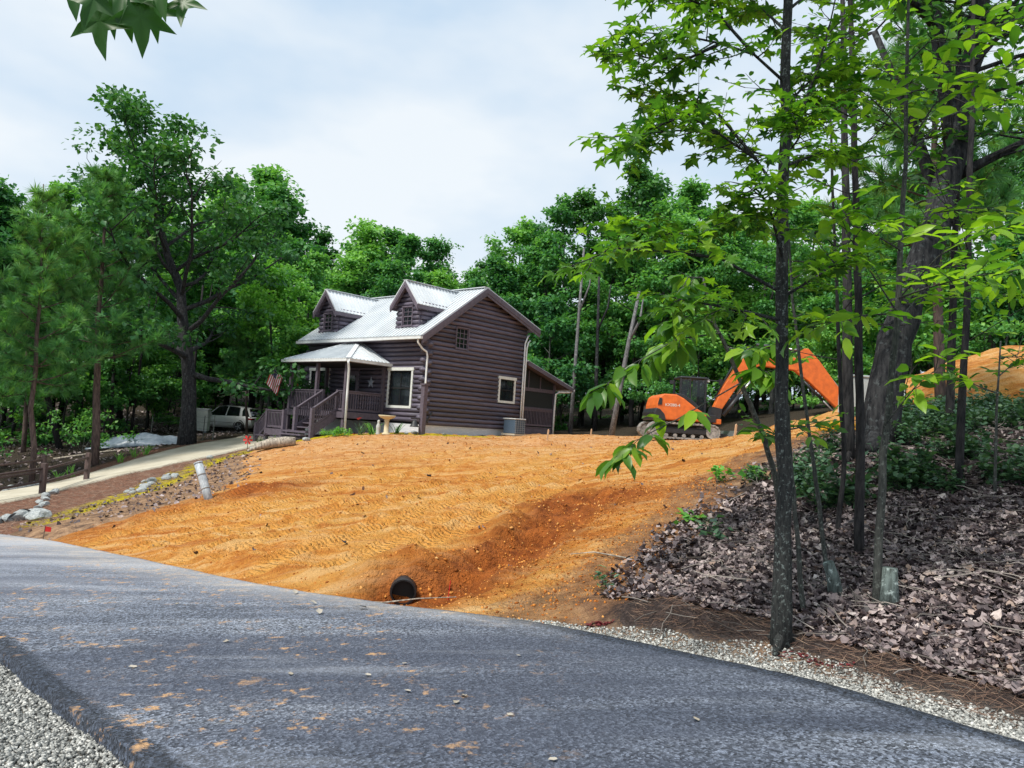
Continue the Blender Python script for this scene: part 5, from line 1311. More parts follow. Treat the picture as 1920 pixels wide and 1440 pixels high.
# ------------------------------------------------------------------ excavator (local x towards the boom, z up)
M_ORANGE = simple("orange_machine_paint", (.74, .165, .025), (.52, .11, .02), 5, .5, .03, vary=0)
M_BLACKM = simple("black_machine_paint", (.022, .026, .032), (.014, .016, .02), 6, .5, .1)
M_TRACK = simple("muddy_track", (.40, .38, .35), (.12, .115, .11), 9, .85, .4, 30)
M_STEEL = simple("bare_steel", (.50, .52, .54), (.36, .38, .40), 8, .3, metallic=.7)
EXZ = 1.55
ex = thing("excavator", "orange compact crawler excavator with raised boom on the clay pad", "excavator", (6.75, 31.0, EXZ), .04)
def stadium(x0, x1, r, zc, n=12):
    P = [(x1+r*math.sin(math.pi*k/n), zc+r*math.cos(math.pi*k/n)) for k in range(n+1)]
    return P + [(x0-r*math.sin(math.pi*k/n), zc-r*math.cos(math.pi*k/n)) for k in range(n+1)]
for sy in (-1, 1):
    yc = sy*.88; y0, y1 = yc-.225, yc+.225
    O_, I_ = stadium(-1.1, 1.1, .31, .33), stadium(-1.1, 1.1, .25, .33)
    tb = MB(); n = len(O_)
    for yy in (y0, y1): tb.v += [(p[0], yy, p[1]) for p in O_] + [(p[0], yy, p[1]) for p in I_]
    for k in range(n):
        k2 = (k+1) % n
        tb.f += [(k, k2, 2*n+k2, 2*n+k), (n+k2, n+k, 3*n+k, 3*n+k2), (k2, k, n+k, n+k2), (2*n+k, 2*n+k2, 3*n+k2, 3*n+k)]
    belt = tb.build("crawler_track", M_TRACK, ex)
    # grouser bars all round
    S = stadium(-1.1, 1.1, .325, .33, 6); segs = []
    per = 0
    for i in range(len(S)):
        a, b = Vector(S[i]), Vector(S[(i+1) % len(S)]); L = (b-a).length
        for j in range(max(1, int(L/.15))):
            t = (j+.5)/max(1, int(L/.15)); c = a.lerp(b, t); nn = Vector((-(b-a).y, (b-a).x)).normalized()
            segs.append((c, nn))
    for c, nn in segs:
        MB().bar((c.x-nn.x*.02, y0-.01, c.y-nn.y*.02), (c.x-nn.x*.02, y1+.01, c.y-nn.y*.02), .05, .045, up=(nn.x, 0, nn.y)).build("track_shoe", M_TRACK, belt)
    MB().box(-1.0, 1.0, yc-.1, yc+.1, .2, .46).box(-.85, .85, yc+sy*.101, yc+sy*.2, .24, .40).build("track_frame", M_BLACKM, ex)
    for xw, r in ((-1.1, .24), (1.1, .24)): MB().tube([(xw, yc-.2, .33), (xw, yc+.2, .33)], r, 20).build("sprocket", M_TRACK, ex)
    for xw in (-.7, -.35, 0, .35, .7): MB().tube([(xw, yc-.2, .14), (xw, yc+.2, .14)], .075, 12).build("roller", M_TRACK, ex)
MB().box(-.6, .6, -.66, .66, .3, .55).build("undercarriage", M_BLACKM, ex)
MB().lathe([(.5, .55), (.5, .72)], 20).build("slew_ring", M_BLACKM, ex)
# dozer blade at the boom end
bl = MB().prism([(1.95, .02), (2.05, .02), (2.0, .25), (2.08, .46), (1.98, .46), (1.9, .25)], "y", -1.1, 1.1).build("dozer_blade", M_STEEL, ex)
for sy in (-.45, .45): MB().bar((.9, sy, .38), (1.95, sy, .22), .1, .12).build("push_arm", M_BLACKM, bl)
# upper body
prof = [(-1.12, .80), (-1.02, .72), (.78, .72), (.86, .80), (.86, 1.02), (.40, 1.28), (-.05, 1.60), (-.35, 1.74), (-.86, 1.74), (-1.02, 1.62), (-1.10, 1.3)]
ub = MB().prism(prof, "y", -1.05, 1.05).build("engine_cover", M_ORANGE, ex, bevel=.05)
MB().prism([(-1.20, .70), (-.72, .70), (-.80, .95), (-.98, 1.14), (-1.15, 1.18), (-1.22, 1.0)], "y", -1.08, 1.08).build("counterweight", M_BLACKM, ex, bevel=.04)
MB().prism([(-.34, 1.70), (.0, 1.56), (.42, 1.26), (.60, 1.30), (.2, 1.62), (-.1, 1.78), (-.40, 1.79)], "y", -1.0, 1.06).build("hood", M_BLACKM, ex, bevel=.03)
MB().prism([(-1.09, 1.3), (-1.03, 1.58), (-.92, 1.55), (-.93, 1.3)], "y", -1.075, -1.052).build("grille", M_BLACKM, ex)
MB().box(.1, 1.25, -1.0, .9, .73, 1.02).build("cab_floor", M_BLACKM, ex, bevel=.02)
def text_mesh(name, s, size, mat, parent, loc, rot):
    cu_ = bpy.data.curves.new(name, "FONT"); cu_.body = s; cu_.size = size; cu_.extrude = .003; cu_.align_x = "CENTER"
    t = bpy.data.objects.new(name, cu_); COL.objects.link(t)
    me = bpy.data.meshes.new_from_object(t); bpy.data.objects.remove(t); me.materials.append(mat)
    o = link(bpy.data.objects.new(name, me), parent); o.location = loc; o.rotation_euler = rot; return o
text_mesh("lettering", "KX080-4", .16, M_CREAM, ub, (-.50, -1.056, 1.26), (math.pi/2, 0, 0))
# cab (on the far side of the boom, left of the machine)
cabx0, cabx1, cy0, cy1 = -.02, 1.12, -.15, .95
cz0, cz1 = 1.02, 2.55
cab = MB().box(cabx0, cabx1, cy0, cy1, cz1-.10, cz1).build("cab", M_BLACKM, ex, bevel=.05)
fr = MB()
for (x, y) in ((cabx0+.04, cy0+.04), (cabx1-.08, cy0+.04), (cabx0+.04, cy1-.04), (cabx1-.08, cy1-.04)): fr.bar((x, y, cz0), (x+(.10 if x > .5 else 0)*0, y, cz1-.09), .08, .08, up=(0, 1, 0))
fr.bar((cabx0+.5, cy0+.04, cz0), (cabx0+.42, cy0+.04, cz1-.09), .06, .06, up=(0, 1, 0))
fr.box(cabx0+.001, cabx0+.05, cy0+.08, cy1-.08, cz0, cz0+.75)
fr.build("cab_frame", M_BLACKM, cab)
MB().box(cabx0+.08, cabx0+.46, cy0+.03, cy0+.04, cz0+.05, cz1-.12).build("window", M_GLASS, cab)
MB().box(cabx0+.52, cabx1-.12, cy0+.03, cy0+.04, cz0+.05, cz1-.12).build("window", M_GLASS, cab)
MB().box(cabx1-.06, cabx1-.05, cy0+.08, cy1-.08, cz0+.3, cz1-.12).build("windscreen", M_GLASS, cab)
MB().box(cabx0+.25, cabx0+.4, .2, .6, cz0+.35, cz0+1.0).box(cabx0+.25, cabx0+.75, .2, .6, cz0+.2, cz0+.36).build("seat", M_BLACKM, cab, bevel=.04)
MB().box(1.1, 1.22, .0, .14, 2.38, 2.48).box(1.1, 1.22, .65, .8, 2.38, 2.48).build("work_light", M_WHITE, cab)
MB().bar((1.1, -.1, 2.45), (1.55, -.35, 2.42), .03, .03).box(1.5, 1.62, -.42, -.30, 2.28, 2.5).build("mirror", M_BLACKM, cab)
MB().bar((-.05, -.1, 2.25), (-.35, -.2, 2.32), .02, .02).box(-.45, -.3, -.22, -.18, 2.2, 2.34).build("mirror", M_BLACKM, cab)
# boom, arm, cylinders, bucket
boom_poly = [(1.18, 1.18), (1.42, 1.02), (1.60, 1.30), (2.28, 2.42), (2.66, 2.94), (3.05, 3.12), (4.55, 3.02), (4.80, 3.15), (4.74, 3.46), (4.3, 3.56), (3.1, 3.68), (2.58, 3.60), (2.18, 3.16), (1.58, 2.16)]
boom = MB().prism(boom_poly, "y", -.62, -.34).build("boom", M_ORANGE, ex, bevel=.025)
MB().prism([(1.05, .9), (1.5, .9), (1.55, 1.3), (1.2, 1.36)], "y", -.75, -.21).build("boom_bracket", M_BLACKM, ex)
MB().box(1.15, 1.48, -.95, -.76, .68, .88).build("swing_bracket", M_ORANGE, ex, bevel=.03)
arm_poly = [(4.46, 3.02), (4.70, 3.92), (4.98, 3.94), (5.46, 3.46), (6.66, 1.98), (6.62, 1.66), (6.44, 1.56), (6.24, 1.62), (5.0, 2.66)]
arm = MB().prism(arm_poly, "y", -.60, -.36).build("arm", M_ORANGE, ex, bevel=.025)
def ram(parent, a, b, y, r, f=.55):
    a, b = Vector((a[0], y, a[1])), Vector((b[0], y, b[1])); m = a.lerp(b, f)
    c = MB().tube([tuple(a), tuple(m)], r, 10).build("cylinder", M_BLACKM, parent, True)
    MB().tube([tuple(m), tuple(b)], r*.55, 8).build("rod", M_STEEL, c, True)
ram(boom, (2.9, 3.96), (4.75, 3.86), -.48, .07, .7); ram(boom, (1.62, 1.05), (2.75, 2.62), -.72, .075); ram(boom, (1.62, 1.05), (2.75, 2.62), -.24, .075)
ram(arm, (5.05, 3.80), (6.55, 2.22), -.48, .065, .45); ram(arm, (4.9, 2.62), (6.2, 1.45), -.48, .05, .6)
for k, yy in enumerate((-.55, -.48, -.41)):
    MB().tube([(1.3, yy, 1.7), (2.1, yy, 3.30), (2.6, yy, 3.80), (3.3, yy, 3.84), (4.3, yy, 3.64+.03*k), (4.75, yy, 3.96)], .018, 5).build("hose", M_BLACKM, boom, True)
MB().bar((6.45, -.48, 2.1), (6.72, -.48, 1.72), .16, .05).bar((6.2, -.48, 1.7), (6.45, -.48, 2.1), .14, .05).build("link", M_ORANGE, arm)
bk = MB(); bp_ = [(6.62, 1.62), (6.72, 1.30), (6.60, 1.02), (6.30, .92), (5.86, 1.0), (5.50, 1.12), (5.52, 1.17), (5.90, 1.14), (6.30, 1.24), (6.42, 1.5)]
bucket = MB().prism(bp_, "y", -.90, -.06).build("bucket", simple("bucket_steel", (.13, .13, .14), (.07, .07, .08), 8, .6, .2), ex, bevel=.01)
for k in range(4): MB().box(5.28, 5.56, -.88+k*.25, -.80+k*.25, 1.07, 1.15).build("tooth", M_STEEL, bucket)

# ------------------------------------------------------------------ laser level on its tripod, yellow case, grey box behind the big oak
x, y = 8.73, 17.3; z = gz1(x, y)
tp = thing("laser_tripod", "survey tripod with a yellow laser level head beside the leaning oak", "tripod", (x, y, z))
M_YEL = simple("safety_yellow", (.85, .42, .02), (.7, .34, .015), 5, .45)
M_ALU = simple("tripod_white", (.6, .64, .66), (.45, .48, .5), 8, .4)
for k in range(3):
    a = -1.57+k*2.094; l_ = MB().tube([(.04*math.cos(a), .04*math.sin(a), .95), (.46*math.cos(a), .46*math.sin(a), -.02)], [.035, .024], 8).build("leg", M_ALU, tp)
    MB().tube([(.46*math.cos(a), .46*math.sin(a), -.05), (.43*math.cos(a), .43*math.sin(a), .04)], .026, 6).build("foot", M_BLACKM, l_)
MB().tube([(0, 0, .62), (0, 0, 1.02)], .05, 12).build("column", M_ALU, tp)
MB().lathe([(.10, .93), (.10, .99), (.07, 1.0), (.07, 1.06)], 14).build("plate", M_BLACKM, tp)
MB().lathe([(.10, 1.061), (.105, 1.12), (.10, 1.22), (.06, 1.27), (.02, 1.28)], 16).build("laser_head", M_YEL, tp, True)
x, y = 6.87, 16.14
cs = thing("yellow_case", "yellow plastic case lying on the dirt beside the leaning oak", "case", (x, y, gz1(x, y)+.02), .25)
MB().box(-.34, .34, -.2, .2, 0, .11).build("case_base", M_YEL, cs, bevel=.025)
MB().box(-.34, .34, -.2, .2, .115, .2).build("case_lid", M_YEL, cs, bevel=.025)
MB().box(-.09, .09, -.24, -.205, .07, .12).build("handle", M_BLACKM, cs)
x, y = 10.15, 22.6
gb = thing("grey_box", "pale grey utility box standing on the dirt behind the leaning oak", "box", (x, y, gz1(x, y)-.02), .1)
MB().box(-.42, .42, -.3, .3, 0, 1.05).build("body", simple("grey_plastic", (.46, .50, .50), (.36, .40, .40), 5, .6), gb, bevel=.03)
MB().box(-.45, .45, -.33, .33, 1.051, 1.12).build("lid", simple("grey_lid", (.42, .46, .46)), gb, bevel=.02)
# spinner ornament by the driveway
x, y = -10.5, 31.2
sp = thing("garden_spinner", "red metal flower spinner standing at the driveway by the stairs", "ornament", (x, y, gz1(x, y)))
MB().tube([(0, 0, -.05), (0, 0, .62)], .012, 5).build("stem", M_IRON, sp)
for k in range(6):
    a = k*1.047; MB().add([(0, -.02, .40), (.16*math.cos(a)-.05*math.sin(a), -.03, .40+.16*math.sin(a)+.05*math.cos(a)), (.2*math.cos(a), 0, .40+.2*math.sin(a)), (.16*math.cos(a)+.05*math.sin(a), 0, .40+.16*math.sin(a)-.05*math.cos(a))], [(0, 1, 2, 3)]).build("petal", M_REDFLAG, sp)
# loose bits on the asphalt
M_PALELEAF = tint_mat("pale_dry_leaf", [(0, (.30, .26, .20)), (1, (.46, .42, .36))], .7, .3)
LV = np_mesh("dry_leaf", DEADLEAF[2]*np.array([1, 1, .6]), DEADF, M_PALELEAF, False, {"tint": np.full(10, .7)})
LV2 = np_mesh("dry_leaf", DEADLEAF[5]*np.array([1, 1, .6]), DEADF, M_PALELEAF, False, {"tint": np.full(10, .2)})
rr = np.random.default_rng(4)
LEAF_SPOTS = [(-1.54, 5.95), (-.95, 5.95), (-.24, 5.3), (.12, 5.05), (-.2, 5.45), (-.6, 5.55), (1.0, 4.0), (.75, 4.0), (-2.4, 7.0), (.35, 4.3), (-3.6, 8.8), (-.72, 6.3), (1.3, 5.0), (-2.8, 6.1), (-1.9, 7.6), (.2, 6.6)]
for k, (x, y) in enumerate(LEAF_SPOTS):
    o = link(bpy.data.objects.new("dry_leaf", LV if k % 2 else LV2)); s = rr.uniform(.05, .085); o.scale = (s, s, s); o.location = (x, y, float(road_z(np.array(x), np.array(y)))+.012); o.rotation_euler = (rr.normal(0, .15), rr.normal(0, .15), rr.uniform(0, 6))
    tag(o, "pale dry leaf lying loose on the asphalt", "leaf", "dry leaves on the asphalt")
o = MB().box(-.10, .10, -.022, .022, .0, .012).build("wood_chip", simple("bleached_wood", (.55, .53, .47), (.4, .38, .33), 12, .8)); o.location = (-.95, 4.02, float(road_z(np.array(-.95), np.array(4.02)))+.008); o.rotation_euler = (0, .05, .55); tag(o, "flat bleached wood chip lying on the asphalt", "wood chip")
for k, (x, y, s, rz) in enumerate(((-1.9, 8.35, .10, .2), (-2.1, 8.9, .09, 1.0), (-1.5, 8.65, .12, 2.0), (-2.5, 9.6, .10, .4))):
    o = link(bpy.data.objects.new("dry_leaf", LV)); o.scale = (s*1.3, s*1.3, s*1.3); o.location = (x, y, gz1(x, y)+.05 if s > .2 else max(gz1(x, y), float(road_z(np.array(x), np.array(y))))+.03); o.rotation_euler = (.3, .2, rz)
    tag(o, "whitish dry leaf at the clay edge of the asphalt", "leaf", "dry leaves at the clay edge")
# ------------------------------------------------------------------ leaves
def unit(a): return a / np.maximum(np.linalg.norm(a, axis=-1, keepdims=True), 1e-9)
T_DIAMOND = (np.array([(0, 0, 0), (.36, .45, .10), (0, 1, 0), (-.36, .45, .10)], float), np.array([(0, 1, 2), (0, 2, 3)]))
def _ellip():
    v, f = [], []
    prof = [(0, 0), (.15, .14), (.21, .4), (.16, .72), (0, 1)]
    v.append((0, 0, 0))
    for w, y in prof[1:-1]:
        v += [(-w, y, .05), (0, y, -.10*(y-.4)**2*1.6), (w, y, .05)]
    v.append((0, 1, -.12))
    f += [(0, 2, 1), (0, 3, 2)]
    for i in range(2):
        b = 1+3*i; f += [(b, b+1, b+4), (b, b+4, b+3), (b+1, b+2, b+5), (b+1, b+5, b+4)]
    b = 7; f += [(b, b+1, 10), (b+1, b+2, 10)]
    return np.array(v, float), np.array(f)
T_ELLIP = _ellip()
def _star():
    c = (0, .36); v, f = [(0, .36, 0)], []
    lobes = [(-155, .50), (-72, .60), (0, .68), (72, .60), (155, .50)]        # bearing from the tip direction, lobe length
    for i, (g, L) in enumerate(lobes):
        for dg, fr, zz in ((-15, .60, .03), (0, 1.0, -.07), (15, .60, .03)):
            q = math.radians(g+dg); v.append((c[0]+math.sin(q)*L*fr, c[1]+math.cos(q)*L*fr, zz))
        g2 = lobes[(i+1) % 5][0] + (360 if i == 4 else 0); q = math.radians((g+g2)/2); v.append((c[0]+math.sin(q)*.24, c[1]+math.cos(q)*.24, .015))
    n = len(v)-1
    for i in range(n): f.append((0, (i+1) % n+1, i+1))
    return np.array(v, float), np.array(f)
T_STAR = _star()
def _tuft(n=12, seed=0):
    r = np.random.default_rng(seed); v, f = [], []
    for i in range(n):
        a = r.uniform(0, 2*np.pi); sp = r.uniform(.15, .75); L = r.uniform(.7, 1.0); b0 = r.uniform(-.25, .2)
        d = np.array([np.cos(a)*sp, 1.0, np.sin(a)*sp]); d /= np.linalg.norm(d)
        s = np.cross(d, (0.3, .2, 1)); s /= np.linalg.norm(s); s *= .040
        p = np.array([0, b0, 0]); t = p + d*L
        v += [p-s, p+s, t]; f.append((3*i, 3*i+1, 3*i+2))
    return np.array(v), np.array(f)
T_TUFT = _tuft()

class Leaves:
    def __init__(s): s.p, s.d, s.n, s.s, s.t = [], [], [], [], []
    def add(s, p, d, n, size, tint):
        s.p.append(np.atleast_2d(p)); s.d.append(np.atleast_2d(d)); s.n.append(np.atleast_2d(n)); s.s.append(np.atleast_1d(size)); s.t.append(np.atleast_1d(tint))
    def arrays(s):
        p, d, n = (np.concatenate(a) for a in (s.p, s.d, s.n)); d = unit(d); n = unit(n - (n*d).sum(1, keepdims=True)*d)
        return p, d, n, np.concatenate(s.s), np.clip(np.concatenate(s.t), 0, 1)
    def mesh(s, name, tmpl, mat, keep=None):
        p, d, n, sz, t = s.arrays()
        if keep is not None: p, d, n, sz, t = p[keep], d[keep], n[keep], sz[keep], t[keep]
        x = np.cross(d, n); tv, tf = tmpl
        V = p[:, None] + sz[:, None, None]*(tv[None, :, 0:1]*x[:, None] + tv[None, :, 1:2]*d[:, None] + tv[None, :, 2:3]*n[:, None])
        F = (tf[None] + (np.arange(len(p))*len(tv))[:, None, None]).reshape(-1, 3)
        return np_mesh(name, V.reshape(-1, 3), F, mat, False, {"tint": np.repeat(t, len(tv))})

def leaf_parts(parent, lv, tmpl, mat, name, count):
    """the leaves nearest to the picture's view as single parts, the others joined"""
    p, d, n, sz, t = lv.arrays(); loc = np.array(parent.location)
    dist = np.linalg.norm(p + loc - np.array([0, 0, CAM_H]), axis=1) / sz
    w = p + loc; vis = (np.abs(w[:, 0]/np.maximum(w[:, 1], .1)) < .68) & (w[:, 1] > .5) & ((w[:, 2]-CAM_H)/np.maximum(w[:, 1], .1) < .56)
    order = np.argsort(np.where(vis, dist, 1e6)); sel = order[:count]; rest = np.ones(len(p), bool); rest[sel] = False
    base = []
    for k in range(5):
        tv, tf = tmpl; base.append(np_mesh("leaf", tv, tf, mat, False, {"tint": np.full(len(tv), .1+.2*k)}))
    for i in sel:
        o = bpy.data.objects.new("leaf", base[min(4, int(t[i]*5))]); COL.objects.link(o); o.parent = parent
        x = np.cross(d[i], n[i]); s_ = sz[i]
        o.matrix_local = Matrix(((x[0]*s_, d[i][0]*s_, n[i][0]*s_, p[i][0]), (x[1]*s_, d[i][1]*s_, n[i][1]*s_, p[i][1]), (x[2]*s_, d[i][2]*s_, n[i][2]*s_, p[i][2]), (0, 0, 0, 1)))
    if rest.any():
        o = link(bpy.data.objects.new(name, lv.mesh(name, tmpl, mat, rest)), parent); o["kind"] = "stuff"

# leaf colours
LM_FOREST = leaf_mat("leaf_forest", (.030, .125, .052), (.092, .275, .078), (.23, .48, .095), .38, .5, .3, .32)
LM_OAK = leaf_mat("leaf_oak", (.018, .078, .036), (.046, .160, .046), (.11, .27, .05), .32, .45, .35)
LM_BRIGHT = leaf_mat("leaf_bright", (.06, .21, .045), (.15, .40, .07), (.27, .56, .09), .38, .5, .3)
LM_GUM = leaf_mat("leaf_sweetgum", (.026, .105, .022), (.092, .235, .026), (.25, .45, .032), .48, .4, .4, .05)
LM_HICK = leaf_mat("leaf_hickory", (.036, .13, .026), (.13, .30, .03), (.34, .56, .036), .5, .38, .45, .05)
LM_PINE = leaf_mat("pine_needle", (.035, .15, .06), (.11, .30, .09), (.26, .46, .10), .32, .5, .3)
LM_SHRUB = leaf_mat("leaf_shrub", (.028, .075, .042), (.065, .15, .075), (.15, .27, .12), .25, .4, .45)
BK_DARK = bark_mat("bark_dark", (.050, .047, .048), (.012, .012, .014), None, 9, 1.0)
BK_OAK = bark_mat("bark_oak", (.050, .050, .053), (.009, .010, .013), (.08, .09, .095), 8, 1.0)
BK_PINE = bark_mat("bark_pine", (.155, .11, .095), (.05, .036, .034), None, 7, .9)
BK_GUM = bark_mat("bark_sweetgum", (.050, .052, .050), (.017, .019, .020), (.17, .20, .19), 26, .9)
BK_PALE = bark_mat("bark_pale", (.19, .19, .195), (.07, .07, .075), (.28, .28, .28), 8, .6)
BK_SAP = bark_mat("bark_sapling", (.085, .088, .080), (.03, .034, .032), (.17, .19, .17), 20, .6)

def curve(p, d, L, n, r, up=0.0, wob=.12):
    """wandering limb: n+1 points from p in direction d"""
    P = [np.array(p, float)]; d = np.array(d, float)
    for i in range(n):
        d = d + r.normal(0, wob, 3) + np.array([0, 0, up]); d /= np.linalg.norm(d); P.append(P[-1] + d*L/n)
    return P
def cluster(lv, c, r, n, rad, flat, size, droop=.35, base_t=.45):
    off = r.normal(0, 1, (n, 3)); off = unit(off)*(r.random((n, 1))**.45)
    off *= np.array([rad, rad, rad*flat])
    p = c + off
    d = unit(off*np.array([1, 1, .4]) + r.normal(0, .45, (n, 3))) ; d[:, 2] -= droop
    nrm = np.array([0, 0, 1.0]) + r.normal(0, .42, (n, 3)) + off*.3
    lv.add(p, d, nrm, size*r.uniform(.7, 1.25, n), base_t + .22*off[:, 2]/max(rad*flat, .01) + r.normal(0, .13, n))  # light painted into the tint: clump tops paler, undersides darker

def broadleaf(seed, Ht, hb, R, limbs=15, per=46, leaf=.30, rad=.8, trunk_r=.2, lean=(0, 0), wide=.5, subs=6, gaps=0.0, bark=None, mat=None, flat=.5, sweep=1.0, topfall=.52):
    r = np.random.default_rng(seed); tb = MB(); lv = Leaves()
    top = np.array([lean[0], lean[1], Ht*.93]); n = 9
    tp = [top*np.array([(k/n)**sweep, (k/n)**sweep, k/n]) + np.array([r.normal(0, .10), r.normal(0, .10), 0])*(1 if 0 < k else 0)*Ht/12 for k in range(n+1)]; tp[0] = np.array([0, 0, -.5])
    tr = [trunk_r*(1.28 if k == 0 else 1)*(1-.86*(k/n)**1.1) for k in range(n+1)]
    tb.tube(tp, tr, 9)
    def tpt(f):
        x = f*n; i = min(int(x), n-1); return tp[i]*(1-(x-i))+tp[i+1]*(x-i), tr[i]*(1-(x-i))+tr[i+1]*(x-i)
    for k in range(limbs):
        s = (k+.5*r.random())/limbs; f = hb + (1-hb)*s*.98
        c, cr = tpt(min(f, .995)); az = k*2.39996 + r.normal(0, .35)
        prof = (.62+.38*math.sin(math.pi*min(1, s*.9+.15))) * (1-topfall*s**2.2)
        L = R*prof*r.uniform(.72, 1.18); el = math.radians(8+58*s**1.2 + r.normal(0, 9))
        d = np.array([math.cos(az)*math.cos(el), math.sin(az)*math.cos(el), math.sin(el)])
        P = curve(c, d, L, 5, r, .05, .13); lr = max(.02, cr*.5)
        tb.tube(P, [lr*(1-.8*q/5) for q in range(6)], 6, caps=False)
        for j in range(subs):
            g = .28+.72*(j+.7*r.random())/subs; x = g*5; i = min(int(x), 4); q = P[i]*(1-(x-i))+P[i+1]*(x-i)
            dd = unit(P[min(i+1, 5)]-P[i]); side = unit(np.cross(dd, (0, 0, 1)))*(1 if j % 2 else -1)
            d2 = unit(dd*.55 + side*r.uniform(.4, .95) + np.array([0, 0, r.uniform(-.12, .6)])); L2 = L*r.uniform(.22, .42)*(1.1-.4*g)
            P2 = curve(q, d2, L2, 3, r, .02, .16); tb.tube(P2, [lr*.32, lr*.24, lr*.16, .006], 4, caps=False)
            for c2 in ((P2[-1], 1.0), (P2[2], .75)):
                if r.random() < gaps: continue
                cluster(lv, c2[0], r, max(6, int(per*c2[1]*r.uniform(.6, 1.3))), rad*c2[1]*r.uniform(.7, 1.25), flat, leaf, base_t=.40+.22*s+r.normal(0, .07))  # tint also rises up the crown, as painted top light
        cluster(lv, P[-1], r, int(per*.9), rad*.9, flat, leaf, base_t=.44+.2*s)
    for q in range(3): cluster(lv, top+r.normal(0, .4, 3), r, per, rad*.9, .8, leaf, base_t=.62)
    return tb, lv
FOREST_GROUP = "forest trees behind the cabin"
def proto_tree(seed, mat, bark, **kw):
    tb, lv = broadleaf(seed, **kw)
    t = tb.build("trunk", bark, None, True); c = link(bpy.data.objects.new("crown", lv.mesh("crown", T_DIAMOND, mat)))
    return t, c
def place_tree(proto, loc, s, rz, name, label, cat="tree", group=None, sz=None):
    t, c = proto
    root = thing(name, label, cat, loc, rz, group); root.scale = (s, s, sz or s)
    if cat == "tree": root.rotation_euler = (random.uniform(-.03, .03), random.uniform(-.09, .0), rz)
    for o in (t, c):
        q = o.copy(); COL.objects.link(q); q.parent = root
    return root
PROTO = {}
PROTO["a"] = proto_tree(1, LM_FOREST, BK_DARK, Ht=16, hb=.28, R=4.2, limbs=17, per=46, leaf=.30, rad=.85, trunk_r=.19)
PROTO["b"] = proto_tree(2, LM_FOREST, BK_DARK, Ht=16, hb=.35, R=3.6, limbs=15, per=44, leaf=.28, rad=.75, trunk_r=.17, lean=(.6, .3), gaps=.12)
PROTO["c"] = proto_tree(3, LM_FOREST, BK_PALE, Ht=16, hb=.42, R=4.0, limbs=13, per=40, leaf=.30, rad=.78, trunk_r=.17, lean=(-.7, .2), gaps=.18)
PROTO["d"] = proto_tree(4, LM_FOREST, BK_DARK, Ht=16, hb=.22, R=4.6, limbs=18, per=48, leaf=.32, rad=.95, trunk_r=.2)
PROTO["e"] = proto_tree(5, LM_OAK, BK_DARK, Ht=16, hb=.30, R=3.4, limbs=14, per=40, leaf=.27, rad=.7, trunk_r=.18, gaps=.2)
PROTO["u"] = proto_tree(6, LM_FOREST, BK_SAP, Ht=6.5, hb=.12, R=2.6, limbs=14, per=40, leaf=.22, rad=.62, trunk_r=.07, subs=5)
PROTO["v"] = proto_tree(7, LM_FOREST, BK_SAP, Ht=5.0, hb=.06, R=2.3, limbs=13, per=38, leaf=.20, rad=.6, trunk_r=.055, subs=5, lean=(.3, 0))
PROTO["bright"] = proto_tree(8, LM_BRIGHT, BK_SAP, Ht=8.8, hb=.34, R=2.7, limbs=17, per=48, leaf=.19, rad=.6, trunk_r=.10, subs=6)

# big oak behind the driveway
tb, lv = broadleaf(31, Ht=14.2, hb=.24, R=6.3, limbs=26, per=48, leaf=.27, rad=.80, trunk_r=.38, lean=(-3.4, .3), gaps=.13, subs=7, sweep=1.7, topfall=.2)
x, y = -15.0, 36.2
oak = thing("oak_tree", "tall dark oak with a forked open crown beside the driveway bend", "tree", (x, y, gz1(x, y)))
tb.build("trunk", BK_OAK, oak, True); link(bpy.data.objects.new("crown", lv.mesh("crown", T_DIAMOND, LM_OAK)), oak)

# pines
def pine(seed, H, r0, cb, bl, tuft=.40):
    r = np.random.default_rng(seed); tb = MB(); lv = Leaves(); n = 8
    tp = [np.array([r.normal(0, .05), r.normal(0, .05), H*k/n]) for k in range(n+1)]; tp[0] = np.array([0, 0, -.4])
    tb.tube(tp, [r0*(1-.9*k/n)+.008 for k in range(n+1)], 9)
    z = H*cb
    while z < H*.985:
        s = (z-H*cb)/(H*(1-cb)); m = r.integers(3, 6); a0 = r.uniform(0, 6.28)
        for k in range(m):
            a = a0 + k*2*math.pi/m + r.normal(0, .25); L = bl*(1.05-.85*s**1.2)*r.uniform(.55, 1.15)
            el = .05+.65*s + r.normal(0, .1)
            P = curve((tp[min(7, int(z/H*n))]*(0)+np.array([0, 0, z])), (math.cos(a)*math.cos(el), math.sin(a)*math.cos(el), math.sin(el)), L, 4, r, .07, .07)
            tb.tube(P, [.028*(1-s*.5), .024, .018, .012, .006], 5, caps=False)
            for j in range(int(9+7*L)):
                g = .3+.7*r.random(); xq = g*4; i = min(int(xq), 3); q = P[i]*(1-(xq-i))+P[i+1]*(xq-i)
                dd = unit(P[i+1]-P[i] + r.normal(0, .8, 3) + np.array([0, 0, .35])); q2 = q + dd*r.uniform(.1, .5)*min(1, L*.4)
                tb.tube([q, q2], [.008, .005], 3, caps=False)
                for e in range(2):
                    lv.add(q + (q2-q)*r.uniform(.5, 1.05) , dd+r.normal(0, .4, 3)+np.array([0, 0, .25]), r.normal(0, 1, 3), tuft*r.uniform(.75, 1.2), .35+.3*s+r.normal(0, .15))
        z += H*r.uniform(.032, .055)
    return tb, lv
def place_pine(seed, x, y, H, r0, cb, bl, lab):
    tb, lv = pine(seed, H, r0, cb, bl); t = thing("pine_tree", lab, "pine tree", (x, y, gz1(x, y)), group="pines along the driveway"); t.rotation_euler = (0, -.055, 0)
    tb.build("trunk", BK_PINE, t, True); link(bpy.data.objects.new("needles", lv.mesh("needles", T_TUFT, LM_PINE)), t)
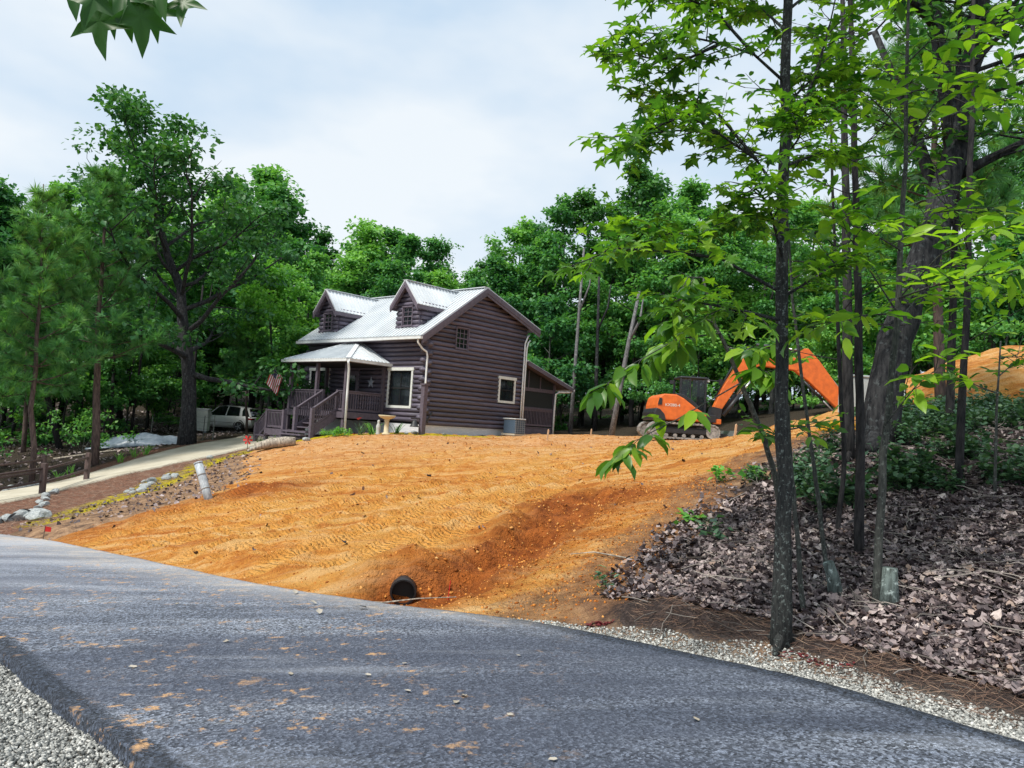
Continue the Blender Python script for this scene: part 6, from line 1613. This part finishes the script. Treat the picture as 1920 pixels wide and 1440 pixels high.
place_pine(41, -17.0, 32.0, 12.2, .17, .36, 3.0, "slender pine with a straight reddish trunk behind the driveway, next to the oak")
place_pine(42, -17.95, 29.4, 11.6, .11, .34, 2.4, "thin young pine with a grey trunk behind the woods side rail fence")
place_pine(43, -20.3, 27.5, 11.6, .15, .42, 3.2, "pine beyond the rail fence reaching a needle branch into the sky")
place_pine(44, -22.5, 36.0, 9.5, .11, .25, 2.4, "small pine deep in the shade behind the rail fence")
place_pine(45, 9.8, 17.5, 11.0, .12, .38, 2.6, "dark pine standing behind the leaning oak by the spoil heap")
place_pine(46, -14.4, 42.5, 7.0, .07, .45, 1.7, "little bright pine standing right of the oak trunk")

# forest: (picture column at eye level as a bearing, distance, height) turned into ground positions
FOREST = [(150,41,15.5,"e"),(10,44,14.5,"d"),(62,52,16.5,"b"),(120,48,15.5,"a"),(235,50,15.5,"d"),(300,58,16.5,"a"),(385,62,19,"d"),(425,64,19,"a"),(470,58,20.0,"a"),(530,54,17.4,"d"),(570,46,11.5,"b"),(602,60,16.0,"e"),
 (650,56,15.6,"d"),(704,58,15.6,"a"),(752,54,14.2,"b"),(798,62,13.0,"e"),(842,56,13.8,"c"),(898,62,14.5,"e"),(948,55,14.6,"c"),(1004,60,15.4,"b"),(1052,52,15.3,"c"),(1092,50,16.3,"e"),(1165,52,18.8,"e"),
 (1220,56,17.8,"d"),(1285,50,16.4,"a"),(1345,46,13.2,"d"),(1400,50,13.2,"b"),(1448,44,12.5,"c"),(1520,48,13.5,"a"),(1600,43,13,"b"),(1690,46,14,"d"),(1770,40,13.5,"c"),(1850,38,13.5,"a"),(1925,42,14,"b"),(2010,36,14,"d"),
 (-60,46,14,"a"),(-140,42,14,"d"),(625,50,12,"d"),(680,50,11.5,"a"),(735,50,11,"d"),(780,52,11,"a"),(830,50,10.5,"d"),(880,54,11.5,"a"),(930,50,11.5,"d"),(980,52,12.5,"a"),(1030,50,12.5,"d"),(1120,50,14,"d"),(1190,46,13,"a"),(1250,46,13,"d"),(1320,45,11.5,"a"),(495,52,14,"a"),(350,56,14,"d"),(180,46,14,"d"),(30,48,13,"a")]
NAMES = {"a": "full crowned broadleaf tree", "b": "slim broadleaf tree", "c": "pale barked broadleaf tree", "d": "wide spreading broadleaf tree", "e": "dark open crowned broadleaf tree"}
def side_word(px):
    return ("in the woods beyond the split rail fence" if px < 200 else "behind the oak and the parked car" if px < 440 else "behind the far dormer end of the cabin" if px < 640 else
            "rising directly behind the cabin roof" if px < 930 else "behind the screened porch of the cabin" if px < 1120 else "behind the excavator" if px < 1500 else "behind the spoil heap and the leaning oak")
fr_ = np.random.default_rng(99)
for k, (px, d, h, v) in enumerate(FOREST):
    x = (px-960)/1443*d; s = h/16.0
    place_tree(PROTO[v], (x, d, gz1(x, d)-.1), s*fr_.uniform(.97, 1.08), fr_.uniform(0, 6.28), "broadleaf_tree", NAMES[v]+" "+side_word(px), "tree", FOREST_GROUP+", "+NAMES[v]+" "+side_word(px), s)
# deeper rows that close the woods
for k in range(54):
    px = -120 + k*40 + fr_.uniform(-16, 16); d = fr_.uniform(66, 92); h = fr_.uniform(11.5, 14.5) * (1.12 if px < 480 or px > 1120 else .92)
    x = (px-960)/1443*d; v = "abde"[k % 4]
    place_tree(PROTO[v], (x, d, gz1(x, d)-.1), h/16.0*1.15, fr_.uniform(0, 6.28), "broadleaf_tree", "distant "+NAMES[v]+" "+side_word(px), "tree", "distant forest trees, "+NAMES[v]+" "+side_word(px), h/16.0)
# understory along the edge of the woods
UN = [(px, fr_.uniform(41, 50) if 560 < px < 1150 else fr_.uniform(38, 50)) for px in list(range(-60, 340, 38)) + list(range(560, 640, 40)) + list(range(985, 2060, 36))]
for k, (px, d) in enumerate(UN):
    d = d + (6 if px > 1120 else 0)*(k % 2)
    if 330 < px < 560: continue
    x = (px-960)/1443*d; v = "uv"[k % 2]; s = fr_.uniform(.75, 1.25)
    if px > 1500: d = fr_.uniform(31, 44); x = (px-960)/1443*d
    place_tree(PROTO[v], (x, d, gz1(x, d)-.05), s, fr_.uniform(0, 6.28), "understory_tree", ("low leafy understory tree " if v == "u" else "bushy young tree ")+side_word(px), "tree", "understory trees, "+("low " if v == "u" else "bushy ")+side_word(px))
for (px, d, s) in ((330, 60, 1.0), (380, 62, 1.1), (430, 64, 1.2), (480, 63, 1.1), (530, 60, 1.2), (350, 70, 1.3), (450, 72, 1.3)):
    x = (px-960)/1443*d
    place_tree(PROTO["u"], (x, d, gz1(x, d)), s, fr_.uniform(0, 6.28), "understory_tree", "leafy understory tree behind the parked car", "tree", "understory trees behind the parked car")
for (px, d, s, lab) in ((516, 43, 1.08, "bright yellow green young tree standing between the oak and the cabin"),):
    x = (px-960)/1443*d; place_tree(PROTO["bright"], (x, d, gz1(x, d)-.05), s, 1.0, "young_tree", lab, "tree")
for k in range(46):
    px = -100 + k*47 + fr_.uniform(-14, 14); d = fr_.uniform(60, 84); x = (px-960)/1443*d; v = "uv"[k % 2]
    place_tree(PROTO[v], (x, d, gz1(x, d)-.1), fr_.uniform(1.3, 1.8), fr_.uniform(0, 6.28), "understory_tree", "dense low tree deep in the shade "+side_word(px), "tree", "deep understory "+side_word(px), fr_.uniform(1.0, 1.3))
# bare dark stems and pale trunks one can tell apart in the woods
def stem(path, r, bark, name, lab, grp=None, fork=None):
    p0 = Vector(path[0]); mb = MB(); P = [tuple(Vector(q)-p0) for q in path]
    mb.tube(P, [r*(1-.55*k/(len(P)-1)) for k in range(len(P))], 9)
    if fork: mb.tube([tuple(Vector(q)-p0) for q in fork], [r*.5, r*.4, r*.2][:len(fork)], 6)
    t = thing(name, lab, "tree", tuple(p0), group=grp); mb.build("trunk", bark, t, True); return t
def bare(px, d, h, lean, r, bark, lab, grp):
    x = (px-960)/1443*d; z = gz1(x, d)
    stem([(x, d, z-.3), (x+lean*.3, d, z+h*.3), (x+lean*.62, d+.1, z+h*.65), (x+lean, d+.2, z+h)], r, bark, "bare_tree", lab, grp, [(x+lean*.62, d+.1, z+h*.65), (x+lean*.62+.5, d, z+h*.8), (x+lean*.62+.6, d, z+h*.95)])
bare(1150, 39, 7.5, 1.1, .16, BK_PALE, "pale leaning bare trunk at the edge of the woods left of the excavator", None)
bare(1074, 43, 10.5, .2, .13, BK_PALE, "tall pale dead tree behind the screened porch", None)
bare(1858, 33, 8, .1, .17, BK_PALE, "pale trunk standing behind the top of the spoil heap", None)
bare(1893, 35, 8, .5, .13, BK_PALE, "slimmer pale trunk leaning behind the spoil heap", None)
bare(130, 37, 6, -2.4, .16, BK_DARK, "crooked dark trunk leaning over behind the woods side fence", None)
bare(220, 40, 7, -.5, .10, BK_DARK, "thin dark trunk between the pine and the oak", None)
for k, px in enumerate((35, 105, 255, 285, 362, 535, 1120, 1205, 1240, 1345, 1420, 1520, 1560, 1705, 1740, 1765, 1905)):
    bare(px, 41+(k*7) % 13, 9, fr_.uniform(-.5, .5), fr_.uniform(.08, .14), BK_DARK if k % 3 else BK_OAK, "dark bare lower trunk "+side_word(px), "dark trunks "+side_word(px))

# ------------------------------------------------------------------ near trees
def spray(lv, tb, path, r, r0, tw_n, tw_len, leaf, n_leaf, plane=.35, droop=.25, tint=.5, pair=False):
    """side limb with alternate twigs that carry single leaves"""
    P = [np.array(p, float) for p in path]; m = len(P)-1
    tb.tube(P, [r0*(1-.75*k/m) for k in range(m+1)], 6, caps=False)
    ends = [(P[-1], unit(P[-1]-P[-2]), tw_len*.7)]
    for j in range(tw_n):
        g = .22+.78*(j+r.random()*.6)/tw_n; x = g*m; i = min(int(x), m-1); q = P[i]*(1-(x-i))+P[i+1]*(x-i)
        dd = unit(P[i+1]-P[i]); side = unit(np.cross(dd, (0, 0, 1)))*(1 if j % 2 else -1)
        ends.append((q, unit(dd*r.uniform(.35, .8)+side*r.uniform(.4, 1)+np.array([0, 0, r.uniform(-plane, plane)])), tw_len*r.uniform(.55, 1.15)*(1.15-.45*g)))
    for q, d, L in ends:
        T = curve(q, d, L, 3, r, -.03, .13); tb.tube(T, [r0*.3+.002, r0*.22+.002, .003, .002], 4, caps=False)
        for k in range(n_leaf):
            g = .15+.85*(k+r.random()*.5)/n_leaf; x = min(g, .999)*3; i = min(int(x), 2); c = T[i]*(1-(x-i))+T[i+1]*(x-i)
            td = unit(T[i+1]-T[i]); sd = unit(np.cross(td, (0, 0, 1)))*(1 if k % 2 else -1)
            ld = unit(td*.55+sd*.8+r.normal(0, .3, 3)+np.array([0, 0, -droop])); off = ld*leaf*.25
            tb_ = tint+r.normal(0, .27)
            lv.add(c+off*r.random(), ld, np.array([0, 0, 1])+r.normal(0, .35, 3), leaf*r.uniform(.65, 1.15), tb_)
def near_tree(name, lab, stem_path, radii, branches, bark, mat, tmpl, leafname, seed, leaf, tw_n, tw_len, n_leaf, count, br_r=.02, extra=None, droop=.25, group=None, tint=.5):
    r = np.random.default_rng(seed); base = np.array(stem_path[0]); base = base - np.array([0, 0, .0])
    t = thing(name, lab, "tree", tuple(base), group=group); tb = MB(); lv = Leaves()
    S = [np.array(p)-base for p in stem_path]; S[0] = S[0]-np.array([0, 0, .15])
    # smooth resample of the stem with small knots
    SS, RR = [], []
    for i in range(len(S)-1):
        for k in range(4):
            f = k/4; SS.append(S[i]*(1-f)+S[i+1]*f+r.normal(0, radii[0]*.10, 3)); RR.append((radii[i]*(1-f)+radii[i+1]*f)*(1+r.normal(0, .03)))
    SS.append(S[-1]); RR.append(radii[-1])
    tb.tube(SS, RR, 12)
    if radii[0] > .07:
        for a in (.3, 2.2, 4.1): tb.tube([np.array([0, 0, .16]), np.array([math.cos(a)*radii[0]*1.9, math.sin(a)*radii[0]*1.9, -.08])], [radii[0]*.62, radii[0]*.3], 7)
    for b in branches:
        P = [np.array(p)-base for p in b]; spray(lv, tb, P, r, br_r, tw_n, tw_len, leaf, n_leaf, droop=droop, tint=tint)
    for (f0, f1, n, Lb) in (extra or []):
        for k in range(n):
            f = f0+(f1-f0)*r.random(); i = min(int(f*(len(SS)-1)), len(SS)-2); q = SS[i]; a = k*2.4+r.random()
            P = curve(q, (math.cos(a), math.sin(a), r.uniform(.1, .7)), Lb*r.uniform(.6, 1.2), 4, r, 0, .12); spray(lv, tb, P, r, br_r*.8, max(3, tw_n-2), tw_len, leaf, n_leaf, droop=droop, tint=tint)
    tb.build("trunk", bark, t, True)
    if lv.p: leaf_parts(t, lv, tmpl, mat, leafname, count)
    return t
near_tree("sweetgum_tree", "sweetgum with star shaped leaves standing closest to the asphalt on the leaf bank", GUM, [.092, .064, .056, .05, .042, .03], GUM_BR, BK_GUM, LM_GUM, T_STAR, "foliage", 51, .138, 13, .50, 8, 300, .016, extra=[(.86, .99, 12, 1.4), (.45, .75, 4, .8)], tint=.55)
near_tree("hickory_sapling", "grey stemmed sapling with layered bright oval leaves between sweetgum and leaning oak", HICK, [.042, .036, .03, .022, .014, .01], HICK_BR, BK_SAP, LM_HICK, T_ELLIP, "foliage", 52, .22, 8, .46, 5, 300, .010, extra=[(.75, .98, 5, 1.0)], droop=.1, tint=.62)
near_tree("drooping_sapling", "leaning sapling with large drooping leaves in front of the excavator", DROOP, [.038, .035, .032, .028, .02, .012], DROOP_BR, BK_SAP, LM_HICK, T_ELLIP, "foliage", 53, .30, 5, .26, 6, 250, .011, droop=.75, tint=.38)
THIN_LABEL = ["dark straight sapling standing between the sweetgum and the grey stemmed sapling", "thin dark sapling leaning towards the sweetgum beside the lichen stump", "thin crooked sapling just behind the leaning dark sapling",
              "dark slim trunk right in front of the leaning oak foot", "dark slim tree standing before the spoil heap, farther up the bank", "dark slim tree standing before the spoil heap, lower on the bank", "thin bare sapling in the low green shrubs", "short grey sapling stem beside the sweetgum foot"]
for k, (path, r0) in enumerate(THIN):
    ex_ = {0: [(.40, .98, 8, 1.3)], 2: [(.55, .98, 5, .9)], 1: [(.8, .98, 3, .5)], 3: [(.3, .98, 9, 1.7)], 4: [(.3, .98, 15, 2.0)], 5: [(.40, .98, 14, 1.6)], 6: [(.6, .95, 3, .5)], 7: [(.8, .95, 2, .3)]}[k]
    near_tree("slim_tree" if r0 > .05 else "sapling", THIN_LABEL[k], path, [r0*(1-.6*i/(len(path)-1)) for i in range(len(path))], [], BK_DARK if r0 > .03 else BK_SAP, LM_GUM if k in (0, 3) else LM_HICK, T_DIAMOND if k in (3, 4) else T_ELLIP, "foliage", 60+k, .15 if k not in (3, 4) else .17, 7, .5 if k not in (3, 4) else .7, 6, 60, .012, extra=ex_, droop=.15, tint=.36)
near_tree("leaning_oak", "thick rough barked oak leaning to the right on top of the bank", OAK, [.30, .265, .245, .225, .19, .16, .13, .09], [], BK_OAK, LM_OAK, T_DIAMOND, "foliage", 71, .17, 9, .9, 7, 60, .05, extra=[(.62, .99, 16, 2.6)], droop=.1, tint=.45)
oak2 = [o for o in bpy.data.objects if o.name.startswith("leaning_oak")][0]
ob = np.array(OAK[0]); tb = MB(); lv = Leaves(); r_ = np.random.default_rng(72)
for b, w in zip(OAK_BR, (.15, .09, .11, .07, .07)):
    P = [np.array(p)-ob for p in b]; tb.tube(P, [w*(1-.5*k/(len(P)-1)) for k in range(len(P))], 9)
    for q in P[1:]:
        for k in range(3):
            a = r_.uniform(0, 6.28); spray(lv, tb, curve(q, (math.cos(a), math.sin(a), r_.uniform(0, .6)), 1.6, 3, r_, 0, .12), r_, .02, 6, .7, .17, 7, tint=.45)
tb.build("limb", BK_OAK, oak2, True); o = link(bpy.data.objects.new("foliage", lv.mesh("foliage", T_DIAMOND, LM_OAK)), oak2); o["kind"] = "stuff"

# overhanging sweetgum whose lowest twig dips into the picture
t = thing("sweetgum_tree", "sweetgum twig with large pointed star leaves hanging down against the sky", "tree", (-3.2, -.9, gz1(-3.2, -.9)))
base = np.array([-3.2, -.9, gz1(-3.2, -.9)]); tb = MB(); lv = Leaves(); r_ = np.random.default_rng(81)
tb.tube([(0, 0, -.3), (.05, .05, 2), (.0, .1, 4), (.1, 0, 6.5)], [.16, .13, .1, .05], 10)
B0 = np.array(TOPLEAF[0])-base
tb.tube([np.array([.03, .08, 3.4]), B0*.5+np.array([.0, .0, 1.9]), B0, np.array(TOPLEAF[1])-base, np.array(TOPLEAF[2])-base, np.array(TOPLEAF[3])-base], [.05, .035, .016, .009, .006, .004], 8)
tb.build("trunk", BK_GUM, t, True)
for k, tipp in enumerate(TOPLEAF_T):
    c = np.array(tipp)-base; d = np.array([r_.normal(.05, .25), r_.normal(-.1, .2), -1.0]); n_ = np.array([r_.normal(.1, .35), -1.0, .55+r_.normal(0, .3)])
    s_ = (.135, .135, .13, .11, .10, .13, .125, .12, .11, .13)[k]
    lv.add(c-unit(d)*s_*.55, d, n_, s_, .0+.12*r_.random())
for k in range(60):
    f = r_.random(); c = np.array([.03, .08, 3.4])*(1-f)+(B0*1.0)*f + r_.normal(0, .18, 3)+np.array([0, 0, .6*(1-f)])
    if (c+base)[2]-CAM_H < .60*max((c+base)[1], .3)+.12: continue
    lv.add(c, r_.normal(0, .5, 3)+np.array([0, 0, -.6]), r_.normal(0, .4, 3)+np.array([0, 0, 1]), .13, .4)
leaf_parts(t, lv, T_STAR, LM_GUM, "foliage", 14)

# ------------------------------------------------------------------ low plants
def shrub_mesh(seed, n_stem, h, spread, leaf, per, tmpl=T_DIAMOND, mat=None):
    r = np.random.default_rng(seed); tb = MB(); lv = Leaves()
    for k in range(n_stem):
        a = r.uniform(0, 6.28); P = curve((0, 0, -.03), (math.cos(a)*spread, math.sin(a)*spread, 1), h*r.uniform(.6, 1.15), 4, r, .02, .22)
        tb.tube(P, [.008, .006, .005, .003, .002], 4, caps=False)
        for j in range(per):
            g = .3+.7*r.random(); i = min(int(g*4), 3); q = P[i]+(P[i+1]-P[i])*r.random(); lv.add(q+r.normal(0, .05, 3), r.normal(0, 1, 3)*np.array([1, 1, .35]), np.array([0, 0, 1])+r.normal(0, .4, 3), leaf*r.uniform(.6, 1.3), .5+r.normal(0, .2))
    return tb, lv
SHR = []
for k in range(5):
    tb, lv = shrub_mesh(100+k, 12, .55, .8, .095, 26)
    SHR.append((tb.build("stems", BK_SAP, None, True), link(bpy.data.objects.new("leaves", lv.mesh("leaves", T_DIAMOND, LM_SHRUB)))))
sr = np.random.default_rng(17)
cnt = 0
for k in range(700):
    x, y = sr.uniform(4.2, 13.5), sr.uniform(9.2, 17.5)
    lim = 9.7 + .25*(x-6)
    if y < lim or (x < 5.6 and y > 13.6) or not in_poly(np.array(x), np.array(y), LITTER) or math.hypot(x-5.93, y-12.5) < .5: continue
    if x/y < .47 and y > 11.5: continue
    p_ = place_tree(SHR[cnt % 5], (x, y, gz1(x, y)), sr.uniform(.75, 1.25), sr.uniform(0, 6.28), "low_shrub", "low grey green huckleberry shrub on the bank around the leaning oak", "shrub", "low shrubs around the leaning oak"); cnt += 1
    if cnt >= 105: break
for k, (x, y, s) in enumerate(((4.4, 11.3, .8), (4.7, 11.9, .9), (5.2, 12.4, .9), (3.9, 12.2, .6), (4.1, 10.9, .6))):
    place_tree(SHR[k], (x, y, gz1(x, y)), s, k, "low_shrub", "low shrub on the bank below the yellow case", "shrub", "low shrubs below the yellow case")
for (t_, c_) in SHR: bpy.data.objects.remove(t_); bpy.data.objects.remove(c_)
for k, (v, (t_, c_)) in enumerate(PROTO.items()): bpy.data.objects.remove(t_); bpy.data.objects.remove(c_)
# seedlings
SEED_LAB = ["upright pale green seedling at the edge of clay and leaf litter", "broad leaved seedling on top of the bank behind the sweetgum", "small leafy seedling halfway up the leaf bank", "yellowish seedling beside the clay on the leaf bank", "small broad leaved plant near the bank crest", "round leaved plant at the foot of the leaning oak"]
for k, q in enumerate(SEED):
    x, y = q[0], q[1]; tall = (.42, .42, .3, .22, .3, .45)[k]
    tb, lv = shrub_mesh(130+k, 1 if k == 0 else 4, tall, .25 if k == 0 else .9, .10 if k == 0 else .14, 26 if k == 0 else 9)
    t = thing("seedling", SEED_LAB[k], "seedling", (x, y, gz1(x, y))); tb.build("stem", BK_SAP, t, True)
    leaf_parts(t, lv, T_ELLIP if k == 0 else T_DIAMOND, LM_BRIGHT if k in (1, 3, 4) else LM_SHRUB, "leaves", 40)
# strap leaved lilies and daylilies
T_STRAP = (np.array([(-.03, 0, 0), (.03, 0, 0), (-.035, .45, .02), (.035, .45, .02), (-.025, .8, -.03), (.025, .8, -.03), (0, 1, -.16)], float), np.array([(0, 1, 3), (0, 3, 2), (2, 3, 5), (2, 5, 4), (4, 5, 6)]))
def tuft(x, y, n, h, lab, mat, flower=None, name="lily_plant"):
    r = np.random.default_rng(int(abs(x*100)+y)); lv = Leaves(); t = thing(name, lab, "plant", (x, y, gz1(x, y)))
    for k in range(n):
        a = r.uniform(0, 6.28); e = r.uniform(.35, .9); d = np.array([math.cos(a)*e, math.sin(a)*e, 1]); lv.add(np.array([r.normal(0, .06), r.normal(0, .06), -.02]), d, np.array([-math.cos(a), -math.sin(a), e]), h*r.uniform(.7, 1.15), r.uniform(.3, .9))
    leaf_parts(t, lv, T_STRAP, mat, "leaves", 40)
    if flower:
        for k in range(flower[1]):
            px_, py_ = r.normal(0, .12, 2); hz_ = h*r.uniform(.85, 1.1); s = MB().tube([(px_*.3, py_*.3, 0), (px_, py_, hz_)], .006, 4).build("flower_stalk", BK_SAP, t)
            f_ = MB()
            for j in range(6):
                a = j*1.047; f_.add([(px_, py_, hz_), (px_+.05*math.cos(a-.4), py_+.05*math.sin(a-.4), hz_+.03), (px_+.09*math.cos(a), py_+.09*math.sin(a), hz_+.04), (px_+.05*math.cos(a+.4), py_+.05*math.sin(a+.4), hz_+.03)], [(0, 1, 2, 3)])
            f_.build("flower", flower[0], s)
M_FLRED = simple("red_petal", (.55, .03, .03), (.4, .02, .02), 6, .6); M_FLDARK = simple("dark_petal", (.06, .02, .05), (.03, .01, .03), 6, .6)
tuft(-6.05, 31.4, 16, .62, "strap leaved lily with red blooms before the porch", LM_SHRUB, (M_FLRED, 3)); tuft(-5.6, 31.5, 20, .7, "tall strap leaved lily clump beside the pale statue", LM_FOREST); tuft(-4.6, 31.6, 16, .6, "dark strap leaved clump beside the bird bath", LM_OAK)
tuft(-9.75, 30.7, 26, .5, "grey green iris clump with dark blooms beside the stairs", LM_SHRUB, (M_FLDARK, 4)); tuft(-9.35, 30.9, 22, .5, "grey green iris clump behind the weathered log", LM_SHRUB)
for (x, y) in ((-15.95, 32.0), (-15.75, 32.7), (-15.5, 33.2), (-17.1, 29.6), (-16.8, 30.1)):
    tuft(x, y, 14, .55, {32.0: "daylily clump beside the slender pine foot at the driveway", 32.7: "middle daylily clump in the pine straw along the driveway", 33.2: "daylily clump in the straw nearest the oak", 29.6: "daylily clump behind the woods side fence end post", 30.1: "daylily clump between the fence end post and the slender pine"}[y], LM_BRIGHT)
r_ = np.random.default_rng(5); lv = Leaves(); tb = MB()
for k in range(10):
    a = r_.uniform(0, 6.28); tb.tube([(0, 0, 0), (.25*math.cos(a), .2*math.sin(a), .22)], [.01, .005], 4)
for k in range(26): cluster(lv, np.array([r_.normal(0, .26), r_.normal(0, .2), .2+r_.normal(0, .07)]), r_, 24, .13, .7, .07, base_t=.6)
t = thing("round_shrub", "small bright green rounded shrub at the porch downspout", "shrub", (-6.95, 31.0, gz1(-6.95, 31.0))); tb.build("stems", BK_SAP, t); o = link(bpy.data.objects.new("leaves", lv.mesh("leaves", T_DIAMOND, LM_BRIGHT)), t)
for (x, y, s) in ((-19.5, 35.5, 1.4), (-21.5, 32, 1.2)):
    lv = Leaves(); tb = MB(); r_ = np.random.default_rng(int(-x*10))
    for k in range(8):
        a = r_.uniform(0, 6.28); tb.tube([(0, 0, -.05), (.5*s*math.cos(a), .5*s*math.sin(a), .9*s)], [.014, .006], 4)
    for k in range(30): cluster(lv, np.array([r_.normal(0, .5*s), r_.normal(0, .5*s), .8*s+r_.normal(0, .3*s)]), r_, 26, .3, .6, .15, base_t=.5)
    t = thing("woodland_bush", {-13.2: "leafy bush right of the oak trunk by the driveway", -19.5: "leafy bush behind the first pine trunk", -21.5: "leafy bush in the shade beyond the rail fence"}[x], "bush", (x, y, gz1(x, y))); tb.build("stems", BK_SAP, t); link(bpy.data.objects.new("leaves", lv.mesh("leaves", T_DIAMOND, LM_FOREST)), t)
